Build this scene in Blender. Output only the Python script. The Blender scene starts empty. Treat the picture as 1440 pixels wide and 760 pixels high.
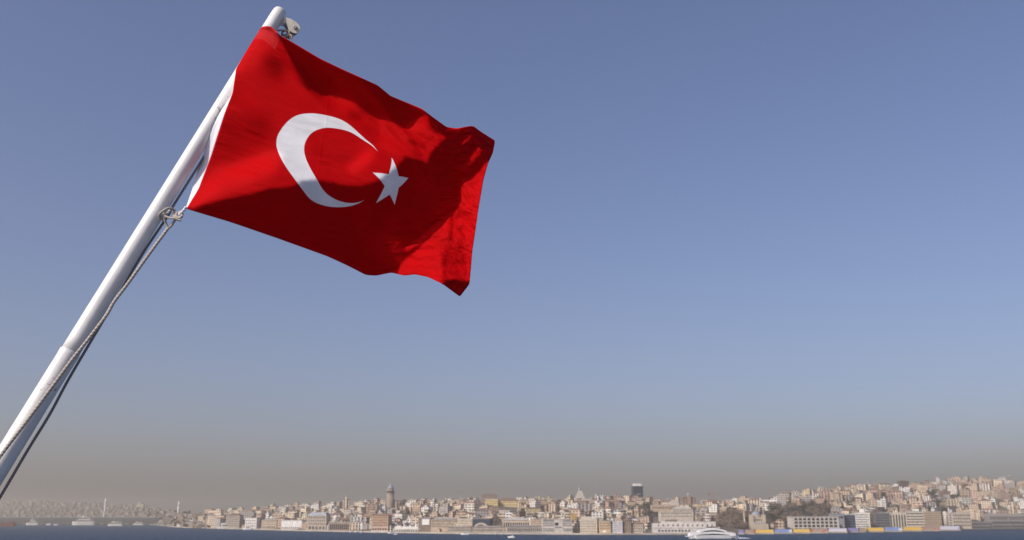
import bpy, bmesh, math, random
import numpy as np
from mathutils import Vector, Matrix

# ------------------------------------------------------------------ camera, sky, sun, exposure
scene = bpy.context.scene
COL = scene.collection
R = math.radians
CAM_H = 16.0
PITCH = math.atan((731 - 380) / 1400.0)
CP, SP = math.cos(PITCH), math.sin(PITCH)
cam_data = bpy.data.cameras.new('camera')
cam = bpy.data.objects.new('camera', cam_data)
COL.objects.link(cam)
cam.location = (0, 0, CAM_H)
cam.rotation_euler = (math.pi / 2 + PITCH, 0, 0)
cam_data.sensor_width = 36.0
cam_data.lens = 35.0
cam_data.clip_start = 0.1
cam_data.clip_end = 60000
cam_data.dof.use_dof = True
cam_data.dof.focus_distance = 3.8
cam_data.dof.aperture_fstop = 7.1
scene.camera = cam

SUN = Vector((-0.62, -0.52, 0.59)).normalized()
SUN_EL = math.asin(SUN.z)
SUN_ROT = math.atan2(SUN.x, SUN.y)
world = bpy.data.worlds.new('World')
scene.world = world
world.use_nodes = True
wn, wl = world.node_tree.nodes, world.node_tree.links
sky = wn.new('ShaderNodeTexSky')
sky.sky_type = 'NISHITA'
sky.sun_disc = False
sky.sun_elevation = SUN_EL
sky.sun_rotation = SUN_ROT
sky.altitude = 0
sky.air_density = 1
sky.dust_density = 2.6
sky.ozone_density = 4
tint = wn.new('ShaderNodeVectorMath'); tint.operation = 'MULTIPLY'
tint.inputs[1].default_value = (1.08, 0.915, 0.97)
wl.new(sky.outputs[0], tint.inputs[0])
wl.new(tint.outputs[0], wn['Background'].inputs[0])
wn['Background'].inputs[1].default_value = 0.125

sun_data = bpy.data.lights.new('sun', 'SUN')
sun_data.energy = 3.7
sun_data.angle = R(0.5)
sun_data.color = (1.0, 0.93, 0.84)
sun = bpy.data.objects.new('sun', sun_data)
COL.objects.link(sun)
sun.rotation_euler = SUN.to_track_quat('Z', 'Y').to_euler()
sun.location = (-30, -20, 60)

scene.view_settings.view_transform = 'Standard'
scene.view_settings.look = 'None'
scene.view_settings.gamma = 1.0
scene.view_settings.exposure = 0.0
scene.view_settings.use_curve_mapping = False
scene.cycles.use_denoising = True
scene.cycles.max_bounces = 5
scene.cycles.volume_bounces = 0
scene.cycles.volume_max_steps = 64
scene.render.film_transparent = False

# ------------------------------------------------------------------ helpers
def at(px, py, y):
    """World point seen at photo pixel (1440x760) px,py and at ground distance y ahead."""
    a, b = (px - 720) / 1400.0, -(py - 380) / 1400.0
    k = y / (CP - SP * b)
    return Vector((a * k, y, CAM_H + k * (SP + CP * b)))

def near(px, py, depth):
    """The same for near things, by depth along the view axis."""
    a, b = (px - 720) / 1400.0, -(py - 380) / 1400.0
    return Vector((a * depth, (CP - SP * b) * depth, CAM_H + (SP + CP * b) * depth))

def lerp_table(tab, x):
    if x <= tab[0][0]: return tab[0][1]
    for (x0, y0), (x1, y1) in zip(tab, tab[1:]):
        if x <= x1: return y0 + (y1 - y0) * (x - x0) / (x1 - x0)
    return tab[-1][1]

def mesh_obj(name, verts, faces, mat=None, parent=None, smooth=False, mats=None, fmat=None, uvs=None):
    me = bpy.data.meshes.new(name)
    me.from_pydata([tuple(v) for v in verts], [], faces)
    for m in (mats or ([mat] if mat else [])): me.materials.append(m)
    if fmat: me.polygons.foreach_set('material_index', fmat)
    if uvs:
        ul = me.uv_layers.new(name='UVMap')
        flat = [c for f in uvs for uv in f for c in uv]
        ul.data.foreach_set('uv', flat)
    if smooth: me.polygons.foreach_set('use_smooth', [True] * len(me.polygons))
    me.update()
    o = bpy.data.objects.new(name, me)
    COL.objects.link(o)
    if parent: o.parent = parent
    return o

def empty(name, loc, rz=0.0):
    o = bpy.data.objects.new(name, None)
    COL.objects.link(o)
    o.location = loc
    o.rotation_euler = (0, 0, rz)
    o.empty_display_size = 0.5
    return o

def tag(o, label=None, cat=None, group=None, kind=None):
    if label: o['label'] = label
    if cat: o['category'] = cat
    if group: o['group'] = group
    if kind: o['kind'] = kind
    return o

class MB:
    """collects simple shapes for one mesh"""
    def __init__(s): s.v, s.f, s.m, s.uv = [], [], [], []
    def face(s, pts, m=0, uv=None):
        n = len(s.v); s.v += [Vector(p) for p in pts]; s.f.append(list(range(n, n + len(pts)))); s.m.append(m)
        s.uv.append(uv or [(0, 0)] * len(pts))
    def box(s, x0, x1, y0, y1, z0, z1, m=0, bottom=True, top=True):
        w, d, h = x1 - x0, y1 - y0, z1 - z0
        s.face([(x0, y0, z0), (x1, y0, z0), (x1, y0, z1), (x0, y0, z1)], m, [(0, 0), (w, 0), (w, h), (0, h)])
        s.face([(x1, y0, z0), (x1, y1, z0), (x1, y1, z1), (x1, y0, z1)], m, [(0, 0), (d, 0), (d, h), (0, h)])
        s.face([(x1, y1, z0), (x0, y1, z0), (x0, y1, z1), (x1, y1, z1)], m, [(0, 0), (w, 0), (w, h), (0, h)])
        s.face([(x0, y1, z0), (x0, y0, z0), (x0, y0, z1), (x0, y1, z1)], m, [(0, 0), (d, 0), (d, h), (0, h)])
        if top: s.face([(x0, y0, z1), (x1, y0, z1), (x1, y1, z1), (x0, y1, z1)], m)
        if bottom: s.face([(x0, y1, z0), (x1, y1, z0), (x1, y0, z0), (x0, y0, z0)], m)
    def hip(s, x0, x1, y0, y1, z0, h, m=0, over=0.4):
        x0 -= over; x1 += over; y0 -= over; y1 += over
        w, d = x1 - x0, y1 - y0
        if w >= d: a, b = (x0 + d / 2, (y0 + y1) / 2, z0 + h), (x1 - d / 2, (y0 + y1) / 2, z0 + h)
        else: a, b = ((x0 + x1) / 2, y0 + w / 2, z0 + h), ((x0 + x1) / 2, y1 - w / 2, z0 + h)
        c = [(x0, y0, z0), (x1, y0, z0), (x1, y1, z0), (x0, y1, z0)]
        if w >= d:
            s.face([c[0], c[1], b, a], m); s.face([c[1], c[2], b], m); s.face([c[2], c[3], a, b], m); s.face([c[3], c[0], a], m)
        else:
            s.face([c[0], c[1], a], m); s.face([c[1], c[2], b, a], m); s.face([c[2], c[3], b], m); s.face([c[3], c[0], a, b], m)
        s.face(c[::-1], m)
    def gable(s, x0, x1, y0, y1, z0, h, m=0):
        a, b = ((x0 + x1) / 2, y0, z0 + h), ((x0 + x1) / 2, y1, z0 + h)
        s.face([(x0, y0, z0), (x1, y0, z0), a], m); s.face([(x1, y0, z0), (x1, y1, z0), b, a], m)
        s.face([(x1, y1, z0), (x0, y1, z0), b], m); s.face([(x0, y1, z0), (x0, y0, z0), a, b], m)
    def lathe(s, prof, n=20, c=(0, 0), m=0, cap=True):
        k = len(s.v)
        for r, z in prof:
            for i in range(n):
                t = 2 * math.pi * i / n
                s.v.append(Vector((c[0] + r * math.cos(t), c[1] + r * math.sin(t), z)))
        for j in range(len(prof) - 1):
            for i in range(n):
                q = [k + j * n + i, k + j * n + (i + 1) % n, k + (j + 1) * n + (i + 1) % n, k + (j + 1) * n + i]
                s.f.append(q); s.m.append(m); s.uv.append([(0, 0)] * 4)
        if cap:
            s.f.append([k + (len(prof) - 1) * n + i for i in range(n)]); s.m.append(m); s.uv.append([(0, 0)] * n)
            s.f.append([k + i for i in range(n)][::-1]); s.m.append(m); s.uv.append([(0, 0)] * n)
    def build(s, name, mat, parent=None, smooth=False, mats=None):
        return mesh_obj(name, s.v, s.f, mat, parent, smooth, mats=mats, fmat=s.m, uvs=s.uv)

def nodes_of(m):
    m.use_nodes = True
    return m.node_tree.nodes, m.node_tree.links, m.node_tree.nodes['Principled BSDF']

def plain(name, col, rough=0.7, noise=0.12, scale=1.5, metal=0.0):
    """a plain paint, stone or metal with an uneven tone"""
    m = bpy.data.materials.new(name)
    n, l, p = nodes_of(m)
    tc = n.new('ShaderNodeTexCoord'); nt = n.new('ShaderNodeTexNoise'); nt.inputs['Scale'].default_value = scale
    nt.inputs['Detail'].default_value = 5
    l.new(tc.outputs['Object'], nt.inputs['Vector'])
    mr = n.new('ShaderNodeMapRange'); mr.inputs[1].default_value = 0.25; mr.inputs[2].default_value = 0.75
    mr.inputs[3].default_value = 1 - noise; mr.inputs[4].default_value = 1 + noise
    l.new(nt.outputs['Fac'], mr.inputs[0])
    mx = n.new('ShaderNodeVectorMath'); mx.operation = 'SCALE'; mx.inputs[0].default_value = col
    l.new(mr.outputs[0], mx.inputs['Scale'])
    l.new(mx.outputs[0], p.inputs['Base Color'])
    p.inputs['Roughness'].default_value = rough; p.inputs['Metallic'].default_value = metal
    return m

def mnode(n, l, op, a, b=None, c=None):
    x = n.new('ShaderNodeMath'); x.operation = op
    for i, v in enumerate((a, b, c)):
        if v is None: continue
        if isinstance(v, (int, float)): x.inputs[i].default_value = v
        else: l.new(v, x.inputs[i])
    return x.outputs[0]

M = {}

# ------------------------------------------------------------------ sea, land, quay, haze
SHORE = [(-1600, 735.6), (-400, 736.0), (0, 736.3), (120, 736.9), (200, 737.8), (226, 739), (246, 742.2), (300, 743.6), (420, 747), (540, 749.6), (660, 751.4), (850, 752.4),
         (1020, 752.2), (1140, 750.4), (1260, 748.0), (1350, 746.0), (1440, 744.6), (1700, 741.5), (2900, 738.5)]
SKYLINE = [(-1600, 706), (-200, 703), (0, 702), (60, 701), (147, 706), (200, 708), (240, 715), (285, 719), (330, 717), (395, 712), (440, 710), (480, 706),
           (520, 703), (580, 704), (640, 701), (700, 696), (760, 700), (815, 699), (870, 699), (960, 702), (1000, 702), (1040, 701), (1090, 697),
           (1150, 691), (1200, 682), (1260, 682), (1310, 677), (1360, 675), (1440, 677), (1700, 682), (2900, 700)]
RIDGE_FAR = [(-1600, 2600), (0, 2400), (240, 1500), (300, 900), (500, 700), (1000, 750), (1200, 850), (1440, 950), (2900, 1200)]
ROOF_PX = [(0, 5), (240, 6), (300, 7), (600, 8), (1100, 8.5), (1440, 9)]
BOARDS = [(1038, 1046, 'hoard_violet', 'short violet quay hoarding beside the catamaran ferry'), (1047, 1061, 'hoard_red', 'beige hoarding with red spots between violet and yellow ones under the mosque'),
          (1062, 1088, 'hoard_yellow', 'yellow quay hoarding nearest the mosque'), (1089, 1114, 'hoard_blue', 'blue and white hoarding between two yellow ones left of the grid office'),
          (1115, 1139, 'hoard_yellow', 'yellow quay hoarding under the pale grid office'), (1140, 1164, 'hoard_red', 'beige hoarding with red spots under the pale grid office'),
          (1165, 1191, 'hoard_white', 'white hoarding under the blue glass office'), (1192, 1206, 'hoard_violet', 'violet blue hoarding under the bright white office'),
          (1207, 1217, 'hoard_red', 'short beige and red hoarding right before the yellow one by bare trees'), (1218, 1243, 'hoard_yellow', 'yellow quay hoarding under the dark grey office'),
          (1244, 1269, 'hoard_blue', 'blue and white hoarding under the finned office'), (1270, 1296, 'hoard_yellow', 'yellow quay hoarding under the banded cream office'),
          (1297, 1321, 'hoard_red', 'beige hoarding with red spots under the tan office'), (1322, 1350, 'hoard_white', 'long white lilac hoarding at the right end of the row')]
def shore_y(px):
    """distance of the quay edge; it steps back hoarding by hoarding"""
    for bd in BOARDS:
        if bd[0] - .5 <= px < bd[1] + .5: px = bd[0] - .5; break
    b = -(lerp_table(SHORE, px) - 380) / 1400.0
    return -CAM_H * (CP - SP * b) / (SP + CP * b)
QUAY = 1.5
def ground(px, t):
    """y distance and height of the land at picture column px, t = 0 on the quay, 1 on the ridge"""
    ys = shore_y(px); yr = ys + lerp_table(RIDGE_FAR, px)
    zr = at(px, lerp_table(SKYLINE, px) + lerp_table(ROOF_PX, px), yr).z
    y = ys + (yr - ys) * t
    if t <= 0.07: return y, QUAY
    if t <= 1: return y, QUAY + (zr - QUAY) * ((t - 0.07) / 0.93) ** 0.92
    return y, zr * max(0.0, 1 - ((t - 1) / 1.6) ** 2)
def spot(px, t):
    y, z = ground(px, t)
    b = (z - CAM_H) / y
    k = (b * CP - SP) / (CP + b * SP)
    return Vector(((px - 720) / 1400.0 * y / (CP - SP * k), y, z))

def water_mat():
    m = bpy.data.materials.new('sea_water'); n, l, p = nodes_of(m)
    geo = n.new('ShaderNodeNewGeometry')
    n.remove(p)
    df = n.new('ShaderNodeBsdfDiffuse'); df.inputs[0].default_value = (0.006, 0.030, 0.078, 1)
    gl = n.new('ShaderNodeBsdfGlossy'); gl.inputs[0].default_value = (0.78, 0.92, 1, 1); gl.inputs['Roughness'].default_value = 0.22
    mxs = n.new('ShaderNodeMixShader'); l.new(df.outputs[0], mxs.inputs[1]); l.new(gl.outputs[0], mxs.inputs[2]); l.new(mxs.outputs[0], n['Material Output'].inputs[0])
    mp = n.new('ShaderNodeMapping'); mp.inputs['Scale'].default_value = (0.09, 0.13, 0.1); l.new(geo.outputs['Position'], mp.inputs[0])
    a = n.new('ShaderNodeTexNoise'); a.inputs['Scale'].default_value = 1.0; a.inputs['Detail'].default_value = 8; a.inputs['Roughness'].default_value = 0.62
    l.new(mp.outputs[0], a.inputs['Vector'])
    mp2 = n.new('ShaderNodeMapping'); mp2.inputs['Scale'].default_value = (0.035, 0.018, 0.1); l.new(geo.outputs['Position'], mp2.inputs[0])
    c = n.new('ShaderNodeTexNoise'); c.inputs['Detail'].default_value = 3; l.new(mp2.outputs[0], c.inputs['Vector'])
    b = n.new('ShaderNodeBump'); b.inputs['Strength'].default_value = 1.0; b.inputs['Distance'].default_value = 6.0
    l.new(mnode(n, l, 'MULTIPLY', a.outputs['Fac'], mnode(n, l, 'ADD', 0.35, c.outputs['Fac'])), b.inputs['Height'])
    l.new(b.outputs[0], df.inputs['Normal']); l.new(b.outputs[0], gl.inputs['Normal'])
    # wind streaks: rougher lanes mirror less
    mr = n.new('ShaderNodeMapRange'); l.new(c.outputs['Fac'], mr.inputs[0]); mr.inputs[1].default_value = .3; mr.inputs[2].default_value = .7; mr.inputs[3].default_value = .06; mr.inputs[4].default_value = .30
    l.new(mr.outputs[0], mxs.inputs[0])
    return m
M['sea_water'] = water_mat()
sea = mesh_obj('sea', [(-40000, -4000, 0), (40000, -4000, 0), (40000, 45000, 0), (-40000, 45000, 0)], [[0, 1, 2, 3]], M['sea_water'])
tag(sea, 'dark blue rippled strait in front of the city', None, None, 'structure')

def land_mat():
    m = bpy.data.materials.new('hillside'); n, l, p = nodes_of(m)
    geo = n.new('ShaderNodeNewGeometry'); t = n.new('ShaderNodeTexNoise'); t.inputs['Scale'].default_value = 0.03; t.inputs['Detail'].default_value = 6
    l.new(geo.outputs['Position'], t.inputs['Vector'])
    r = n.new('ShaderNodeValToRGB'); l.new(t.outputs['Fac'], r.inputs[0])
    r.color_ramp.elements[0].position = 0.35; r.color_ramp.elements[0].color = (0.09, 0.075, 0.055, 1)
    r.color_ramp.elements[1].position = 0.65; r.color_ramp.elements[1].color = (0.20, 0.16, 0.12, 1)
    l.new(r.outputs[0], p.inputs['Base Color']); p.inputs['Roughness'].default_value = 0.95
    return m
M['hillside'] = land_mat()
M['quay_stone'] = plain('quay_stone', (0.42, 0.37, 0.30), 0.85, 0.3, 0.05)
pxs = sorted(set([-1600 + 20 * i for i in range(226) if not 1030 < -1600 + 20 * i < 1355] + [bd[0] - .49 for bd in BOARDS] + [bd[1] + .49 for bd in BOARDS]))
ts = [0.0, 0.035, 0.07, 0.15, 0.25, 0.35, 0.45, 0.55, 0.65, 0.75, 0.85, 0.93, 1.0, 1.1, 1.3, 1.6, 2.0, 2.6]
v = [spot(x, t) for x in pxs for t in ts]
nt_ = len(ts)
f = [[i * nt_ + j, (i + 1) * nt_ + j, (i + 1) * nt_ + j + 1, i * nt_ + j + 1] for i in range(len(pxs) - 1) for j in range(nt_ - 1)]
hill = mesh_obj('hillside', v, f, M['hillside'], None, True)
tag(hill, 'built up hillside rising from the quay to the ridge', None, None, 'structure')
qv, qf = [], []
for x in pxs:
    a = spot(x, 0.0); b = spot(x, 0.008)
    qv += [Vector((a.x, a.y - 1.0, -1)), Vector((a.x, a.y - 1.0, QUAY + 0.25)), Vector((b.x, b.y, QUAY + 0.25))]
for i in range(len(pxs) - 1):
    for j in range(2): qf.append([i * 3 + j, (i + 1) * 3 + j, (i + 1) * 3 + j + 1, i * 3 + j + 1])
quay = mesh_obj('quay', qv, qf, M['quay_stone'])
tag(quay, 'pale stone quay edge along the far shore', None, None, 'structure')

def haze_mat():
    m = bpy.data.materials.new('haze'); m.use_nodes = True
    n, l = m.node_tree.nodes, m.node_tree.links
    n.remove(n['Principled BSDF'])
    pv = n.new('ShaderNodeVolumePrincipled')
    pv.inputs['Color'].default_value = (0.88, 0.82, 0.68, 1)
    pv.inputs['Density'].default_value = HAZE
    pv.inputs['Anisotropy'].default_value = 0.2
    l.new(pv.outputs[0], n['Material Output'].inputs['Volume'])
    return m
HAZE = 0.00018
mb = MB(); mb.box(-9000, 9000, -600, 9000, -2, 175)
haze = mb.build('haze', haze_mat())
tag(haze, 'thin brownish haze over the water and the city', None, None, 'stuff')

# ------------------------------------------------------------------ building kit
def wall_mat(name, bay=3.0, floor=3.2, ww=0.42, wh=0.5, col=None):
    """painted plaster with rows of dark windows laid out in metres; colour of its own per building"""
    m = bpy.data.materials.new(name); n, l, p = nodes_of(m)
    uv = n.new('ShaderNodeUVMap'); sx = n.new('ShaderNodeSeparateXYZ'); l.new(uv.outputs[0], sx.inputs[0])
    oi = n.new('ShaderNodeObjectInfo')
    f = lambda op, a, b=None, c=None: mnode(n, l, op, a, b, c)
    bay_v = f('MULTIPLY', bay, f('ADD', 0.85, f('MULTIPLY', oi.outputs['Random'], 0.4)))
    cu = f('FRACT', f('DIVIDE', sx.outputs[0], bay_v)); cv = f('FRACT', f('DIVIDE', sx.outputs[1], floor))
    inside = f('MULTIPLY', f('LESS_THAN', f('ABSOLUTE', f('SUBTRACT', cu, 0.5)), ww / 2), f('LESS_THAN', f('ABSOLUTE', f('SUBTRACT', cv, 0.52)), wh / 2))
    inside = f('MULTIPLY', inside, f('GREATER_THAN', sx.outputs[1], 0.4))
    geo = n.new('ShaderNodeNewGeometry'); nt = n.new('ShaderNodeTexNoise'); nt.inputs['Scale'].default_value = 0.25; nt.inputs['Detail'].default_value = 4
    l.new(geo.outputs['Position'], nt.inputs['Vector'])
    mr = n.new('ShaderNodeMapRange'); l.new(nt.outputs['Fac'], mr.inputs[0]); mr.inputs[1].default_value = .3; mr.inputs[2].default_value = .7
    mr.inputs[3].default_value = .82; mr.inputs[4].default_value = 1.12
    sc = n.new('ShaderNodeVectorMath'); sc.operation = 'SCALE'
    if col: sc.inputs[0].default_value = col
    else: l.new(oi.outputs['Color'], sc.inputs[0])
    l.new(mr.outputs[0], sc.inputs['Scale'])
    mix = n.new('ShaderNodeMix'); mix.data_type = 'RGBA'; l.new(inside, mix.inputs['Factor']); l.new(sc.outputs[0], mix.inputs[6])
    mix.inputs[7].default_value = (0.06, 0.06, 0.065, 1)
    l.new(mix.outputs[2], p.inputs['Base Color'])
    l.new(f('SUBTRACT', 0.85, f('MULTIPLY', inside, 0.6)), p.inputs['Roughness'])
    return m
M['wall_a'] = wall_mat('windowed_wall', 4.2, 3.5, .42, .52)
M['wall_b'] = wall_mat('banded_wall', 7.0, 3.6, 0.74, 0.46)
M['wall_c'] = wall_mat('loggia_wall', 5.0, 4.0, 0.42, 0.86)
def tinted(name, rough=0.8):
    m = bpy.data.materials.new(name); n, l, p = nodes_of(m)
    oi = n.new('ShaderNodeObjectInfo'); geo = n.new('ShaderNodeNewGeometry'); nt = n.new('ShaderNodeTexNoise'); nt.inputs['Scale'].default_value = 0.4
    nt.inputs['Detail'].default_value = 5
    l.new(geo.outputs['Position'], nt.inputs['Vector'])
    mr = n.new('ShaderNodeMapRange'); l.new(nt.outputs['Fac'], mr.inputs[0]); mr.inputs[1].default_value = .3; mr.inputs[2].default_value = .7
    mr.inputs[3].default_value = .75; mr.inputs[4].default_value = 1.2
    sc = n.new('ShaderNodeVectorMath'); sc.operation = 'SCALE'; l.new(oi.outputs['Color'], sc.inputs[0]); l.new(mr.outputs[0], sc.inputs['Scale'])
    l.new(sc.outputs[0], p.inputs['Base Color']); p.inputs['Roughness'].default_value = rough
    return m
M['plaster'] = tinted('plaster')
M['roofing'] = tinted('roofing', 0.9)
M['glass'] = plain('window_glass', (0.030, 0.036, 0.048), 0.18, 0.3, 0.3)
M['glass_blue'] = plain('blue_glass', (0.030, 0.050, 0.090), 0.15, 0.25, 0.1)
M['white_paint'] = plain('white_paint', (0.78, 0.77, 0.74), 0.5, 0.08, 0.3)
M['dark_metal'] = plain('dark_metal', (0.06, 0.06, 0.065), 0.5, 0.2, 0.3)
M['stone'] = plain('tower_stone', (0.31, 0.245, 0.195), 0.9, 0.25, 0.3)
M['lead'] = plain('lead_roof', (0.27, 0.29, 0.32), 0.6, 0.15, 0.4)
M['cut_stone'] = plain('cut_stone', (0.50, 0.43, 0.33), 0.85, 0.2, 0.3)
M['bark'] = plain('bark', (0.07, 0.05, 0.035), 0.9, 0.2, 2)

PAINT = [('cream', (0.64, 0.53, 0.39)), ('beige', (0.52, 0.41, 0.30)), ('off-white', (0.68, 0.62, 0.54)), ('tan', (0.42, 0.31, 0.22)),
         ('pinkish', (0.50, 0.36, 0.28)), ('grey', (0.36, 0.33, 0.31)), ('ochre', (0.54, 0.43, 0.27)), ('brown', (0.24, 0.165, 0.12)), ('white', (0.74, 0.71, 0.66))]
PAINT_W = [24, 20, 20, 12, 8, 6, 1.2, 4, 10]
TILE = [(0.25, 0.155, 0.115), (0.29, 0.18, 0.13), (0.20, 0.13, 0.105)]
FLAT = [(0.36, 0.33, 0.29), (0.45, 0.42, 0.37), (0.27, 0.25, 0.23), (0.55, 0.5, 0.43)]
CARDINAL = 'zeroth first second third fourth fifth sixth seventh eighth ninth tenth eleventh twelfth thirteenth fourteenth fifteenth sixteenth seventeenth eighteenth nineteenth twentieth'.split()
NUMBER = 'zero one two three four five six seven eight nine ten eleven twelve'.split()
rng = random.Random(41)

def house_shapes(w, d, h, roof, rg):
    """walls and roof shapes of one house: main block, sometimes a wing, a set-back top floor, balconies"""
    wm, rm, bm_ = MB(), MB(), MB()
    x0, x1, y0, y1 = -w / 2, w / 2, -d / 2, d / 2
    blocks = [(x0, x1, y0, y1, h)]
    if rg.random() < 0.55:
        k = rg.uniform(0.35, 0.6); hh = h * rg.uniform(0.55, 0.85)
        if rg.random() < 0.5: blocks = [(x0, x0 + w * k, y0, y1, h), (x0 + w * k + .01, x1, y0 + d * rg.uniform(.0, .3), y1, hh)]
        else: blocks = [(x1 - w * k, x1, y0, y1, h), (x0, x1 - w * k - .01, y0 + d * rg.uniform(.0, .3), y1, hh)]
    for i, (a, b, c, e, hh) in enumerate(blocks):
        wm.box(a, b, c, e, -6, hh, 0, False, False)
        if roof == 'tiled' :
            rm.hip(a, b, c, e, hh, min(b - a, e - c) * 0.22, 0, 0.5)
        else:
            rm.box(a - .25, b + .25, c - .25, e + .25, hh, hh + 0.5)
            if hh > 9 and rg.random() < 0.75:
                pw, pd = (b - a) * rg.uniform(.3, .75), (e - c) * rg.uniform(.4, .7); ph = rg.uniform(2.2, 3.4); pc = rg.uniform(a + pw / 2, b - pw / 2)
                wm.box(pc - pw / 2, pc + pw / 2, e - pd - 0.3, e - 0.3, hh + 0.5, hh + 0.5 + ph, 0, False, False)
                rm.box(pc - pw / 2 - .3, pc + pw / 2 + .3, e - pd - 0.6, e, hh + 0.5 + ph, hh + 0.8 + ph)
            elif rg.random() < 0.5:
                rm.box(a + 1, a + 2.4, e - 3, e - 1.6, hh + 0.5, hh + 2.2)
    if rg.random() < 0.4:
        a, b, c, e, hh = blocks[0]; fl = 3.2
        bw = (b - a) * rg.uniform(.35, .9); bc = rg.uniform(a + bw / 2, b - bw / 2)
        for k in range(1, int(hh / fl)):
            bm_.box(bc - bw / 2, bc + bw / 2, c - 1.2, c - 0.003, k * fl - 0.15, k * fl + 0.85)
    return wm, rm, bm_

HOUSES = []
def house(px, t, w, h, row, rg, paint=None, roof=None, yaw=None):
    y, z = ground(px, t); p = spot(px, t)
    d = rg.uniform(9, 14)
    cname, c = paint or rg.choices(PAINT, PAINT_W)[0]
    roof = roof or ('tiled' if rg.random() < 0.27 else 'flat')
    wm, rm, bm_ = house_shapes(w, d, h, roof, rg)
    root = empty('house', p, rg.uniform(-0.95, 0.2) if yaw is None else yaw)
    k = rg.uniform(1.08, 1.38)
    o = wm.build('wall', M[rg.choice(['wall_a', 'wall_a', 'wall_b', 'wall_c'])], root); o.color = (min(.8, c[0] * k), min(.78, c[1] * k), min(.74, c[2] * k), 1)
    r = rm.build('roof', M['roofing'], root); rc = rg.choice(TILE if roof == 'tiled' else FLAT); r.color = (*rc, 1)
    if bm_.f:
        b = bm_.build('balcony', M['plaster'], root); kk = min(1.0, 1.15); b.color = (min(.8, c[0] * 1.15), min(.8, c[1] * 1.15), min(.8, c[2] * 1.15), 1)
    HOUSES.append(dict(o=root, px=px, row=row, c=cname, roof=roof, w=w, h=h, balc=bool(bm_.f)))
    return root

def set_window_grid(parent, x0, x1, z0, z1, cols, rows, y, fw=0.6, fh=0.55, mat='glass', name='window', arch=False):
    """each window an object of its own, sharing one mesh"""
    cw, ch = (x1 - x0) / cols, (z1 - z0) / rows
    w, h = cw * fw, ch * fh
    mb = MB()
    if arch:
        pts = [(-w / 2, -h / 2), (w / 2, -h / 2)] + [(w / 2 * math.cos(R(a)), h / 2 - w / 2 + w / 2 * math.sin(R(a))) for a in range(0, 181, 30)]
        n = len(pts); mb.face([(a, -0.12, b) for a, b in pts]); 
        for i in range(n): 
            a, b = pts[i], pts[(i + 1) % n]; mb.face([(a[0], 0, a[1]), (b[0], 0, b[1]), (b[0], -0.12, b[1]), (a[0], -0.12, a[1])])
    else: mb.box(-w / 2, w / 2, -0.12, 0, -h / 2, h / 2)
    first = None
    for j in range(rows):
        for i in range(cols):
            if first is None: first = o = mb.build(name, M[mat], parent)
            else:
                o = first.copy(); COL.objects.link(o); o.parent = parent
            o.location = (x0 + cw * (i + .5), y - 0.01, z0 + ch * (j + .5))
    return first

def block(name, label, cat, x0, x1, yt, col, wins=(), roof='flat', roof_col=None, d=16, off=6, yaw=0.0, group=None, wall='plaster', rise=0.0, base_py=None):
    """a waterfront building fitted between picture columns x0..x1 and up to row yt, standing on the quay"""
    pc = (x0 + x1) / 2; ys = max(shore_y(x0), shore_y(x1), shore_y(pc)) + off
    p = at(pc, 740, ys); w = (x1 - x0) * ys * CP / 1400 * 1.0
    zt = at(pc, yt, ys).z
    if yaw == 0.0 and x1 - x0 < 32: yaw = -0.2
    w /= math.cos(yaw)
    z0 = QUAY if base_py is None else at(pc, base_py, ys).z
    h = zt - z0
    root = empty(name, Vector((at(pc, (yt + 748) / 2, ys).x, ys, z0)), yaw)
    tag(root, label, cat, group)
    mb = MB(); mb.box(-w / 2, w / 2, 0, d, -3, h, 0, False, roof == 'none')
    o = mb.build('wall', M[wall], root); o.color = (*col, 1)
    for wn_ in wins:
        a = dict(wn_); fx0, fx1, fz0, fz1 = a.pop('area')
        set_window_grid(root, -w / 2 + w * fx0, -w / 2 + w * fx1, h * fz0, h * fz1, a.pop('cols'), a.pop('rows'), 0.0, **a)
    rm = MB()
    if roof == 'flat': rm.box(-w / 2 - .4, w / 2 + .4, -.4, d + .4, h, h + 0.9)
    elif roof == 'tiled': rm.hip(-w / 2, w / 2, 0, d, h, rise or d * .22, 0, 0.7)
    elif roof == 'mansard':
        rr = rise or 4; c = [(-w / 2 - .5, -.5), (w / 2 + .5, -.5), (w / 2 + .5, d + .5), (-w / 2 - .5, d + .5)]; q = [(-w / 2 + 2.5, 2.5), (w / 2 - 2.5, 2.5), (w / 2 - 2.5, d - 2.5), (-w / 2 + 2.5, d - 2.5)]
        for i in range(4):
            a, b = c[i], c[(i + 1) % 4]; e, g = q[(i + 1) % 4], q[i]
            rm.face([(*a, h), (*b, h), (*e, h + rr), (*g, h + rr)])
        rm.face([(*k_, h + rr) for k_ in q]); rm.face([(*k_, h) for k_ in c[::-1]])
    elif roof == 'gable': rm.gable(-w / 2 - .5, w / 2 + .5, -.5, d + .5, h, rise or 4)
    elif roof == 'curved':
        n = 12; k = len(rm.v); rr = rise or 4
        for yy in (-.3, d):
            for i in range(n + 1): rm.v.append(Vector((-w / 2 * math.cos(math.pi * i / n), yy, h + rr * math.sin(math.pi * i / n))))
        for i in range(n):
            rm.f.append([k + i, k + n + 1 + i, k + n + 2 + i, k + i + 1]); rm.m.append(0); rm.uv.append([(0, 0)] * 4)
        rm.f.append([k + i for i in range(n + 1)][::-1]); rm.m.append(0); rm.uv.append([(0, 0)] * (n + 1))
        rm.f.append([k + n + 1 + i for i in range(n + 1)]); rm.m.append(0); rm.uv.append([(0, 0)] * (n + 1))
    if rm.f:
        r = rm.build('roof', M['roofing'], root); r.color = (*(roof_col or (0.3, 0.27, 0.24)), 1)
    return root, w, h, d, ys

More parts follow.
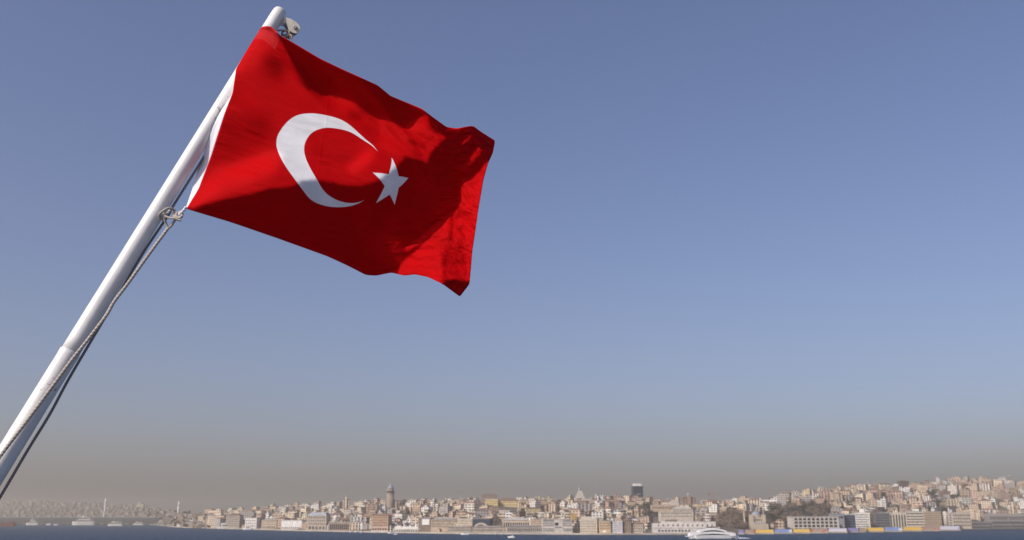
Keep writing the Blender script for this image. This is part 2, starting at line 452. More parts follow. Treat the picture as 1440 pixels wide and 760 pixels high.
def W(area, cols, rows, **k): return dict(area=area, cols=cols, rows=rows, **k)
def slab(root, name, mat, *b, color=None):
    mb = MB(); mb.box(*b); o = mb.build(name, M[mat], root)
    if color: o.color = (*color, 1)
    return o

CREAM, WHITE, BEIGE, TAN, BRICK = (0.68, 0.57, 0.43), (0.80, 0.77, 0.71), (0.58, 0.47, 0.35), (0.48, 0.37, 0.27), (0.50, 0.33, 0.22)
# ------------------------------------------------------------------ waterfront, left to right
rt_, w, h, d, _ = block('apartment_house', 'cream apartment house with a higher middle block, leftmost on the quay by moored ferries', 'building', 292, 315, 726, CREAM, [W((.05, .95, .1, .95), 8, 5, fw=.4)], 'flat')
slab(rt_, 'stair_tower', 'plaster', -w * .05, w * .25, 2, d - 2, h + .9, h + 5.5, color=CREAM)
block('apartment_house', 'grey cream waterfront house of five rows of windows beside the higher cream block', 'building', 317, 337, 725, (0.46, 0.40, 0.33), [W((.05, .95, .08, .95), 7, 5, fw=.45)], 'tiled', TILE[2])
block('customs_house', 'small white waterfront building between two dark gaps', 'building', 344, 361, 729, WHITE, [W((.06, .94, .1, .9), 5, 3, fw=.4)], 'flat', FLAT[3])
block('arcade_building', 'wide beige waterfront building with three rows of arched windows and a shallow roof', 'building', 367, 389, 732, BEIGE, [W((.04, .96, .05, .36), 7, 1, fw=.55, fh=.8, arch=True), W((.04, .96, .4, .95), 7, 2, fw=.4, arch=True)], 'tiled', FLAT[0])
rt_, w, h, d, _ = block('warehouse', 'bright white box shaped warehouse on the quay left of the grey roofed mansion', 'building', 395, 425, 732.5, (0.80, 0.78, 0.74), [W((.03, .97, .05, .3), 9, 1, fw=.5, fh=.7)], 'flat', (0.6, 0.58, 0.55))
rt_, w, h, d, _ = block('mansion', 'stately waterfront mansion with pale blue grey mansard roof and tall windows', 'building', 432, 459, 725.5, (0.50, 0.43, 0.34), [W((.04, .96, .32, .97), 9, 3, fw=.42, fh=.62), W((.04, .96, .03, .28), 5, 1, fw=.55, fh=.85, arch=True)], 'mansard', (0.34, 0.37, 0.41), rise=4.5)
slab(rt_, 'cornice', 'plaster', -w / 2 - .6, w / 2 + .6, -.7, -0.003, h - 1.0, h - .3, color=CREAM)
slab(rt_, 'string_course', 'plaster', -w / 2 - .3, w / 2 + .3, -.4, -0.003, h * .29, h * .31, color=CREAM)
rt_, w, h, d, _ = block('colonnade_hall', 'long low waterfront hall with a row of dark openings between pale pillars', 'building', 462, 513, 735, (0.40, 0.31, 0.25), [W((.02, .98, .08, .80), 17, 1, fw=.62, fh=.95)], 'flat', (0.55, 0.47, 0.38), d=20)
rt_, w, h, d, _ = block('brick_block', 'tall orange beige brick building with white ground floor beside the long colonnaded hall', 'building', 522, 546, 725, BRICK, [W((.05, .95, .28, .95), 8, 4, fw=.42, fh=.55), W((.05, .95, .03, .22), 6, 1, fw=.5, fh=.8, arch=True)], 'tiled', TILE[1], rise=2.5)
slab(rt_, 'ground_floor', 'white_paint', -w / 2 - .5, w / 2 + .5, -.5, -.13, 0, h * .04)
slab(rt_, 'string_course', 'white_paint', -w / 2 - .3, w / 2 + .3, -.4, -.003, h * .24, h * .265)
rt_, w, h, d, _ = block('ferry_terminal', 'long white ferry terminal with a row of dark arches at the water edge', 'building', 553, 628, 745, (0.72, 0.69, 0.63), [W((.01, .99, .08, .72), 22, 1, fw=.62, fh=.95, arch=True)], 'flat', (0.70, 0.67, 0.62), d=14, off=1)
slab(rt_, 'upper_floor', 'plaster', -w * .48, -w * .02, 3, d - 1, h + .9, h + 3.6, color=WHITE)
rt_, w, h, d, _ = block('screen_building', 'dark building with a big white square screen on its top behind the white terminal', 'building', 588, 606, 729, (0.22, 0.17, 0.14), [], 'flat', FLAT[2], off=34)
slab(rt_, 'billboard', 'white_paint', -w * .18, w * .40, -1.0, -.2, h * .50, h * .94)
block('office_building', 'long beige building of three window rows right of the white square screen', 'building', 606, 642, 731, BEIGE, [W((.02, .98, .35, .96), 18, 3, fw=.42)], 'tiled', FLAT[0], d=14, off=30)
block('office_building', 'beige long office with flat roof left of the dark arched shed', 'building', 643, 664, 730.5, CREAM, [W((.02, .98, .4, .95), 11, 3, fw=.42)], 'flat', FLAT[3], off=40)
rt_, w, h, d, _ = block('arched_shed', 'dark glazed shed with a pale round arch in its front', 'building', 664, 689, 730, (0.05, 0.06, 0.08), [], 'flat', FLAT[2], off=45)
mb = MB()
for k in range(8):
    a0, a1 = R(180 * k / 8), R(180 * (k + 1) / 8); r0, r1 = w * .30, w * .42
    mb.face([(r0 * math.cos(a0), -.4, h * .25 + r0 * math.sin(a0) * .8), (r1 * math.cos(a0), -.4, h * .25 + r1 * math.sin(a0) * .8), (r1 * math.cos(a1), -.4, h * .25 + r1 * math.sin(a1) * .8), (r0 * math.cos(a1), -.4, h * .25 + r0 * math.sin(a1) * .8)])
    mb.face([(r1 * math.cos(a0), -.4, h * .25 + r1 * math.sin(a0) * .8), (r1 * math.cos(a0), -.02, h * .25 + r1 * math.sin(a0) * .8), (r1 * math.cos(a1), -.02, h * .25 + r1 * math.sin(a1) * .8), (r1 * math.cos(a1), -.4, h * .25 + r1 * math.sin(a1) * .8)])
mb.build('arch', M['cut_stone'], rt_)
set_window_grid(rt_, -w * .48, w * .48, h * .5, h * .92, 8, 1, 0, .85, .9, 'glass_blue')
block('quay_warehouse', 'low grey beige warehouse with small square windows between the ferry terminal and the arched shed', 'building', 629, 663, 742, (0.46, 0.40, 0.33), [W((.01, .99, .2, .7), 12, 1, fw=.35, fh=.6)], 'tiled', (0.36, 0.32, 0.28), d=18, off=6, rise=1.4)
block('quay_warehouse', 'low grey beige warehouse right in front of the dark arched shed', 'building', 664, 711, 741.5, (0.44, 0.38, 0.32), [W((.01, .99, .2, .7), 16, 1, fw=.35, fh=.6)], 'tiled', (0.36, 0.32, 0.28), d=18, off=4, rise=1.4)
block('quay_warehouse', 'long low grey quay warehouse in front of the arcaded hall and white striped office', 'building', 713, 763, 740.5, (0.36, 0.33, 0.30), [W((.01, .99, .2, .75), 18, 1, fw=.4, fh=.7)], 'tiled', (0.33, 0.30, 0.28), d=20, off=8, rise=1.4)
block('arcaded_hall', 'wide cream hall with a row of arched windows above the grey quay warehouse', 'building', 707, 745, 732, CREAM, [W((.02, .98, .38, .9), 12, 1, fw=.6, fh=.75, arch=True)], 'tiled', FLAT[1], d=16, off=42)
block('plain_block', 'plain tan block between the arcaded hall and the white striped office', 'building', 746, 762, 731, TAN, [W((.04, .96, .3, .95), 8, 4, fw=.4, fh=.4)], 'flat', off=42)
rt_, w, h, d, _ = block('striped_office', 'white waterfront office with horizontal bands and one large dark square window', 'building', 762.5, 805, 731, (0.60, 0.56, 0.50), [W((.42, .54, .55, .78), 1, 1, fw=.95, fh=.95), W((.42, .66, .40, .46), 1, 1, fw=.95, fh=.95)], 'flat', FLAT[3], d=22, off=10)
for k, z in enumerate((.14, .27, .52, .66, .80, .92)):
    set_window_grid(rt_, -w * .49, -w * .10, h * z, h * (z + .06), 11, 1, 0, .8, .9)
    set_window_grid(rt_, w * .18, w * .49, h * z, h * (z + .06), 8, 1, 0, .8, .9)
rt_, w, h, d, _ = block('gabled_palace', 'cream waterfront palace with a rounded gable and five rows of small windows', 'building', 816, 839.5, 731, (0.62, 0.54, 0.42), [W((.04, .96, .04, .96), 9, 5, fw=.42, fh=.5)], 'curved', (0.60, 0.54, 0.44), rise=3.2, off=6)
block('townhouse', 'orange beige townhouse with a bright white doorway right of the gabled palace', 'building', 842.5, 858.5, 733.5, (0.55, 0.40, 0.24), [W((.05, .95, .3, .95), 6, 3, fw=.42), W((.3, .6, .05, .25), 1, 1, fw=.9, fh=.8, mat='white_paint', name='doorway')], 'flat', FLAT[0])
block('townhouse', 'pale lavender white townhouse between the orange beige and the brown ones', 'building', 860, 875, 734, (0.62, 0.60, 0.62), [W((.05, .95, .08, .95), 6, 5, fw=.4)], 'flat', FLAT[3])
block('townhouse', 'brown tiled waterfront townhouse right of the lavender white one', 'building', 875.5, 887, 732.5, (0.30, 0.22, 0.17), [W((.06, .94, .08, .95), 4, 5, fw=.45)], 'tiled', TILE[2])
block('townhouse', 'small cream stepped townhouse with dark windows next to the brown tiled one', 'building', 888, 904, 737, (0.50, 0.42, 0.33), [W((.06, .94, .1, .9), 6, 3, fw=.45)], 'tiled', TILE[0])
rt_, w, h, d, _ = block('cruise_terminal', 'long white two storey terminal with few dark windows behind the catamaran ferry', 'building', 922, 1012, 743, (0.66, 0.63, 0.58), [W((.03, .55, .12, .85), 10, 1, fw=.55, fh=.5)], 'flat', (0.6, 0.57, 0.52), d=30, off=8)
o = slab(rt_, 'upper_hall', 'plaster', -w * .5, w * .46, 6, 28, h + .9, h + 5.2, color=(0.64, 0.60, 0.54))
set_window_grid(rt_, -w * .48, w * .44, h + 1.4, h + 4.6, 12, 1, 6.0, .28, .62)
slab(rt_, 'parapet', 'plaster', -w * .36, w * .47, 9, 27, h + 5.2, h + 7.2, color=(0.55, 0.52, 0.48))
# big modern offices on the right
rt_, w, h, d, _ = block('grid_office', 'wide office with four rows of large dark windows in a pale grid frame', 'building', 1114, 1180, 727.5, (0.58, 0.53, 0.46), [W((.04, .97, .04, .97), 10, 4, fw=.66, fh=.66)], 'flat', (0.5, 0.46, 0.4), d=22, off=20)
block('link_building', 'grey metal clad building behind the pale grid office', 'building', 1168, 1187, 723.5, (0.27, 0.28, 0.30), [W((.05, .95, .7, .95), 4, 1, fw=.8)], 'flat', (0.25, 0.26, 0.28), d=14, off=50)
block('glass_office', 'blue glass fronted office in a pale surround', 'building', 1186, 1203, 723.5, (0.56, 0.53, 0.49), [W((.10, .98, .04, .96), 4, 6, fw=.96, fh=.94, mat='glass_blue')], 'flat', (0.5, 0.48, 0.45), d=20, off=20)
rt_, w, h, d, _ = block('white_office', 'bright white office with seven rows of thin window bands beside the blue glass one', 'building', 1203.5, 1223, 722, (0.78, 0.75, 0.68), [W((.06, .94, .05, .97), 7, 7, fw=.8, fh=.36)], 'flat', (0.7, 0.67, 0.6), d=20, off=20)
slab(rt_, 'roof_house', 'plaster', -w * .1, w * .2, 4, 12, h + .9, h + 5.5, color=WHITE)
block('dark_office', 'dark grey glass office behind bare trees left of the finned office', 'building', 1232, 1251.5, 722, (0.15, 0.15, 0.16), [W((.04, .96, .05, .96), 6, 6, fw=.75, fh=.5, mat='glass')], 'flat', FLAT[2], d=18, off=22)
rt_, w, h, d, _ = block('finned_office', 'office with tall cream fins between dark glass strips', 'building', 1252, 1274.5, 722, (0.62, 0.55, 0.43), [W((.02, .98, .06, .93), 6, 1, fw=.5, fh=.98)], 'flat', (0.5, 0.45, 0.37), d=18, off=20)
block('banded_office', 'cream office with six horizontal window bands right of the finned one', 'building', 1275, 1299, 720, (0.63, 0.56, 0.45), [W((.02, .98, .06, .97), 4, 6, fw=.94, fh=.38)], 'flat', (0.5, 0.46, 0.4), d=18, off=20)
block('tan_office', 'tan office with a dense grid of small windows right of the banded one', 'building', 1299.5, 1323, 720, (0.47, 0.36, 0.25), [W((.02, .98, .12, .97), 12, 7, fw=.5, fh=.5)], 'flat', (0.36, 0.3, 0.24), d=18, off=20)
rt_, w, h, d, _ = block('round_ended_block', 'slim cream building with a rounded corner tower beside dark trees', 'building', 1330, 1340, 722.5, (0.55, 0.49, 0.41), [W((.1, .9, .06, .95), 2, 6, fw=.6, fh=.5)], 'flat', FLAT[1], d=14, off=20)
mb = MB(); mb.lathe([(w * .3, 0), (w * .3, h + 2), (w * .1, h + 3.5)], 14, (-w * .42, 2)); o = mb.build('corner_tower', M['plaster'], rt_, True); o.color = (0.6, 0.54, 0.45, 1)
block('flat_block', 'cream and tan flat roofed block of three window rows left of the long grey sheds', 'building', 1341, 1365, 721.5, (0.50, 0.43, 0.34), [W((.03, .97, .12, .95), 8, 4, fw=.55, fh=.5)], 'flat', FLAT[1], d=16, off=20)
SHEDS = [(1366, 1396, 735, 'dark grey shed with two rows of openings just right of the cream flat block', False), (1396.5, 1422, 733, 'dark grey terraced shed with a long upper storey near the right end of the quay', True),
         (1422.5, 1450, 733, 'dark grey terraced shed cut off by the right edge of the view', True)]
for x0, x1, yt, lb, up_ in SHEDS:
    rt_, w, h, d, _ = block('terraced_shed', lb, 'building', x0, x1, yt, (0.19, 0.18, 0.175), [W((.01, .99, .10, .42), 9, 1, fw=.7, fh=.5), W((.01, .99, .58, .9), 9, 1, fw=.7, fh=.5)], 'flat', (0.36, 0.34, 0.32), d=30, off=6, yaw=.001)
    slab(rt_, 'deck', 'plaster', -w * .5, w * .5, -.5, -.13, h * .46, h * .52, color=(0.42, 0.40, 0.38))
    if up_:
        slab(rt_, 'upper_shed', 'plaster', -w * .5, w * .5, 8, 28, h + .9, h + 8.5, color=(0.27, 0.25, 0.235))
        set_window_grid(rt_, -w * .49, w * .49, h + 2, h + 7.5, 8, 2, 8.0, .75, .45)
        slab(rt_, 'upper_shed', 'plaster', -w * .5, w * .5, 14, 28, h + 8.5, h + 12.5, color=(0.34, 0.31, 0.29))

# ------------------------------------------------------------------ landmarks on the hill
def place(px, py_base, y): return at(px, py_base, y)
# round stone tower
ty = 1790.0; b = at(548.5, 716, ty); tw = empty('stone_tower', b)
tag(tw, 'round medieval stone tower with a grey pointed cone roof rising over the houses', 'tower')
H = at(548.5, 677.5, ty).z - b.z; r = 10.3 / 1400 * ty * CP / 2
mb = MB(); mb.lathe([(r * 1.12, -14), (r * 1.05, 0), (r, H * .52)], 28); mb.build('shaft', M['stone'], tw, True)
mb = MB(); mb.lathe([(r * 1.02, H * .52), (r * 1.13, H * .535), (r * 1.13, H * .555), (r * .99, H * .56)], 28); mb.build('cornice', M['cut_stone'], tw)
mb = MB(); mb.lathe([(r * .98, H * .56), (r * .98, H * .655)], 28); mb.build('upper_drum', M['stone'], tw, True)
mb = MB(); mb.lathe([(r * 1.0, H * .655), (r * 1.16, H * .665), (r * 1.16, H * .69), (r * 1.0, H * .695)], 28); mb.build('gallery', M['cut_stone'], tw)
mb = MB(); mb.lathe([(r * .86, H * .695), (r * .86, H * .745)], 28); mb.build('lantern', M['stone'], tw, True)
mb = MB(); mb.lathe([(r * .98, H * .745), (r * .92, H * .755), (r * .12, H * .925), (r * .07, H * .94), (r * .05, H)], 28); mb.build('cone_roof', M['lead'], tw, True)
first = None
for k in range(14):
    a = 2 * math.pi * k / 14
    if first is None:
        mb = MB(); mb.box(-.8, .8, -.25, .05, -2.2, 2.2); o = first = mb.build('window', M['glass'], tw)
    else: o = first.copy(); COL.objects.link(o); o.parent = tw
    o.location = (r * .98 * math.sin(a), -r * .98 * math.cos(a), H * .607); o.rotation_euler = (0, 0, a)
# dark glass high rise
ty = 1900.0; b = at(896.5, 706, ty); sk = empty('glass_tower', b, 0.12); tag(sk, 'dark blue glass high rise with a white crown standing alone on the ridge', 'tower')
k = ty * CP / 1400; w = 13.6 * k; h = at(896.5, 684.0, ty).z - b.z
mb = MB(); mb.box(-w / 2, w / 2, -w / 2, w / 2, -10, h); mb.build('shaft', M['dark_metal'], sk)
set_window_grid(sk, -w * .48, w * .48, h * .05, h * .46, 7, 8, -w / 2, .84, .8, 'glass_blue'); set_window_grid(sk, -w * .48, w * .48, h * .52, h * .97, 7, 9, -w / 2, .84, .8, 'glass_blue')
slab(sk, 'crown', 'white_paint', -w * .38, w * .38, -w * .38, w * .38, h + .01, h + 4.5)
slab(sk, 'floor_band', 'white_paint', -w * .30, w * .30, -w / 2 - .3, -w / 2 - .003, h * .485, h * .50)
# white stepped tower block with a cupola
ty = 1780.0; b = at(815.5, 703, ty); cu = empty('stepped_building', b); tag(cu, 'white stepped building narrowing to a small pointed cupola on the ridge', 'building')
k = ty * CP / 1400
for i, (wd, z0, z1) in enumerate(((15, -8, 3), (11.5, 3, 7.5), (8.5, 7.5, 12), (5, 12, 15.5))):
    slab(cu, 'storey', 'plaster', -wd * k / 2, wd * k / 2, -wd * k / 2, wd * k / 2, z0, z1, color=(0.54, 0.49, 0.43))
mb = MB(); mb.lathe([(2.4, 15.5), (2.7, 17.3), (1.8, 19.5), (.5, 21.3), (.15, 24)], 12); mb.build('cupola', M['lead'], cu, True)
# church towers on the skyline
def church(px, py_base, py_top, y, label, wpx, col):
    b = at(px, py_base, y); c = empty('church', b); tag(c, label, 'church'); k = y * CP / 1400; H = at(px, py_top, y).z - b.z; w = wpx * k
    slab(c, 'nave', 'wall_c', -w, w, -w * .6, w * .9, -8, H * .42, color=col)
    mb = MB(); mb.gable(-w - .4, w + .4, -w * .6 - .4, w * .9 + .4, H * .42, H * .16); o = mb.build('roof', M['roofing'], c); o.color = (*TILE[0], 1)
    slab(c, 'bell_tower', 'plaster', -w * .3, w * .3, -w * .6 - 2, -w * .6 + w * .5, -8, H * .72, color=col)
    mb = MB(); mb.lathe([(w * .38, H * .72), (w * .18, H * .85), (.12, H)], 8, (0, -w * .45)); mb.build('spire', M['lead'], c)
church(487, 709, 695.5, 1720, 'small cream church with a pointed spire left of the round stone tower', 4.5, CREAM)
church(968, 706, 692.5, 1790, 'brown church with a dark pointed spire on the ridge right of the glass high rise', 9, (0.36, 0.25, 0.19))
# mosque with two minarets
ty = shore_y(1064) + 95; b = at(1064, 741, ty); mo = empty('domed_mosque', b); tag(mo, 'cream mosque with a grey lead dome and two slender minarets by the quay', 'mosque')
k = ty * CP / 1400; zz = lambda py: at(1064, py, ty).z - b.z
w = 17 * k
slab(mo, 'prayer_hall', 'cut_stone', -w / 2, w / 2, -w / 2, w / 2, -3, zz(727.5))
mb = MB(); mb.lathe([(w * .42, zz(727.5) + .01), (w * .42, zz(725))], 24); mb.build('drum', M['cut_stone'], mo, True)
rr = 6.6 * k; zb = zz(725)
mb = MB(); mb.lathe([(rr * math.cos(R(a)), zb + rr * .86 * math.sin(R(a))) for a in range(0, 90, 9)] + [(.15, zb + rr * .9), (.1, zb + rr * 1.12)], 28); mb.build('dome', M['lead'], mo, True)
set_window_grid(mo, -w * .42, w * .42, zz(740), zz(728.5), 5, 2, -w / 2, .45, .62, 'glass', arch=True)
for sx_ in (-1, 1):
    mb = MB(); mb.box(sx_ * w * .5 - 2.2, sx_ * w * .5 + 2.2, -w / 2 - 1.6, -w / 2 + 2.4, -3, zz(724)); mb.build('corner_turret', M['cut_stone'], mo)
slab(mo, 'portico', 'cut_stone', -w * .62, w * .62, -w / 2 - 14, -w / 2 - 1.7, -3, zz(736.5))
for kx in (-.42, -.14, .14, .42):
    r2 = w * .13; zb2 = zz(736.5)
    mb = MB(); mb.lathe([(r2 * math.cos(R(a)), zb2 + r2 * .9 * math.sin(R(a))) for a in range(0, 90, 15)] + [(.05, zb2 + r2 * .95)], 16, (kx * w, -w / 2 - 8)); mb.build('portico_dome', M['lead'], mo, True)
for mpx, top_, bot_ in ((1047.5, 701, 738), (1074.7, 706, 735)):
    x = at(mpx, 722, ty).x - b.x; H = at(mpx, top_, ty).z - b.z; r = 1.15 * k
    mb = MB(); mb.lathe([(r * 1.5, -3), (r * 1.5, H * .16), (r, H * .2), (r * .92, H * .66), (r * 1.45, H * .68), (r * 1.45, H * .71), (r * .8, H * .715), (r * .75, H * .86), (r * .85, H * .865), (.08, H)], 14, (x, 4)); mb.build('minaret', M['cut_stone'], mo, True)
# white storage dome, cranes, ridge tower and flag
b = at(472, 729, shore_y(472) + 60); tk = empty('storage_dome', b); tag(tk, 'small white round storage dome among houses behind the colonnaded hall', 'tank')
mb = MB(); mb.lathe([(3.4, -6), (3.4, 1)] + [(3.4 * math.cos(R(a)), 1 + 3.0 * math.sin(R(a))) for a in range(10, 90, 16)] + [(.05, 4.1)], 20); mb.build('shell', M['white_paint'], tk, True)
mb = MB(); mb.lathe([(3.6, .7), (3.6, 1.1)], 20); mb.build('ring', M['lead'], tk)
b = at(1002.5, 704, 1800); cr = empty('tower_crane', b); tag(cr, 'thin pale red tower crane above the ridge left of the mosque', 'crane')
M['crane_paint'] = plain('crane_paint', (0.45, 0.22, 0.16), 0.6, 0.1, 0.4)
Hc = at(1002.5, 694, 1800).z - b.z
def lattice(mb, a, b_, s, n):
    a, b_ = Vector(a), Vector(b_); x, y = frame_of2(b_ - a)
    cs = [(x * i + y * j) * s for i, j in ((-1, -1), (1, -1), (1, 1), (-1, 1))]
    for c in cs: bar(mb, a + c, b_ + c, s * .16)
    for k in range(n):
        p, q = a.lerp(b_, k / n), a.lerp(b_, (k + 1) / n)
        for i in range(4): bar(mb, p + cs[i], q + cs[(i + 1) % 4], s * .1)
def frame_of2(d):
    d = d.normalized(); a = Vector((0, 0, 1)) if abs(d.z) < 0.9 else Vector((1, 0, 0)); x = d.cross(a).normalized(); return x, d.cross(x).normalized()
def bar(mb, a, b_, r):
    x, y = frame_of2(b_ - a); c = [(x * i + y * j) * r for i, j in ((-1, -1), (1, -1), (1, 1), (-1, 1))]
    for i in range(4): mb.face([a + c[i], a + c[(i + 1) % 4], b_ + c[(i + 1) % 4], b_ + c[i]])
mb = MB(); lattice(mb, (0, 0, -6), (0, 0, Hc), .9, 10); mb.build('mast', M['crane_paint'], cr)
mb = MB(); lattice(mb, (-7, 0, Hc), (14, 2, Hc + .3), .6, 12); mb.build('jib', M['crane_paint'], cr)
slab(cr, 'counterweight', 'dark_metal', -8, -5.5, -1, 1, Hc - 2.4, Hc - .7)
b = at(1424.5, 684, shore_y(1424) + 960); fp = empty('hilltop_flagpole', b); tag(fp, 'tall thin mast with a pale flag on the ridge near the right edge', 'flagpole')
Hf = at(1424.5, 668, shore_y(1424) + 960).z - b.z
mb = MB(); mb.lathe([(.55, -6), (.35, Hf)], 8); mb.build('mast', M['crane_paint'], fp)
fv = [Vector((-x * 1.0, .5 * math.sin(x * .7), Hf - .5 - z - .10 * x)) for x in range(0, 11) for z in (0, 4.2)]
o = mesh_obj('banner', fv, [[2 * i, 2 * i + 2, 2 * i + 3, 2 * i + 1] for i in range(10)], M['cut_stone'], fp, True)
so = o.modifiers.new('thick', 'SOLIDIFY'); so.thickness = .06
# brown slab tower on the right ridge
ty = shore_y(1271) + 800; b = at(1271.5, 698, ty); k = ty * CP / 1400
bt = empty('slab_tower', b, 0.1); tag(bt, 'dark brown windowless slab tower on the ridge among pale apartment blocks', 'building')
slab(bt, 'wall', 'plaster', -6.5 * k, 6.5 * k, -7, 7, -8, at(1271, 677, ty).z - b.z, color=(0.13, 0.095, 0.075))
slab(bt, 'roof', 'roofing', -6.5 * k - .3, 6.5 * k + .3, -7.3, 7.3, at(1271, 677, ty).z - b.z + .003, at(1271, 676.4, ty).z - b.z, color=(0.2, 0.16, 0.13))
# big ochre and brown roofed buildings on the upper slope
def hill_block(label, x0, x1, yt, yb, t, col, roof, roof_col, cols, rows, rise=0, name='mansion', wall='plaster'):
    pc = (x0 + x1) / 2; y, z = ground(pc, t); k = y * CP / 1400
    b = at(pc, yb, y); w = (x1 - x0) * k; h = at(pc, yt, y).z - b.z
    o = empty(name, b); tag(o, label, 'building')
    slab(o, 'wall', wall, -w / 2, w / 2, 0, 13, -12, h, color=col)
    set_window_grid(o, -w * .47, w * .47, h * .1, h * .95, cols, rows, 0, .42, .5)
    mb = MB()
    if roof == 'tiled': mb.hip(-w / 2, w / 2, 0, 13, h, rise or 3.5, 0, .6)
    else: mb.box(-w / 2 - .3, w / 2 + .3, -.3, 13.3, h, h + .8)
    r_ = mb.build('roof', M['roofing'], o); r_.color = (*roof_col, 1); return o
hill_block('large yellow building with brown tiled top at the left of the broad brown roof', 682, 700, 703, 718, .72, (0.76, 0.60, 0.28), 'flat', FLAT[3], 9, 4)
hill_block('yellow and pinkish building under the broad brown roof on the upper slope', 700, 730, 704.5, 717, .74, (0.74, 0.57, 0.30), 'tiled', (0.20, 0.13, 0.10), 12, 3, 4.5)
hill_block('brown crowned building with a deep roof on the ridge above the yellow ones', 677, 700, 697, 706, .98, (0.36, 0.26, 0.20), 'tiled', (0.2, 0.13, 0.11), 9, 2, 3)
hill_block('long pale yellow building in mid slope below the broad brown roof', 733, 760, 716, 726, .46, (0.74, 0.60, 0.33), 'tiled', TILE[2], 11, 2, 2.5)
hill_block('small ochre house front among cream ones above the gabled palace', 803, 811, 723, 733, .22, (0.60, 0.42, 0.16), 'flat', FLAT[0], 3, 3, name='narrow_house')
hill_block('long white terraced palace among bare trees in mid slope behind the cruise terminal', 928, 975, 720, 729, .30, (0.60, 0.53, 0.44), 'flat', FLAT[3], 16, 2)
hill_block('cream hall with two window rows raised over the white terraced palace', 946, 974, 716.5, 722, .36, (0.64, 0.56, 0.46), 'tiled', FLAT[1], 9, 1)
hill_block('long low tan building with pale roof on the slope below the glass high rise', 916, 952, 711, 718, .62, (0.52, 0.40, 0.29), 'flat', (0.55, 0.48, 0.4), 13, 1)
hill_block('pale apartment slab in the open slope above the pale grid office', 1116, 1126, 696, 711, .80, (0.56, 0.50, 0.43), 'flat', FLAT[1], 4, 5, name='apartment_slab')
hill_block('white apartment slab with dark windows standing over the wooded slope', 1093, 1106, 698, 714, .72, (0.62, 0.57, 0.50), 'flat', FLAT[3], 5, 5, name='apartment_slab')
hill_block('dark reddish tower house between white blocks above the mosque', 1084, 1093, 700, 713, .76, (0.20, 0.13, 0.11), 'flat', FLAT[2], 3, 4, name='tower_house')
hill_block('white cube shaped house alone on the wooded slope above the grid office', 1134, 1141, 714, 719, .50, (0.72, 0.70, 0.66), 'flat', FLAT[3], 3, 2, name='garden_house')

# ------------------------------------------------------------------ houses on the slope, row by row
ROWS = [(.11, 'lowest row'), (.22, 'second row uphill'), (.34, 'third row uphill'), (.47, 'fourth row uphill'), (.61, 'fifth row uphill'), (.76, 'sixth row uphill'), (.90, 'seventh row uphill'), (1.0, 'ridge row')]
GAPS = {  # picture columns kept clear for trees and landmarks in each row: (first row, last row, x0, x1)
    }
CLEAR = [(0, 0, 1108, 1470), (0, 3, 1042, 1084), (0, 3, 1006, 1046), (0, 2, 1046, 1084), (1, 4, 1086, 1166), (2, 3, 906, 926), (0, 1, 920, 1004), (4, 5, 884, 912), (0, 0, 690, 705), (6, 7, 541, 556), (5, 7, 676, 731), (4, 4, 700, 731), (3, 3, 733, 762),
         (7, 7, 806, 825), (7, 7, 1264, 1279), (2, 3, 928, 976), (4, 5, 916, 953), (7, 7, 480, 494), (7, 7, 960, 977), (6, 6, 1084, 1128), (1, 1, 1224, 1236), (1, 2, 1322, 1334), (0, 1, 1046, 1084)]
rowmax = {0: 0}
for ri, (t, rname) in enumerate(ROWS):
    x = 288.0 + rng.uniform(0, 8)
    while x < 1446:
        yb = spot(x, t); k = yb.y * CP / 1400
        band = lerp_table(SHORE, x) - lerp_table(SKYLINE, x)
        if x < 430 and ri in (1, 3, 5, 6): x += 14; continue
        if x < 800 and ri in (3, 6): x += 15; continue
        if x < 1090 and ri in (6,): x += 15; continue
        wpx = rng.uniform(9.5, 17.5) if x < 1150 else rng.uniform(10, 17)
        if rng.random() < 0.12: wpx *= 1.4
        cx = x + wpx / 2
        blocked = any(a <= ri <= b_ and cx + wpx * .4 > x0 and cx - wpx * .4 < x1 for a, b_, x0, x1 in CLEAR)
        if not blocked and rng.random() > 0.05:
            hpx = rng.uniform(7.5, 12.5) if x < 1090 else rng.uniform(8, 14)
            if ri == 7: hpx = rng.uniform(5.5, 10) if x < 1090 else rng.uniform(7, 13)
            h_ = hpx * k
            house(cx, min(1.0, t + rng.uniform(-.03, .03)), wpx * k, h_, ri, rng)
        x += wpx * (rng.uniform(.98, 1.15))
# labels: what it looks like, which row, and its count from the nearest landmark of that row
MARKS = [(292, 'moored ferries'), (445, 'grey roofed mansion'), (548.5, 'round stone tower'), (676, 'dark arched shed'), (784, 'white striped office'), (896.5, 'glass high rise'),
         (968, 'spired brown church'), (1064, 'domed mosque'), (1147, 'pale grid office'), (1213, 'bright white office'), (1271, 'brown slab tower'), (1335, 'rounded corner tower'), (1424, 'hilltop flagpole')]
for ri, (t, rname) in enumerate(ROWS):
    hs = sorted([h_ for h_ in HOUSES if h_['row'] == ri], key=lambda q: q['px'])
    for q in hs: q['mark'] = min(MARKS, key=lambda m_: abs(m_[0] - q['px']))
    for mk in MARKS:
        for side in (-1, 1):
            s_ = sorted([q for q in hs if q['mark'] == mk and (q['px'] - mk[0]) * side >= 0], key=lambda q: abs(q['px'] - mk[0]))
            for n_, q in enumerate(s_):
                look = q['c'] + (' tiled' if q['roof'] == 'tiled' else ' flat roofed') + (' balconied' if q['balc'] else '') + (' house' if q['h'] < 12 else ' block')
                tag(q['o'], '%s, %s %s of the %s, %s' % (look, CARDINAL[n_ + 1], 'left' if side < 0 else 'right', mk[1], rname) if ri < 7 else
                    '%s on the ridge, %s %s of the %s' % (look, CARDINAL[n_ + 1], 'left' if side < 0 else 'right', mk[1]), 'building', 'houses on the far hillside')

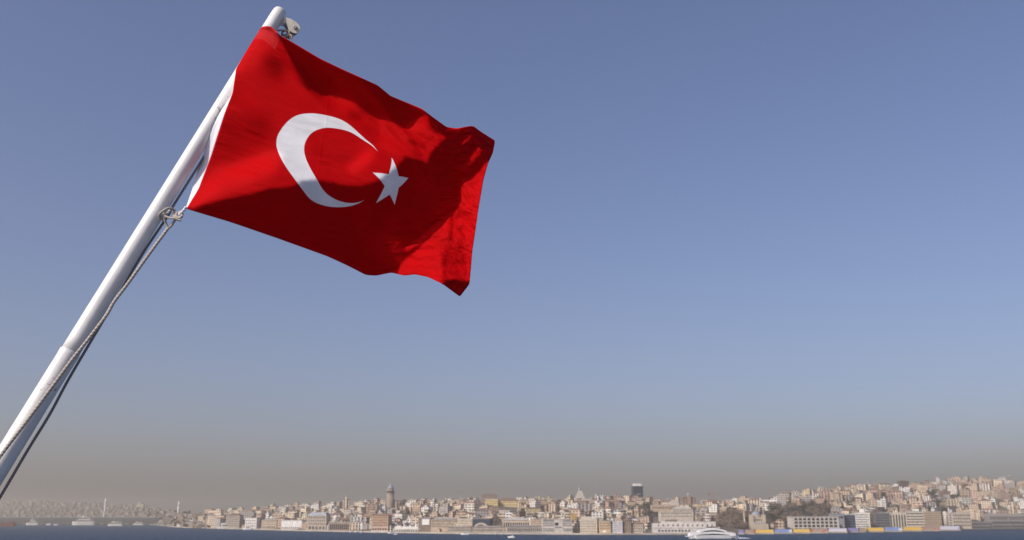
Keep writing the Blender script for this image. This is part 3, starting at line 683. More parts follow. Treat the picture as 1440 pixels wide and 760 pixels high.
# the many other small roofs that only fill the gaps read as one mass
mass_w, mass_r = MB(), MB()
def mass_house(px, t, wpx, hpx, rg):
    p = spot(px, t); k = p.y * CP / 1400; w, h_, d = wpx * k, hpx * k, rg.uniform(9, 13); a = rg.uniform(-.9, .2)
    wm = MB(); wm.box(-w / 2, w / 2, -d / 2, d / 2, -6, h_, 0, False, False); rm = MB()
    if rg.random() < .35: rm.hip(-w / 2, w / 2, -d / 2, d / 2, h_, min(w, d) * .22, rg.randrange(3))
    else: rm.box(-w / 2 - .2, w / 2 + .2, -d / 2 - .2, d / 2 + .2, h_, h_ + .5, 3 + rg.randrange(3))
    turn = Matrix.Translation(p) @ Matrix.Rotation(a, 4, 'Z'); paint = rg.choices(range(6), [24, 20, 19, 14, 10, 9])[0]
    for i, corners in enumerate(wm.f): mass_w.face([turn @ wm.v[q] for q in corners], paint, wm.uv[i])
    for i, corners in enumerate(rm.f): mass_r.face([turn @ rm.v[q] for q in corners], rm.m[i], rm.uv[i])
r2 = random.Random(7)
x = 288
while x < 1480:
    for t in (.06 + r2.random() * .1, .2 + r2.random() * .1, .3 + r2.random() * .1, .42 + r2.random() * .12, .56 + r2.random() * .12, .7 + r2.random() * .12, .84 + r2.random() * .1, .97):
        ri = min(range(8), key=lambda i: abs(ROWS[i][0] - t))
        if any(a <= ri <= b_ and x0 - 3 < x < x1 + 3 for a, b_, x0, x1 in CLEAR): continue
        if r2.random() < .85: mass_house(x + r2.uniform(-6, 6), t, r2.uniform(6, 13), r2.uniform(4, 7.5), r2)
    x += 14
WALLS6 = [wall_mat('windowed_wall_%s' % n_.replace(' ', '_'), 3.0, 3.2, .42, .5, c) for n_, c in PAINT[:6]]
ROOF6 = [plain('tile_roof', c, .9, .2, .05) for c in TILE] + [plain('flat_roof', c, .9, .2, .05) for c in FLAT[:3]]
mw = mass_w.build('distant_houses', None, mats=WALLS6); tag(mw, 'small houses packed between the larger ones across the hillside', None, None, 'stuff')
mr_ = mass_r.build('distant_roofs', None, mats=ROOF6, parent=mw); mr_['kind'] = 'stuff'
# the far hazy shore at the left beyond the bridge
mass_w, mass_r = MB(), MB()
x = -60
while x < 292:
    for t in [.02 + .11 * i + r2.uniform(-.03, .03) for i in range(10)]:
        if r2.random() < .8: mass_house(x + r2.uniform(-4, 4), min(t, 1), r2.uniform(4, 9), r2.uniform(2.2, 4.8), r2)
    x += 7
WALLS_FAR = [wall_mat('darkened_wall_%d' % i, 3.0, 3.2, .5, .55, tuple(q * .62 for q in c)) for i, (n_, c) in enumerate(PAINT[:6])]  # the hillside wall colours scaled to a darker tone
mw2 = mass_w.build('far_shore_houses', None, mats=WALLS_FAR); tag(mw2, 'hazy brown houses covering the far shore beyond the bridge', None, None, 'stuff')
mr2 = mass_r.build('far_shore_roofs', None, mats=ROOF6, parent=mw2); mr2['kind'] = 'stuff'
# far mosque on the left skyline
b = at(198, 712, 4900); fm = empty('hilltop_mosque', b); tag(fm, 'small hazy domed mosque on the far left skyline between the two bridge pylons', 'mosque')
k = 4900 * CP / 1400
slab(fm, 'prayer_hall', 'cut_stone', -5 * k, 5 * k, -12, 12, -20, 3 * k)
mb = MB(); mb.lathe([(4 * k * math.cos(R(a)), 3 * k + 3 * k * math.sin(R(a))) for a in range(0, 90, 15)] + [(.2, 6.2 * k)], 20); mb.build('dome', M['lead'], fm, True)
for s_ in (-5.5, 5.5):
    mb = MB(); mb.lathe([(.35 * k, -20), (.3 * k, 6 * k), (.05, 7.4 * k)], 10, (s_ * k, 0)); mb.build('minaret', M['cut_stone'], fm, True)

# ------------------------------------------------------------------ bridge and pylons at the left
by = 3300.0
x0, x1 = at(-260, 731, by).x, at(226, 731, by).x
br = empty('low_bridge', Vector(((x0 + x1) / 2, by, 0))); tag(br, 'long low grey bridge over the water at the left with a pale railing', 'bridge')
hw = (x1 - x0) / 2; zt = at(100, 728.2, by).z
M['bridge_grey'] = plain('bridge_grey', (0.075, 0.08, 0.09), 0.8, 0.2, 0.02)
slab(br, 'deck', 'bridge_grey', -hw, hw, -18, 18, zt * .55, zt)
slab(br, 'railing', 'lead', -hw, hw, -18.4, -18.05, zt, zt + 2.2)
first = None
for i in range(40):
    xx = -hw + (i + .5) * 2 * hw / 40
    if first is None:
        mb = MB(); mb.box(-5, 5, -16, 16, -2, zt * .55 - .01); o = first = mb.build('pier', M['bridge_grey'], br)
    else: o = first.copy(); COL.objects.link(o); o.parent = br
    o.location = (xx, 0, 0)
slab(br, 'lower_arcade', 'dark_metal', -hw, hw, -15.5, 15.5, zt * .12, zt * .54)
for px_, yt_, yb_ in ((147, 701, 727), (250.5, 705.5, 729)):
    yy = 4100.0 if px_ < 200 else 3300.0
    b = at(px_ - 1, yb_ + 6, yy); pyl = empty('bridge_pylon', b)
    tag(pyl, 'pale tapering bridge pylon above the far shore at left' if px_ < 200 else 'pale tapering bridge pylon above the moored ferries', 'pylon', 'pale bridge pylons')
    H = at(px_, yt_, yy).z - b.z; k = yy * CP / 1400
    mb = MB(); mb.lathe([(1.7 * k, -8), (1.5 * k, H * .5), (1.15 * k, H * .97), (.5 * k, H)], 10); mb.build('column', M['white_paint'], pyl, True)
    slab(pyl, 'foot', 'cut_stone', -2.2 * k, 2.2 * k, -2.2 * k, 2.2 * k, -10, H * .12)
    slab(pyl, 'saddle', 'lead', -1.3 * k, 1.3 * k, -1.3 * k, 1.3 * k, H * .80, H * .83)

# ------------------------------------------------------------------ hoardings along the quay
def hoarding_mat(name, base, spots, spot_col, sc):
    m = bpy.data.materials.new(name); n, l, p = nodes_of(m); tc = n.new('ShaderNodeTexCoord')
    nt = n.new('ShaderNodeTexNoise'); nt.inputs['Scale'].default_value = sc; nt.inputs['Detail'].default_value = 1; l.new(tc.outputs['Object'], nt.inputs['Vector'])
    r = n.new('ShaderNodeValToRGB'); r.color_ramp.interpolation = 'EASE'; l.new(nt.outputs['Fac'], r.inputs[0])
    r.color_ramp.elements[0].position = spots; r.color_ramp.elements[0].color = (*base, 1)
    r.color_ramp.elements[1].position = spots + .06; r.color_ramp.elements[1].color = (*spot_col, 1)
    l.new(r.outputs[0], p.inputs['Base Color']); p.inputs['Roughness'].default_value = .6; return m
M['hoard_yellow'] = hoarding_mat('yellow_hoarding', (0.80, 0.52, 0.10), .68, (0.75, 0.35, 0.08), .05)
M['hoard_blue'] = hoarding_mat('blue_white_hoarding', (0.22, 0.32, 0.62), .50, (0.70, 0.72, 0.80), .12)
M['hoard_white'] = hoarding_mat('white_lilac_hoarding', (0.66, 0.66, 0.74), .62, (0.45, 0.48, 0.72), .12)
M['hoard_red'] = hoarding_mat('beige_red_hoarding', (0.42, 0.30, 0.22), .58, (0.62, 0.08, 0.06), .3)
M['hoard_violet'] = hoarding_mat('violet_hoarding', (0.26, 0.24, 0.52), .66, (0.5, 0.5, 0.66), .15)
for x0, x1, mt, lb in BOARDS:
    pc = (x0 + x1) / 2; y = shore_y(pc) + 2.0
    pa, pb = at(x0, 745, y), at(x1, 745, y); w = pb.x - pa.x
    o = empty('hoarding', Vector(((pa.x + pb.x) / 2, y, QUAY))); tag(o, lb, 'hoarding', 'hoardings along the far quay')
    zt = at(pc, lerp_table(SHORE, pc) - 6.2, y).z - QUAY
    slab(o, 'panel', mt, -w / 2 + .3, w / 2 - .3, -.1, .1, .06, zt)
    slab(o, 'frame', 'lead', -w / 2 + .3, w / 2 - .3, -.15, .3, zt + .003, zt + .4)
    for s_ in (-.45, -.15, .15, .45): slab(o, 'post', 'dark_metal', s_ * w - .15, s_ * w + .15, .11, .4, 0, zt)

# ------------------------------------------------------------------ trees
leaf_rng = random.Random(3)
def leaf_mat(name, a, b):
    m = bpy.data.materials.new(name); n, l, p = nodes_of(m); geo = n.new('ShaderNodeNewGeometry'); oi = n.new('ShaderNodeObjectInfo')
    mix = n.new('ShaderNodeMix'); mix.data_type = 'RGBA'; l.new(geo.outputs['Random Per Island'], mix.inputs['Factor']); mix.inputs[6].default_value = (*a, 1); mix.inputs[7].default_value = (*b, 1)
    l.new(mix.outputs[2], p.inputs['Base Color']); p.inputs['Roughness'].default_value = .9; return m
M['bare_twigs'] = leaf_mat('bare_twigs', (0.16, 0.12, 0.095), (0.27, 0.21, 0.165))
M['evergreen'] = leaf_mat('evergreen', (0.025, 0.035, 0.02), (0.07, 0.08, 0.042))
def crown_mesh(kind, seed):
    rg = random.Random(seed); v, f = [], []
    cl = [(Vector((rg.uniform(-.5, .5), rg.uniform(-.5, .5), rg.uniform(.35, .85))), rg.uniform(.22, .42)) for _ in range(7)] if kind != 'cypress' else \
        [(Vector((rg.uniform(-.06, .06), rg.uniform(-.06, .06), z)), .20 * (1.15 - z)) for z in (.15, .3, .45, .6, .75, .9)]
    for _ in range(420):
        c, r = rg.choice(cl); dv = Vector((rg.gauss(0, 1), rg.gauss(0, 1), rg.gauss(0, 1))).normalized() * r * rg.random() ** .4
        p = c + dv; s = rg.uniform(.03, .075); a = Vector((rg.gauss(0, 1), rg.gauss(0, 1), rg.gauss(0, 1))).normalized(); x, y = frame_of2(a); n = len(v)
        v += [p + x * s, p + y * s * .7, p - x * s, p - y * s * .7]; f.append([n, n + 1, n + 2, n + 3])
    me = bpy.data.meshes.new('crown'); me.from_pydata([tuple(q) for q in v], [], f); me.materials.append(M['bare_twigs' if kind == 'bare' else 'evergreen']); return me
def trunk_mesh(seed):
    rg = random.Random(seed); mb = MB(); mb.lathe([(.05, -.25), (.035, .2), (.022, .45), (.008, .8)], 6)
    for _ in range(5):
        a = rg.uniform(0, 6.28); z = rg.uniform(.25, .5); bar(mb, Vector((0, 0, z)), Vector((math.cos(a) * .35, math.sin(a) * .35, z + rg.uniform(.15, .35))), .01)
    me = bpy.data.meshes.new('trunk'); me.from_pydata([tuple(q) for q in mb.v], [], mb.f); me.materials.append(M['bark']); return me
CROWNS = {k_: [crown_mesh(k_, s_ + 10 * i) for s_ in range(4)] for i, k_ in enumerate(('bare', 'evergreen', 'cypress'))}
TRUNKS = [trunk_mesh(s_) for s_ in range(4)]
NAMES = {'bare': 'bare_tree', 'evergreen': 'evergreen_tree', 'cypress': 'cypress_tree'}
def tree(px, t, hpx, kind, label, group):
    p = spot(px, t); k = p.y * CP / 1400; h = hpx * k
    o = empty(NAMES[kind], p, leaf_rng.uniform(0, 6.28)); s_ = leaf_rng.uniform(.85, 1.15); o.scale = (h * s_, h * s_, h)
    tag(o, label, 'tree', group)
    i = leaf_rng.randrange(4)
    for nm, me in (('trunk', TRUNKS[i]), ('crown', CROWNS[kind][i])):
        c = bpy.data.objects.new(nm, me); COL.objects.link(c); c.parent = o
def grove(x0, x1, t0, t1, n, kinds, hpx, label, group):
    for _ in range(n):
        kd = leaf_rng.choice(kinds); wd = {'bare': 'bare brown tree', 'evergreen': 'dark evergreen tree', 'cypress': 'narrow dark cypress tree'}[kd]
        tree(leaf_rng.uniform(x0, x1), leaf_rng.uniform(t0, t1), leaf_rng.uniform(*hpx), kd, wd + ' ' + label, wd + 's ' + group)
grove(1008, 1050, .10, .48, 28, ['bare'] * 8 + ['evergreen'], (8, 13), 'on the wooded slope left of the domed mosque', 'left of the mosque')
grove(1050, 1084, .20, .36, 12, ['bare'] * 4 + ['evergreen'], (8, 12), 'behind the domed mosque', 'behind the mosque')
grove(1086, 1168, .22, .64, 44, ['bare'] * 6 + ['evergreen'] + ['cypress'], (8, 13), 'on the open slope above the pale grid office', 'above the grid office')
grove(922, 1004, .09, .2, 26, ['bare'] * 5 + ['evergreen'], (7, 10), 'behind the cruise terminal', 'behind the cruise terminal')
grove(884, 912, .50, .72, 12, ['bare', 'evergreen'], (7, 11), 'in the dark gap under the glass high rise', 'under the high rise')
grove(905, 926, .34, .48, 7, ['bare', 'evergreen'], (7, 10), 'in the slope gap left of the long tan building', 'by the tan building')
grove(1224, 1236, .06, .25, 9, ['bare', 'bare', 'evergreen'], (9, 15), 'between the white office and the dark grey one', 'by the dark office')
grove(1322, 1333, .05, .3, 9, ['evergreen', 'bare'], (9, 14), 'beside the rounded corner tower', 'by the corner tower')
grove(547, 552, .05, .10, 4, ['evergreen'], (9, 13), 'in the gap right of the orange beige brick block', 'by the brick block')
grove(690, 705, .08, .14, 4, ['bare'], (7, 10), 'right of the dark arched shed', 'by the arched shed')
for lab, a0, a1 in (('among the houses left of the round stone tower', 330, 540), ('among the houses right of the round stone tower', 556, 700), ('among the houses above the white striped office', 740, 880)):
    grove(a0, a1, .15, .9, 9, ['bare', 'evergreen', 'cypress'], (6, 9), lab, lab)
grove(1170, 1300, .2, .9, 16, ['evergreen', 'bare', 'cypress'], (8, 12), 'among the apartment blocks above the office row', 'above the office row')
grove(1300, 1445, .2, .9, 18, ['evergreen', 'bare'], (8, 12), 'among the apartment blocks near the right edge', 'near the right edge')

# ------------------------------------------------------------------ boats
M['hull_white'] = plain('hull_white', (0.80, 0.79, 0.77), 0.4, 0.06, 0.2)
M['hull_red'] = plain('hull_red', (0.16, 0.02, 0.02), 0.6, 0.2, 0.2)
M['boat_dark'] = plain('boat_dark', (0.025, 0.027, 0.032), 0.25, 0.2, 0.3)
M['foam'] = plain('foam', (0.70, 0.72, 0.74), 0.9, 0.3, 0.2)
def hull_mb(L, B, z0, z1, bow=.25, stern=.08, sheer=.0, n=16):
    """boat hull from plan sections: pointed bow towards -x"""
    mb = MB(); sec = []
    for i in range(n + 1):
        t = i / n; x = (t - .5) * L
        b = B / 2 * (min(1, t / bow) ** .6 if t < bow else 1) * (1 if t < 1 - stern else 1 - .25 * (t - 1 + stern) / stern)
        zz_ = z1 + sheer * (abs(t - .5) * 2) ** 2
        sec.append([(x, -b, zz_), (x, -b * .82, z0), (x, b * .82, z0), (x, b, zz_)])
    for a, b in zip(sec, sec[1:]):
        for j in range(3): mb.face([a[j], b[j], b[j + 1], a[j + 1]])
        mb.face([a[3], b[3], b[0], a[0]])
    mb.face(sec[-1]); mb.face(sec[0][::-1]); return mb
# catamaran ferry
fy = 905.0; b = at(1001, 757.2, fy); b.z = 0
fe = empty('catamaran_ferry', b, R(3)); tag(fe, 'large white ferry with curved black window bands crossing before the long terminal', 'ferry')
k = fy * CP / 1400; L = 66 * k
zz = lambda py: max(0.05, at(1001, py, fy).z)
def arc_panel(L0, L1, za, zb, yh, rise, mat, name, n=18, thick=.25, parent=None, taper=True):
    """a curved band on the ferry side: bottom za, top zb in the middle, falling to the ends"""
    mb = MB()
    for side in (-1, 1):
        for i in range(n):
            t0, t1 = i / n, (i + 1) / n; x0, x1 = L0 + (L1 - L0) * t0, L0 + (L1 - L0) * t1
            c0, c1 = math.sin(math.pi * t0) ** .6 if 0 < t0 < 1 else 0, math.sin(math.pi * t1) ** .6 if 0 < t1 < 1 else 0
            q = [(x0, za + rise * c0), (x1, za + rise * c1), (x1, za + rise * c1 + (zb - za) * (c1 if taper else 1)), (x0, za + rise * c0 + (zb - za) * (c0 if taper else 1))]
            o_, i_ = side * yh, side * (yh - thick)
            mb.face([(x, o_, z) for x, z in q]); mb.face([(q[3][0], o_, q[3][1]), (q[2][0], o_, q[2][1]), (q[2][0], i_, q[2][1]), (q[3][0], i_, q[3][1])])
            mb.face([(q[0][0], o_, q[0][1]), (q[1][0], o_, q[1][1]), (q[1][0], i_, q[1][1]), (q[0][0], i_, q[0][1])])
    return mb.build(name, M[mat], parent)
def prism(prof, y0, y1, name, mat, parent, smooth=False):
    n = len(prof); v = [(x, y0, z) for x, z in prof] + [(x, y1, z) for x, z in prof]
    return mesh_obj(name, v, [list(range(n)), list(range(n, 2 * n))[::-1]] + [[i, (i + 1) % n, n + (i + 1) % n, n + i][::-1] for i in range(n)], M[mat], parent)
HB = 6.5
hull_mb(L, 2 * HB, -1.0, zz(753.6), .1, .1).build('hull', M['hull_white'], fe)
for s_ in (-1, 1):
    mb = MB(); mb.box(-L * .46, L * .46, s_ * HB * .86 - .02, s_ * HB * .86 + .02, -0.2, .55); mb.build('boot_stripe', M['boat_dark'], fe)
z1, z2, z3_ = zz(753.6), zz(748.6), zz(743.4)
prof = [(-L * .49, z1), (L * .49, z1), (L * .47, z1 + (z2 - z1) * .7), (L * .38, z2)] + [(L * .30 * math.cos(R(a)) , z2 + (z3_ - z2) * math.sin(R(a)) ) for a in range(0, 181, 15)] + [(-L * .38, z2), (-L * .47, z1 + (z2 - z1) * .7)]
prism(prof, -HB * .92, HB * .92, 'superstructure', 'hull_white', fe)
arc_panel(-L * .38, L * .38, z1 + .15, z1 + 1.5, HB * .92 + .06, .25, 'boat_dark', 'window_band', parent=fe)
arc_panel(-L * .27, L * .27, z2 - .55, z2 + .75, HB * .92 + .06, 1.0, 'boat_dark', 'window_band', parent=fe)
slab(fe, 'wheelhouse', 'hull_white', -L * .10, L * .10, -3.4, 3.4, z3_, z3_ + .5)
slab(fe, 'wheelhouse_glass', 'boat_dark', -L * .095, L * .095, -3.3, 3.3, z3_ + .503, z3_ + 1.3)
slab(fe, 'wheelhouse_roof', 'hull_red', -L * .11, L * .11, -3.7, 3.7, z3_ + 1.303, z3_ + 1.6)
mb = MB(); mb.lathe([(.12, z3_ + 1.6), (.06, z3_ + 4.0)], 6); mb.build('mast', M['dark_metal'], fe)
for s_ in (-1, 1): slab(fe, 'ramp', 'hull_white', s_ * L * .52 - 1.6, s_ * L * .52 + 1.6, -3.2, 3.2, z1 - .9, z1 - .3)
def foam_patch(name, px0, px1, py, y, width, label, hump=.7):
    x0, x1 = at(px0, py, y).x, at(px1, py, y).x; n = 26; m_ = 5; v, f = [], []; rg = random.Random(int(px0))
    for i in range(n + 1):
        t = i / n
        for j in range(m_):
            s_ = j / (m_ - 1) - .5; w_ = width * (.25 + .75 * (1 - t)) * rg.uniform(.8, 1.2)
            v.append((x0 + (x1 - x0) * t, y + s_ * w_, .01 + hump * (1 - t) ** .7 * max(0, math.cos(s_ * math.pi)) * rg.uniform(.25, 1.1)))
    for i in range(n):
        for j in range(m_ - 1):
            f.append([i * m_ + j, (i + 1) * m_ + j, (i + 1) * m_ + j + 1, i * m_ + j + 1])
    o = mesh_obj(name, v, f, M['foam'], None, True); tag(o, label, None, None, 'stuff'); return o
foam_patch('wake_foam', 1033, 1056, 757, fy, 9, 'white wake churned behind the large ferry', 1.3)
foam_patch('bow_foam', 968, 985, 757.5, fy - 6, 5, 'white bow wave in front of the large ferry', .5)

M['boat_hazed_white'] = plain('boat_hazed_white', (0.58, 0.55, 0.50), 0.5, 0.12, 0.2)  # white boats; their dimming by haze is put into this colour
def motor_ferry(px, pyw, wpx, label, decks=2, group='white ferries and boats off the far shore', name='passenger_ferry', yaw=0.0, y=None, hpx=None, funnel=True):
    """two deck white passenger boat, waterline at picture row pyw"""
    b_ = -(pyw - 380) / 1400.0; y = y or -CAM_H * (CP - SP * b_) / (SP + CP * b_); b = at(px, pyw, y); b.z = 0; k = y * CP / 1400; L = wpx * k
    o = empty(name, b, yaw); tag(o, label, 'boat', group)
    hz = (hpx or wpx * .28) * k; a = hz * .38
    hull_mb(L, L * .2, -.4, a, .28, .08, a * .35).build('hull', M['boat_hazed_white'], o)
    z = a; l0, l1 = -L * .28, L * .42
    for dk in range(decks):
        hh = (hz - a) / decks
        slab(o, 'deckhouse', 'boat_hazed_white', l0, l1, -L * .085, L * .085, z + .01, z + hh * .86)
        mb = MB(); mb.box(l0 + L * .02, l1 - L * .02, -L * .087, L * .087, z + hh * .34, z + hh * .68); mb.build('window_band', M['boat_dark'], o)
        slab(o, 'deck', 'boat_hazed_white', l0 - L * .02, l1 + L * .02, -L * .095, L * .095, z + hh * .863, z + hh)
        z += hh; l0 += L * .10; l1 -= L * .12
    slab(o, 'bridge', 'boat_hazed_white', l0, l0 + L * .12, -L * .06, L * .06, z + .01, z + hz * .2)
    if funnel:
        mb = MB(); mb.lathe([(L * .025, z), (L * .022, z + hz * .35)], 10, (L * .1, 0)); mb.build('funnel', M['cut_stone'], o, True)
    return o
def small_boat(px, pyw, wpx, label, yaw=0.0, y=None):
    b_ = -(pyw - 380) / 1400.0; y = y or -CAM_H * (CP - SP * b_) / (SP + CP * b_); b = at(px, pyw, y); b.z = 0; k = y * CP / 1400; L = wpx * k
    o = empty('motor_boat', b, yaw); tag(o, label, 'boat', 'small motor boats along the far shore')
    hull_mb(L, L * .3, -.3, L * .16, .35, .06, L * .05).build('hull', M['hull_white'], o)
    prism([(-L * .18, L * .16), (L * .28, L * .16), (L * .26, L * .34), (-L * .08, L * .34)], -L * .11, L * .11, 'cabin', 'hull_white', o)
    prism([(-L * .15, L * .21), (L * .24, L * .21), (L * .23, L * .29), (-L * .10, L * .29)], -L * .114, L * .114, 'cabin_window', 'boat_dark', o)
    return o
motor_ferry(45, 738.9, 17, 'white passenger ferry leftmost of those off the low bridge', 2, hpx=7)
motor_ferry(117, 738.9, 32, 'largest white passenger ferry in front of the low bridge with two humped decks', 2, hpx=11)
motor_ferry(162, 740.0, 21, 'low white passenger ferry nearest to the right of the biggest one by the bridge', 1, hpx=5.5)
motor_ferry(194, 738.8, 14, 'small white passenger ferry far right under the low bridge', 1, hpx=4)
small_boat(68, 738.6, 7, 'tiny white motor boat between the leftmost ferry and the largest one')
small_boat(78, 738.8, 6, 'tiny grey white motor boat just left of the largest ferry')
motor_ferry(270, 741.9, 43, 'long white passenger ferry moored below the second bridge pylon', 2, hpx=8.5)
motor_ferry(322, 744.0, 33, 'white passenger ferry with raked bow moored before the grey cream house', 1, hpx=6.5)
small_boat(348, 745.2, 13, 'flat white motor boat before the small white customs building', R(10))
for px_, py_, lb in ((493, 749.5, 'white motor boat leftmost of three under the colonnaded hall'), (501, 749.7, 'white motor boat in the middle of three under the colonnaded hall'), (508.5, 749.9, 'white motor boat rightmost of three under the colonnaded hall')):
    small_boat(px_, py_, 7, lb, R(70))
small_boat(550, 750.6, 9, 'white motor boat moored at the left end of the ferry terminal', R(20))
small_boat(556, 752.0, 5, 'tiny white motor boat just off the ferry terminal')
small_boat(654, 752.2, 12, 'pale motor boat moored before the left grey beige warehouse', R(5))
small_boat(696.5, 752.4, 6, 'white motor boat left one of two before the quay warehouse', R(65))
small_boat(706, 752.4, 6, 'white motor boat right one of two before the quay warehouse', R(60))
small_boat(719, 756.5, 9.5, 'white motor boat alone on open water below the warehouses', R(-8))
# dark red barge at the far left
b = at(4, 743.6, 2560); b.z = 0; bg = empty('barge', b); tag(bg, 'low dark red barge on the water at the left edge', 'barge'); k = 2560 * CP / 1400; L = 34 * k
hull_mb(L, L * .25, -.5, 4.2 * k, .12, .05, 1.0).build('hull', M['hull_red'], bg)
slab(bg, 'hatch', 'boat_dark', -L * .35, L * .25, -L * .08, L * .08, 4.2 * k + .01, 5.1 * k)
slab(bg, 'deckhouse', 'hull_red', L * .3, L * .42, -L * .07, L * .07, 4.2 * k + .01, 6.3 * k)

print('HOUSES', len(HOUSES))

# ------------------------------------------------------------------ flagpole, flag and halyard on the stern of the boat
def worn_paint(name, col, chip, rough, sc, amount):
    m = plain(name, col, rough, 0.09, sc)
    n, l, p = nodes_of(m); tc = n.new('ShaderNodeTexCoord'); a = n.new('ShaderNodeTexNoise'); a.inputs['Scale'].default_value = sc * 5; a.inputs['Detail'].default_value = 7
    a.inputs['Roughness'].default_value = 0.7; l.new(tc.outputs['Object'], a.inputs['Vector'])
    b = n.new('ShaderNodeTexNoise'); b.inputs['Scale'].default_value = sc * .5; l.new(tc.outputs['Object'], b.inputs['Vector'])
    k = n.new('ShaderNodeMapRange'); k.inputs[1].default_value = 1.22 - amount; k.inputs[2].default_value = 1.27 - amount; l.new(mnode(n, l, 'ADD', a.outputs['Fac'], b.outputs['Fac']), k.inputs[0])
    base_socket = p.inputs['Base Color'].links[0].from_socket
    mx = n.new('ShaderNodeMix'); mx.data_type = 'RGBA'; l.new(k.outputs[0], mx.inputs['Factor']); l.new(base_socket, mx.inputs[6]); mx.inputs[7].default_value = (*chip, 1); l.new(mx.outputs[2], p.inputs['Base Color'])
    bp = n.new('ShaderNodeBump'); bp.inputs['Strength'].default_value = 0.25; bp.inputs['Distance'].default_value = 0.002; l.new(a.outputs['Fac'], bp.inputs['Height']); l.new(bp.outputs[0], p.inputs['Normal'])
    return m
M['pole_paint'] = worn_paint('pole_paint', (0.74, 0.73, 0.70), (0.40, 0.33, 0.25), 0.42, 12, -0.06)
M['pulley_metal'] = plain('pulley_metal', (0.55, 0.52, 0.46), 0.5, 0.22, 60)
M['bolt_metal'] = plain('bolt_metal', (0.30, 0.29, 0.28), 0.45, 0.2, 90, 0.6)
M['sheave_reflected_red'] = plain('sheave_reflected_red', (0.16, 0.02, 0.02), 0.6, 0.2, 60)  # the flag's red reflection is put into the sheave colour
M['hem_cloth'] = worn_paint('hem_cloth', (0.72, 0.71, 0.74), (0.42, 0.40, 0.52), 0.9, 9, 0.10)
M['rope_pale'] = plain('rope_pale', (0.42, 0.375, 0.315), 0.9, 0.25, 300)
M['rope_shaded'] = plain('rope_shaded', (0.24, 0.20, 0.19), 0.9, 0.3, 300)  # same rope as the pale one, with the pole's shade put into its colour

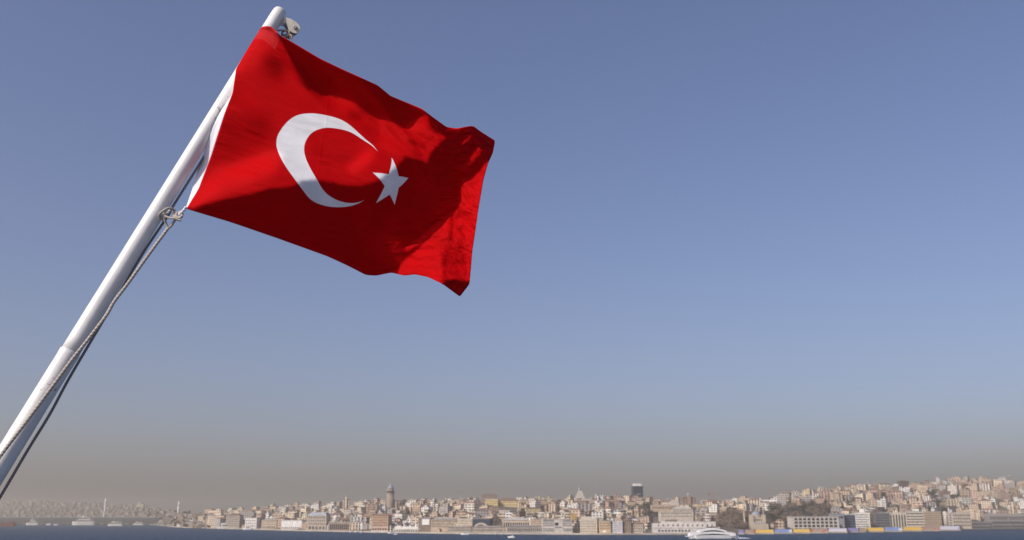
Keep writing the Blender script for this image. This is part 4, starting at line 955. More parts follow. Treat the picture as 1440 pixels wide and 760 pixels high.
def flag_material():
    m = bpy.data.materials.new('flag_cloth')
    n, l, p = nodes_of(m)
    tc = n.new('ShaderNodeTexCoord'); sx = n.new('ShaderNodeSeparateXYZ'); l.new(tc.outputs['UV'], sx.inputs[0])
    u, v = sx.outputs[0], sx.outputs[1]
    f = lambda op, a, b=None, c=None: mnode(n, l, op, a, b, c)
    vy = f('SUBTRACT', v, 0.5)
    def circle(cx, r):
        dx = f('SUBTRACT', u, cx)
        d = f('SQRT', f('ADD', f('MULTIPLY', dx, dx), f('MULTIPLY', vy, vy)))
        mr = n.new('ShaderNodeMapRange'); l.new(d, mr.inputs[0])
        mr.inputs[1].default_value = r - 0.0012; mr.inputs[2].default_value = r + 0.0012
        mr.inputs[3].default_value = 1; mr.inputs[4].default_value = 0
        return mr.outputs[0]
    cres = f('MULTIPLY', circle(0.5, 0.25), f('SUBTRACT', 1.0, circle(0.5625, 0.2)))
    # star: a point is inside when it lies inside at least four of the five edge lines
    dx = f('SUBTRACT', u, 0.8208)
    tot = None
    rin = 0.125 * math.cos(R(72))
    for k in range(5):
        a = math.pi + k * R(72)
        d = f('ADD', f('MULTIPLY', dx, math.cos(a)), f('MULTIPLY', vy, math.sin(a)))
        mr = n.new('ShaderNodeMapRange'); l.new(d, mr.inputs[0])
        mr.inputs[1].default_value = rin - 0.001; mr.inputs[2].default_value = rin + 0.001
        mr.inputs[3].default_value = 1; mr.inputs[4].default_value = 0
        tot = mr.outputs[0] if tot is None else f('ADD', tot, mr.outputs[0])
    star = n.new('ShaderNodeClamp'); l.new(f('SUBTRACT', tot, 3.0), star.inputs[0])
    mask = f('MAXIMUM', cres, star.outputs[0])
    # cloth tone: faint weave streaks and wear
    nt = n.new('ShaderNodeTexNoise'); nt.inputs['Scale'].default_value = 9; nt.inputs['Detail'].default_value = 6
    l.new(tc.outputs['UV'], nt.inputs['Vector'])
    mr = n.new('ShaderNodeMapRange'); l.new(nt.outputs['Fac'], mr.inputs[0]); mr.inputs[1].default_value = .3; mr.inputs[2].default_value = .7
    mr.inputs[3].default_value = 0.93; mr.inputs[4].default_value = 1.07
    mix = n.new('ShaderNodeMix'); mix.data_type = 'RGBA'
    l.new(mask, mix.inputs['Factor']); mix.inputs[6].default_value = FLAG_RED; mix.inputs[7].default_value = (0.88, 0.88, 0.89, 1)
    sc = n.new('ShaderNodeVectorMath'); sc.operation = 'SCALE'; l.new(mix.outputs[2], sc.inputs[0]); l.new(mr.outputs[0], sc.inputs['Scale'])
    # worn, faded weave at the top hoist corner
    wn_ = n.new('ShaderNodeTexNoise'); wn_.inputs['Scale'].default_value = 55; wn_.inputs['Detail'].default_value = 3; l.new(tc.outputs['UV'], wn_.inputs['Vector'])
    wear = f('MULTIPLY', f('MULTIPLY', f('MULTIPLY', wn_.outputs['Fac'], 0.8), f('LESS_THAN', u, 0.13)), f('MULTIPLY', f('GREATER_THAN', v, 0.925), 0.16))
    wm_ = n.new('ShaderNodeMix'); wm_.data_type = 'RGBA'; l.new(wear, wm_.inputs['Factor']); l.new(sc.outputs[0], wm_.inputs[6]); wm_.inputs[7].default_value = (0.62, 0.25, 0.25, 1)
    sc = wm_
    l.new(sc.outputs[2], p.inputs['Base Color'])
    tr = n.new('ShaderNodeBsdfTranslucent'); l.new(sc.outputs[2], tr.inputs[0]); ms = n.new('ShaderNodeMixShader')
    l.new(f('ADD', 0.015, f('MULTIPLY', mask, 0.25)), ms.inputs[0]); l.new(p.outputs[0], ms.inputs[1]); l.new(tr.outputs[0], ms.inputs[2]); l.new(ms.outputs[0], n['Material Output'].inputs[0])
    p.inputs['Roughness'].default_value = 0.75
    p.inputs['Specular IOR Level'].default_value = 0.05
    # fine creases: stretched noise plus weave
    mp = n.new('ShaderNodeMapping'); mp.inputs['Scale'].default_value = (5, 22, 1); mp.inputs['Rotation'].default_value = (0, 0, R(-24))
    l.new(tc.outputs['UV'], mp.inputs[0])
    n2 = n.new('ShaderNodeTexNoise'); n2.inputs['Scale'].default_value = 1.0; n2.inputs['Detail'].default_value = 4; l.new(mp.outputs[0], n2.inputs['Vector'])
    # crumpled folds that grow towards the fly end
    mp4 = n.new('ShaderNodeMapping'); mp4.inputs['Scale'].default_value = (6, 13, 1); mp4.inputs['Rotation'].default_value = (0, 0, R(28)); l.new(tc.outputs['UV'], mp4.inputs[0])
    n4 = n.new('ShaderNodeTexNoise'); n4.inputs['Scale'].default_value = 1.3; n4.inputs['Detail'].default_value = 3; n4.inputs['Distortion'].default_value = 0.8; l.new(mp4.outputs[0], n4.inputs['Vector'])
    grow = n.new('ShaderNodeMapRange'); l.new(u, grow.inputs[0]); grow.inputs[1].default_value = 0.95; grow.inputs[2].default_value = 1.4; grow.inputs[3].default_value = 0; grow.inputs[4].default_value = 0.048
    crumple = f('MULTIPLY', n4.outputs['Fac'], grow.outputs[0])
    n3 = n.new('ShaderNodeTexNoise'); n3.inputs['Scale'].default_value = 420; l.new(tc.outputs['UV'], n3.inputs['Vector'])
    # stitched rim of the cloth: two low ridges along the free edges
    e = f('MINIMUM', f('MINIMUM', v, f('SUBTRACT', 1.0, v)), f('SUBTRACT', 1.5, u))
    rim = n.new('ShaderNodeMapRange'); l.new(e, rim.inputs[0]); rim.inputs[1].default_value = 0.016; rim.inputs[2].default_value = 0.022
    rim.inputs[3].default_value = 1; rim.inputs[4].default_value = 0
    # panel seams across the cloth
    for us in (0.43, 1.37):
        q = f('ABSOLUTE', f('SUBTRACT', u, us)); sm = n.new('ShaderNodeMapRange'); l.new(q, sm.inputs[0]); sm.inputs[1].default_value = 0.002; sm.inputs[2].default_value = 0.005
        sm.inputs[3].default_value = 0.6; sm.inputs[4].default_value = 0; rim2 = sm.outputs[0]
        seam = rim2 if us < 1 else f('ADD', seam, rim2)
    h = f('ADD', f('MULTIPLY', seam, 0.0012), f('ADD', f('ADD', f('ADD', f('MULTIPLY', n2.outputs['Fac'], 0.014), crumple), f('MULTIPLY', n3.outputs['Fac'], 0.0006)), f('MULTIPLY', rim.outputs[0], 0.0015)))
    b = n.new('ShaderNodeBump'); b.inputs['Strength'].default_value = 0.55; b.inputs['Distance'].default_value = 1.0
    l.new(h, b.inputs['Height']); l.new(b.outputs[0], p.inputs['Normal'])
    return m
FLAG_RED = (0.43, 0.0006, 0.0022, 1)
M['flag_cloth'] = flag_material()

# the wind-blown cloth: 71 rows of 105 points, x, y and z in steps of 0.2 mm, each as the change from its neighbours
FLAG_ROWS, FLAG_COLS = 71, 105
FLAG_START = (-5915, 17268, 5475)
FLAG_STEPS = [
    [
        [0,42,47,49,46,45,45,44,45,44,45,45,45,45,45,45,46,45,45,46,46,45,46,45,45,46,45,45,45,45,46,45,45,45,46,45,45,46,46,45,46,46,47,46,47,47,47,46,47,46,47,46,46,46,45,45,45,44,45,44,44,44,43,44,44,44,44,44,45,50,50,51,51,51,51,52,52,53,55,58,59,58,58,57,58,57,57,57,57,56,56,55,51,52,51,50,50,44,40,40,41,40,41,41,41],
        [15,15,8,0,1,-1,0,1,-1,1,0,1,1,0,0,1,0,1,1,0,0,1,-1,1,1,-1,0,1,0,0,0,0,0,0,0,0,0,0,-1,1,-1,0,0,0,-1,0,-1,0,-1,0,-1,0,0,-1,-1,-1,-1,1,-2,1,0,-1,1,-1,0,0,0,0,-1,-1,1,-1,0,0,0,0,1,0,-2,0,-1,0,0,0,-1,0,0,-1,0,0,0,-1,0,-1,0,0,-2,-1,0,1,0,1,0,1,0],
        [12,10,8,5,1,1,0,0,2,0,1,0,0,1,1,1,0,1,0,0,1,0,1,0,0,0,1,-1,1,0,-1,0,1,0,-1,1,0,-1,1,-1,1,-1,-1,0,0,-1,-1,0,0,-1,0,-1,0,0,-1,0,-1,-1,0,-1,0,0,0,0,-1,0,-1,0,0,0,-1,1,-1,0,1,0,0,0,-1,-1,0,-1,-1,0,0,0,-1,1,-1,-1,0,0,0,0,-1,-1,-2,1,1,0,0,0,1,-1,0],
        [14,3,4,8,6,1,1,1,0,1,0,1,1,0,1,0,2,0,1,0,0,1,0,1,0,0,0,1,-1,1,0,0,-1,0,1,-1,0,0,-1,1,-1,0,0,-1,0,-1,0,0,-1,0,-1,0,-1,-1,0,-1,0,-1,1,-1,0,0,-1,0,0,-1,0,0,-1,0,0,0,0,0,0,0,0,-1,-1,0,-1,0,0,-1,0,-1,0,0,-1,1,-1,-1,0,0,0,-3,2,0,0,0,0,1,-1,0,0],
        [15,1,3,3,5,7,2,0,2,0,1,1,0,2,1,0,0,1,1,1,0,0,1,0,0,1,0,0,0,0,0,0,0,1,-1,0,0,0,0,-1,0,0,-1,0,-1,0,0,-1,-1,0,0,-1,0,0,-1,0,-1,0,-1,0,-1,0,-1,-1,0,0,0,-1,1,0,0,-1,1,0,-1,0,-1,0,-1,0,0,-1,0,-1,0,0,0,-2,1,-1,-1,1,-1,-1,-1,0,0,1,1,0,0,-1,0,0,0],
        [16,-1,1,5,3,4,6,4,-3,3,1,0,2,0,1,2,1,0,0,1,1,0,0,0,1,0,0,0,1,-1,1,0,0,-1,0,0,0,-1,0,0,0,0,-1,0,0,-1,0,-1,0,0,-1,0,-1,-1,1,-1,0,-1,-1,-1,0,-1,0,0,0,-1,0,0,0,-1,0,1,-1,0,0,0,-1,-1,1,-1,-1,0,-1,0,-1,0,0,0,-1,-1,1,-1,0,0,-3,1,-1,0,1,1,1,-1,1,0,0],
        [16,-2,1,2,6,3,2,5,6,-2,2,1,0,2,1,1,0,1,1,0,1,0,1,0,0,1,0,0,0,0,-1,1,0,0,-1,0,0,0,0,-1,0,-1,1,-1,-1,1,-1,0,0,-1,-1,0,0,0,-2,0,-1,-1,0,0,-1,0,0,0,-1,1,-1,0,-1,1,-1,0,0,-1,0,-1,0,-1,0,0,-1,0,-1,0,0,-1,-1,0,0,0,-1,0,0,-2,0,0,0,0,-1,1,0,2,-1,0,0],
        [16,-2,1,1,4,4,3,0,6,6,-2,2,2,1,1,0,1,1,0,1,0,1,0,1,0,0,0,0,0,0,0,-1,0,0,1,-1,-1,1,-1,0,-1,1,-1,0,0,-2,0,0,-1,0,0,0,-1,-1,-1,-1,0,-1,-1,0,0,0,-1,0,0,-1,0,0,0,-1,1,-2,0,0,0,-1,-1,0,-1,-1,0,-1,0,0,-1,0,-1,0,-1,0,0,0,-1,-2,1,0,-1,0,0,-1,0,1,1,0,0],
        [16,-2,-1,2,1,5,3,4,-1,4,7,0,1,1,0,1,1,0,1,1,0,0,0,0,0,0,1,-1,0,0,0,0,-1,0,-1,0,0,-1,-1,0,0,-1,0,-1,-1,1,-1,-1,0,-1,0,-1,-1,-1,0,-1,-1,-1,0,-1,-1,-1,1,-1,-1,0,-1,-1,0,-1,0,0,0,-1,-2,0,-1,-1,-1,-1,-1,0,-1,-1,0,-1,0,-1,0,0,-1,-1,0,0,-1,0,-1,0,-1,0,0,-1,1,1,1],
        [12,-1,-2,-1,3,3,5,2,4,0,3,6,2,-2,2,1,2,1,0,0,0,1,1,0,0,0,0,0,0,0,-1,0,0,-1,-1,0,-1,0,1,-1,0,-1,-1,0,1,-1,-1,0,-1,0,-1,-2,-1,0,-1,-1,0,0,-1,-1,0,0,-2,0,0,-1,0,0,-2,1,-1,0,-1,-1,0,-1,-1,0,0,-5,1,-1,0,-1,-1,0,0,0,-1,0,0,-1,-1,0,0,-1,0,-1,1,-1,0,0,-2,1,1],
        [8,-2,-2,-1,0,3,4,5,2,3,1,2,5,6,-1,0,1,0,2,0,1,0,0,0,1,0,0,0,0,-1,1,-2,0,-1,1,-1,0,-1,0,0,-1,1,0,0,-2,0,0,-1,0,-2,-1,0,0,-2,0,-1,-1,0,-1,1,-1,-1,0,-1,-1,0,-1,-1,1,-1,0,0,-1,-1,-1,-1,1,0,0,-3,-3,1,-1,-1,0,-1,0,0,0,-1,0,-1,-1,0,0,-1,0,0,-1,1,-1,0,0,-1,0],
        [8,-1,-3,-1,0,1,3,4,4,2,3,2,0,3,6,4,-3,3,-1,2,0,1,0,1,0,0,0,0,0,0,-1,0,-1,0,-1,0,0,0,-1,0,1,-2,0,0,0,-2,0,-1,-1,0,0,-1,-1,0,-1,0,-1,0,-1,-1,0,-1,-1,0,-1,-1,1,0,-1,0,-1,-1,-1,0,0,0,-1,-1,-2,4,-5,-2,-1,1,-2,1,-1,-1,1,-1,-1,0,0,-1,0,0,0,-1,-1,0,0,0,0,0,-1],
        [8,-1,-1,-2,-1,1,2,3,3,5,2,1,3,1,1,4,6,-3,3,0,1,1,1,0,0,1,-1,1,-1,-1,-1,0,0,-1,0,0,0,0,0,0,-1,0,-1,-1,-1,0,-1,0,0,-1,-1,0,-1,0,-1,0,0,-1,0,-1,-1,0,-1,-1,0,-1,-1,0,1,-1,-1,-1,0,0,-1,-1,0,-1,3,-4,0,-6,2,-2,1,-1,0,0,-1,0,-1,0,-1,1,-1,0,0,0,0,-2,1,-1,1,-1,0],
        [8,-1,-1,-1,-1,-1,1,3,4,1,4,4,1,2,2,0,4,7,-3,2,1,0,1,1,0,0,1,-1,-1,0,0,-1,-1,0,0,0,0,0,-1,0,-1,0,-1,-1,0,0,-1,0,-1,0,-1,0,0,-1,0,0,-1,-1,-1,-1,0,-1,0,-1,0,0,0,-1,-1,-1,0,0,-1,-1,0,-1,-1,-3,1,2,-1,-1,-4,0,0,-1,1,-1,-1,0,0,-1,0,-1,1,-1,0,-1,1,0,-1,0,-1,2,0],
        [8,0,-1,-1,-2,-2,1,2,2,4,3,3,3,2,2,2,-1,3,7,-2,2,1,1,0,1,0,0,0,0,-1,-1,0,-1,0,0,-1,0,0,0,-1,-1,0,0,-1,0,-1,0,-1,0,-1,1,-1,0,0,0,-2,0,-1,-1,0,-1,0,-1,0,-1,0,-1,0,-1,0,-1,0,-1,0,-1,-1,-3,1,-4,4,0,-1,-3,0,0,1,-2,-1,-1,-1,0,-1,1,0,-1,1,-1,0,0,0,-1,0,1,0,0],
        [9,0,0,-2,-1,-2,-2,0,3,4,3,3,3,3,2,0,3,-1,4,6,-2,2,2,0,1,1,-1,0,-1,0,0,-2,0,0,-1,0,-1,-1,0,0,0,-1,0,0,-1,0,0,0,-1,0,0,0,-1,0,-1,0,-1,0,-1,0,-1,-1,0,-1,0,-1,0,-1,0,-1,-1,-1,0,-1,-1,-1,0,0,-3,-4,4,2,-3,-1,1,-1,-1,0,-1,-1,-1,0,-1,1,0,-1,0,1,-1,1,0,-1,0,-1,1],
        [10,0,0,-1,-2,-2,-2,0,0,2,3,3,4,3,2,3,0,3,-1,3,7,2,-3,3,1,-1,0,-1,1,0,-2,0,-1,-1,0,0,-1,0,0,-1,0,0,-1,0,0,0,0,-1,0,1,-1,0,0,-1,0,0,-1,-1,0,-1,-1,0,-1,-1,0,-1,-1,0,-1,0,-1,0,-1,-1,-2,0,-1,-1,-1,-2,-1,2,3,-4,-1,-1,0,0,0,-1,-1,1,0,0,-1,0,0,-1,0,0,0,1,-1,0,0],
        [12,1,0,-1,-3,-2,-3,-2,0,1,3,3,3,3,3,2,3,0,2,0,1,4,6,0,-3,2,1,1,-1,-1,-1,-1,-1,0,-1,0,1,0,-1,0,0,-1,1,0,-1,0,-1,1,0,-1,0,1,0,0,-1,-1,0,-1,-1,-1,0,-1,-1,0,-1,0,-1,-1,-1,-1,1,-1,-2,-1,0,-1,0,-1,2,-4,-3,1,1,1,-3,0,-1,-1,0,1,-1,-1,0,0,1,-1,0,-1,0,0,0,0,0,0,-1],
        [15,1,-1,-1,-1,-3,-3,-3,-2,0,1,2,3,3,4,3,2,2,0,2,1,-1,2,4,5,-1,0,-1,0,0,0,0,0,-1,0,-1,0,0,0,0,-1,1,-1,-1,1,0,0,0,0,0,1,-1,0,-1,0,0,-1,0,-1,-1,0,-2,0,-1,-1,-1,0,-1,0,-1,-1,-2,1,-1,-1,0,-1,1,-2,1,-3,-5,1,1,0,-2,0,0,0,-1,1,-1,0,0,0,0,-1,1,-1,-1,1,0,0,0,0],
        [17,1,0,-1,-2,-2,-3,-4,-3,-1,0,1,2,3,3,3,3,2,2,0,0,2,0,-1,4,4,0,1,0,0,1,0,1,-1,0,0,-1,-1,0,0,0,0,0,0,0,0,0,0,0,1,-1,0,0,0,0,-1,0,-1,-1,0,-2,0,-1,-1,-1,-1,-1,0,-1,0,-1,0,-2,0,0,-1,0,-1,0,-1,0,-3,-2,0,0,0,-1,-1,-1,0,0,1,0,0,-1,-1,0,0,0,0,0,0,0,-1,0],
        [19,-1,0,-1,0,-2,-2,-4,-3,-4,-1,1,1,2,2,4,2,3,2,1,1,0,1,3,-1,3,2,0,1,1,1,1,0,1,-1,-1,-1,0,0,-1,1,-1,0,1,0,0,1,0,0,0,0,0,0,0,-1,0,-1,-1,0,-1,-1,-1,-1,0,-2,0,-1,-1,0,-1,-1,-1,0,-1,-1,0,0,-1,-1,0,-1,1,-4,1,-1,0,-1,-1,-1,0,0,0,0,0,-1,0,0,-1,1,0,-1,0,0,0,0],
        [18,0,-1,0,-1,-1,-2,-1,-4,-4,-3,-1,1,2,2,2,2,3,2,2,1,1,1,0,2,-1,4,0,2,3,0,1,1,0,-1,0,0,-1,-1,1,0,0,1,0,-1,1,0,0,1,0,0,0,0,0,0,-1,0,-1,-1,-1,0,-1,-1,-2,0,-2,0,0,-1,-1,0,0,-1,-1,0,-1,0,-1,0,-1,0,-1,0,-4,0,-1,0,1,0,-2,0,0,0,-1,-1,0,0,1,0,-1,1,-1,-1,0,0],
        [16,-1,1,-1,0,-1,0,-2,-2,-4,-4,-3,-1,1,2,2,4,2,3,1,1,1,1,1,-1,0,2,6,1,-2,4,1,0,0,1,-1,0,0,0,0,0,1,0,0,1,-1,1,1,0,0,0,1,-1,0,0,0,-1,0,-1,-1,-2,-1,-1,0,-1,0,-1,-1,0,-1,-1,0,0,0,-1,-1,-1,1,-1,0,-1,0,0,-4,-3,0,0,0,0,1,-1,-1,0,0,0,0,0,0,0,1,-2,0,1,0,-1],
        [16,0,-1,0,0,-1,-1,-1,-1,-2,-3,-5,-2,-1,1,3,2,3,2,2,1,0,-1,0,1,0,-1,3,5,5,-1,1,1,2,-1,1,0,1,1,-1,1,0,-1,1,1,0,1,-1,0,0,1,0,1,0,0,0,-1,-1,-1,-1,-1,0,-1,-2,0,-1,-1,-1,-1,1,-1,-1,0,-1,0,0,-1,-1,0,0,0,-1,-3,0,-2,-1,0,-1,-1,0,0,0,0,-1,0,0,0,0,0,0,1,0,-1,0,0],
        [15,0,0,0,-1,0,-1,-1,-1,-1,-3,-2,-5,-3,1,1,2,3,2,1,1,0,0,-1,0,1,2,-1,0,5,5,4,2,-3,1,2,1,1,0,1,-1,1,2,0,0,1,-1,0,0,0,0,0,1,1,0,-1,0,-1,-1,-1,0,-2,-1,0,-1,-1,0,-1,0,-2,0,0,-1,0,-1,0,0,-1,-1,-1,-1,-1,0,-1,0,-3,-1,0,0,0,-1,0,0,0,0,0,-2,0,0,1,0,0,0,0,0],
        [15,0,0,0,0,-1,-1,0,-2,-1,-1,-3,-3,-4,-3,0,2,2,3,1,0,-1,1,0,1,1,-1,1,2,-2,1,3,4,6,5,1,0,-1,0,2,3,0,-1,0,1,0,-1,0,0,0,1,1,1,0,1,0,-1,-1,-1,-1,-1,-1,-1,-1,-1,-1,-1,0,-1,0,0,-1,-1,0,-1,0,-1,-1,-1,-1,-1,0,-1,0,-1,0,-3,0,0,-1,1,0,-1,0,-1,1,0,-3,1,0,0,1,0,0,0],
        [16,-1,-1,0,0,-1,0,-2,0,-2,-1,-1,-2,-3,-4,-2,0,1,2,2,0,0,-1,1,0,0,2,1,-1,2,1,0,1,3,3,3,5,4,4,1,-1,-1,1,2,-2,0,1,0,0,0,1,1,0,1,-1,0,-1,0,-1,0,-2,-1,-1,-1,-1,-1,0,0,-1,0,-1,0,-1,-1,1,-2,-1,0,-1,-1,-1,-1,0,0,-1,0,-1,-3,0,0,-1,0,0,-2,1,0,1,0,-2,0,0,0,1,-1,1],
        [15,0,0,-1,-1,0,-1,0,-2,0,-1,-1,-2,-3,-3,-3,-2,0,1,1,0,0,0,1,0,2,0,1,2,0,2,2,2,1,0,2,1,3,2,2,3,4,2,-3,2,1,1,0,1,1,0,0,1,-1,1,-1,0,-1,-1,-1,0,-1,-1,-2,-1,0,-1,0,0,-1,0,-1,0,-1,-2,0,-1,-1,-1,0,-1,-1,0,-1,0,-1,1,-2,-2,-1,1,-1,-1,0,0,-1,1,1,-1,-1,0,0,0,2,-1],
        [15,0,-1,0,-1,0,-1,-1,0,-1,-1,-1,-1,-1,-4,-4,-3,-1,-1,1,0,0,0,0,2,0,2,2,2,2,2,1,1,2,2,2,1,0,0,1,1,3,3,4,3,-2,0,3,0,1,1,0,-1,0,-2,1,0,-1,1,-1,-1,-1,-1,0,-2,0,0,-1,0,-1,-1,0,-1,-1,-1,-2,0,-2,0,-1,0,0,-2,0,0,0,-1,1,-1,-2,-3,1,-1,-1,1,0,0,0,1,-2,1,0,1,-1,1],
        [15,0,-1,0,0,-1,-1,-1,-1,-1,0,-1,-1,-1,-2,-4,-5,-3,-1,-1,0,1,1,1,1,3,3,1,2,2,0,1,2,2,1,-1,2,1,2,2,1,0,-1,3,3,5,3,-2,3,0,0,0,-1,0,0,-1,0,1,-1,0,1,-1,-1,-2,0,-1,-1,0,-1,0,-1,-2,-1,-1,-1,0,-2,0,-1,-1,0,-1,0,-1,0,0,0,-1,-1,0,-2,-3,1,1,0,-1,-1,1,0,1,-1,0,0,0,0],
        [15,-1,1,-1,-1,-1,0,0,-1,-1,-1,0,-1,-2,-3,-3,-3,-4,-3,-2,0,1,2,3,2,2,0,2,1,1,2,2,0,0,1,3,2,1,2,0,1,0,3,2,-1,3,4,5,-1,0,0,-1,0,-1,1,0,0,0,1,1,-1,1,-1,-1,-2,0,-1,-1,-1,-1,-1,-1,-1,-1,-1,-2,0,-1,-1,0,-1,0,-1,0,-1,0,-1,0,0,-1,0,-2,-1,1,0,-2,0,-1,1,1,0,0,-1,1,-1],
        [15,0,-1,0,0,0,-1,-1,0,-1,0,-2,-1,-2,-2,-2,-2,-4,-4,-3,1,2,2,1,1,1,1,1,1,1,2,0,1,2,3,1,0,2,-1,2,2,3,1,0,3,2,-2,2,3,2,-2,2,-1,0,0,0,1,1,1,1,1,-1,0,0,0,-2,-1,-2,-1,-2,-2,-1,-1,-1,-1,-1,-1,0,0,-1,-1,-1,0,-1,0,-1,1,-1,-1,0,-1,0,-1,1,-1,0,-3,1,0,0,0,0,1,-1,0],
        [15,-1,0,0,0,-1,0,0,-1,0,-1,-1,-2,-2,-1,-2,-3,-4,-3,0,0,1,1,1,0,0,1,0,2,2,0,2,3,1,0,1,1,0,1,2,1,2,2,3,0,-1,2,-1,1,3,3,-3,2,0,0,2,1,2,0,1,1,1,0,-1,-1,-2,-2,-2,-1,-1,-1,-2,-1,-1,-1,0,-1,-1,-1,-1,0,-1,0,0,-1,0,-2,0,0,-1,0,1,-1,-1,0,0,1,-2,0,-1,1,-1,0,0,0],
        [15,0,0,0,0,0,0,-1,0,-1,-1,-1,-2,-1,-1,-2,-3,-3,-4,-1,1,1,0,-1,1,0,0,2,1,1,3,1,0,1,0,0,1,1,2,0,2,2,3,0,1,1,-1,2,0,-1,2,4,-2,2,1,2,2,0,3,1,0,0,0,-1,-1,-1,-2,-1,-2,-2,-1,-1,-1,-1,-1,-1,-1,-1,-1,0,-1,0,0,-1,0,-1,0,-1,0,-1,1,0,0,-2,0,2,0,-1,-1,0,-1,0,-1,1,-1],
        [15,1,0,0,1,0,-1,0,0,-1,-2,-1,-1,-1,-2,-2,-2,-3,-2,-1,-1,0,-1,0,0,0,2,1,2,1,-1,0,1,0,2,2,1,1,0,1,0,1,1,2,1,0,1,0,1,1,-1,2,3,-1,2,2,2,3,2,1,1,-1,-1,0,-1,-2,-1,-2,-1,-1,-2,0,-2,-1,0,-1,-1,-1,0,-1,0,-1,-1,-1,0,0,-1,0,-1,1,0,-1,0,1,-2,0,1,1,-1,0,-1,-1,0,-1,1],
        [15,0,1,1,0,1,0,0,-2,-1,0,-1,-1,-1,-2,-3,-3,-2,-1,-1,0,-2,1,-1,0,1,0,2,-1,-1,1,1,1,2,1,1,0,1,1,-1,0,0,1,1,1,1,1,1,0,0,1,-1,3,2,2,1,3,3,1,2,0,0,-1,-1,-1,0,-2,-1,-1,-1,-1,-1,-1,-1,-2,-1,0,0,-1,-1,0,0,-1,0,-1,-1,0,0,0,0,0,0,0,-2,1,-1,0,1,0,0,-1,0,-1,-1,0],
        [16,1,0,1,1,-1,0,-1,0,-1,-1,-1,-1,-3,-3,-1,-1,0,-1,-1,-1,-1,-1,1,-1,0,1,-2,-1,2,0,2,1,0,0,0,1,1,1,1,-1,-1,0,1,1,1,1,0,0,1,0,2,0,4,0,3,3,2,3,-1,0,0,0,-1,-1,-1,0,0,-2,-1,0,-2,0,-2,0,-1,0,-2,0,0,-1,-1,0,-1,0,-1,1,0,0,0,-1,0,-1,0,-1,0,0,-1,1,0,1,-1,-1,0,-1],
        [18,0,2,1,0,-1,-1,-1,-1,-1,-1,-2,-2,-2,0,0,0,-1,1,-2,-1,0,-1,-1,0,0,-2,-1,1,0,-1,0,0,2,2,1,2,0,0,0,0,-1,-3,0,1,2,0,-1,1,0,1,1,1,1,5,1,3,3,0,1,-2,0,-1,1,0,-1,0,-1,0,-1,-1,-1,-1,0,-1,0,-1,0,-1,0,-1,-1,-1,0,-1,1,-1,0,0,0,-1,0,-1,1,-1,0,-1,0,0,0,-1,1,0,0,-1],
        [19,2,0,-1,-1,-1,-1,-1,-2,-1,-2,-2,-1,1,1,0,1,1,-1,0,-2,-1,-1,0,0,-3,-1,1,-1,-1,2,1,1,1,0,1,0,0,0,-1,0,-1,-1,-2,0,0,1,1,0,0,1,1,2,2,3,4,0,1,1,-1,0,-1,0,0,0,0,0,0,-1,0,-1,1,-1,-1,0,-1,-1,0,-1,-1,0,0,0,-1,0,0,0,0,0,-1,0,-2,1,-1,1,-1,-1,0,-1,0,1,-1,0,0,0],
        [20,1,-2,-2,-4,-1,-1,-1,0,-1,0,1,0,1,0,0,1,1,0,-1,-1,-1,0,-2,-2,0,0,-2,0,1,2,0,1,-1,1,0,-1,0,0,1,0,-1,-2,-1,-1,-1,1,0,0,1,1,1,2,3,0,4,-1,0,-1,0,0,1,1,0,0,1,0,0,1,0,0,-1,-1,0,-1,0,0,-1,0,0,-1,0,0,0,0,-1,1,-1,-1,0,-1,1,-1,0,0,0,0,-1,0,-1,0,1,0,-1,1],
        [21,-4,-5,-4,-2,1,0,1,0,1,0,1,1,-1,1,1,0,1,0,0,-1,-1,-3,-1,0,0,-2,1,1,1,-1,0,0,0,0,-1,1,0,0,-1,0,-1,0,-2,-2,0,-1,1,0,0,2,1,2,1,3,-2,3,-3,0,0,1,1,0,1,1,1,1,0,0,0,0,0,1,-1,0,0,-1,0,0,-1,0,0,-1,0,0,1,-2,0,0,-1,1,-1,0,-1,0,1,0,-1,-1,1,-1,0,0,0,0],
        [15,-7,-3,0,2,0,0,0,1,1,0,0,1,2,0,1,0,-1,0,-2,0,-2,1,0,-1,0,1,-1,0,0,0,0,-1,1,-1,0,0,0,-1,0,-1,0,-1,-1,-2,-2,0,-1,1,0,0,2,1,1,0,1,0,2,-3,1,1,1,2,1,1,1,1,0,1,0,0,0,-1,1,0,-1,1,-1,0,0,0,-1,0,0,0,-1,1,-1,0,0,-1,-1,0,1,0,-1,0,0,0,-1,1,-1,0,0,-1],
        [4,0,2,1,0,0,1,0,0,1,1,1,0,0,1,0,0,-1,-2,0,-1,1,0,1,1,0,0,0,-1,-1,0,-1,0,-1,0,0,-1,0,0,0,-1,-1,-1,-1,-1,-2,-2,0,-1,1,0,0,2,1,2,-1,-2,1,0,0,1,2,2,1,2,1,0,2,0,0,0,1,0,0,0,0,-1,1,-1,0,0,0,0,0,-1,0,-1,1,-1,-1,0,0,0,0,1,-1,-1,1,0,0,-1,0,0,0,0],
        [6,2,0,0,0,0,0,1,0,0,1,1,1,0,0,0,-1,-1,-1,-1,1,1,1,1,1,0,0,-1,0,-1,-2,0,0,-1,-1,1,-1,-1,0,-1,0,-1,-1,-2,-1,-1,-1,-2,-1,-2,0,1,1,2,0,0,0,-2,4,-1,2,1,1,3,1,1,1,0,1,1,0,0,1,0,0,0,0,0,0,0,0,0,-1,-1,1,0,0,-1,0,-1,-1,1,0,0,0,-1,1,-1,0,0,0,0,0,0,0],
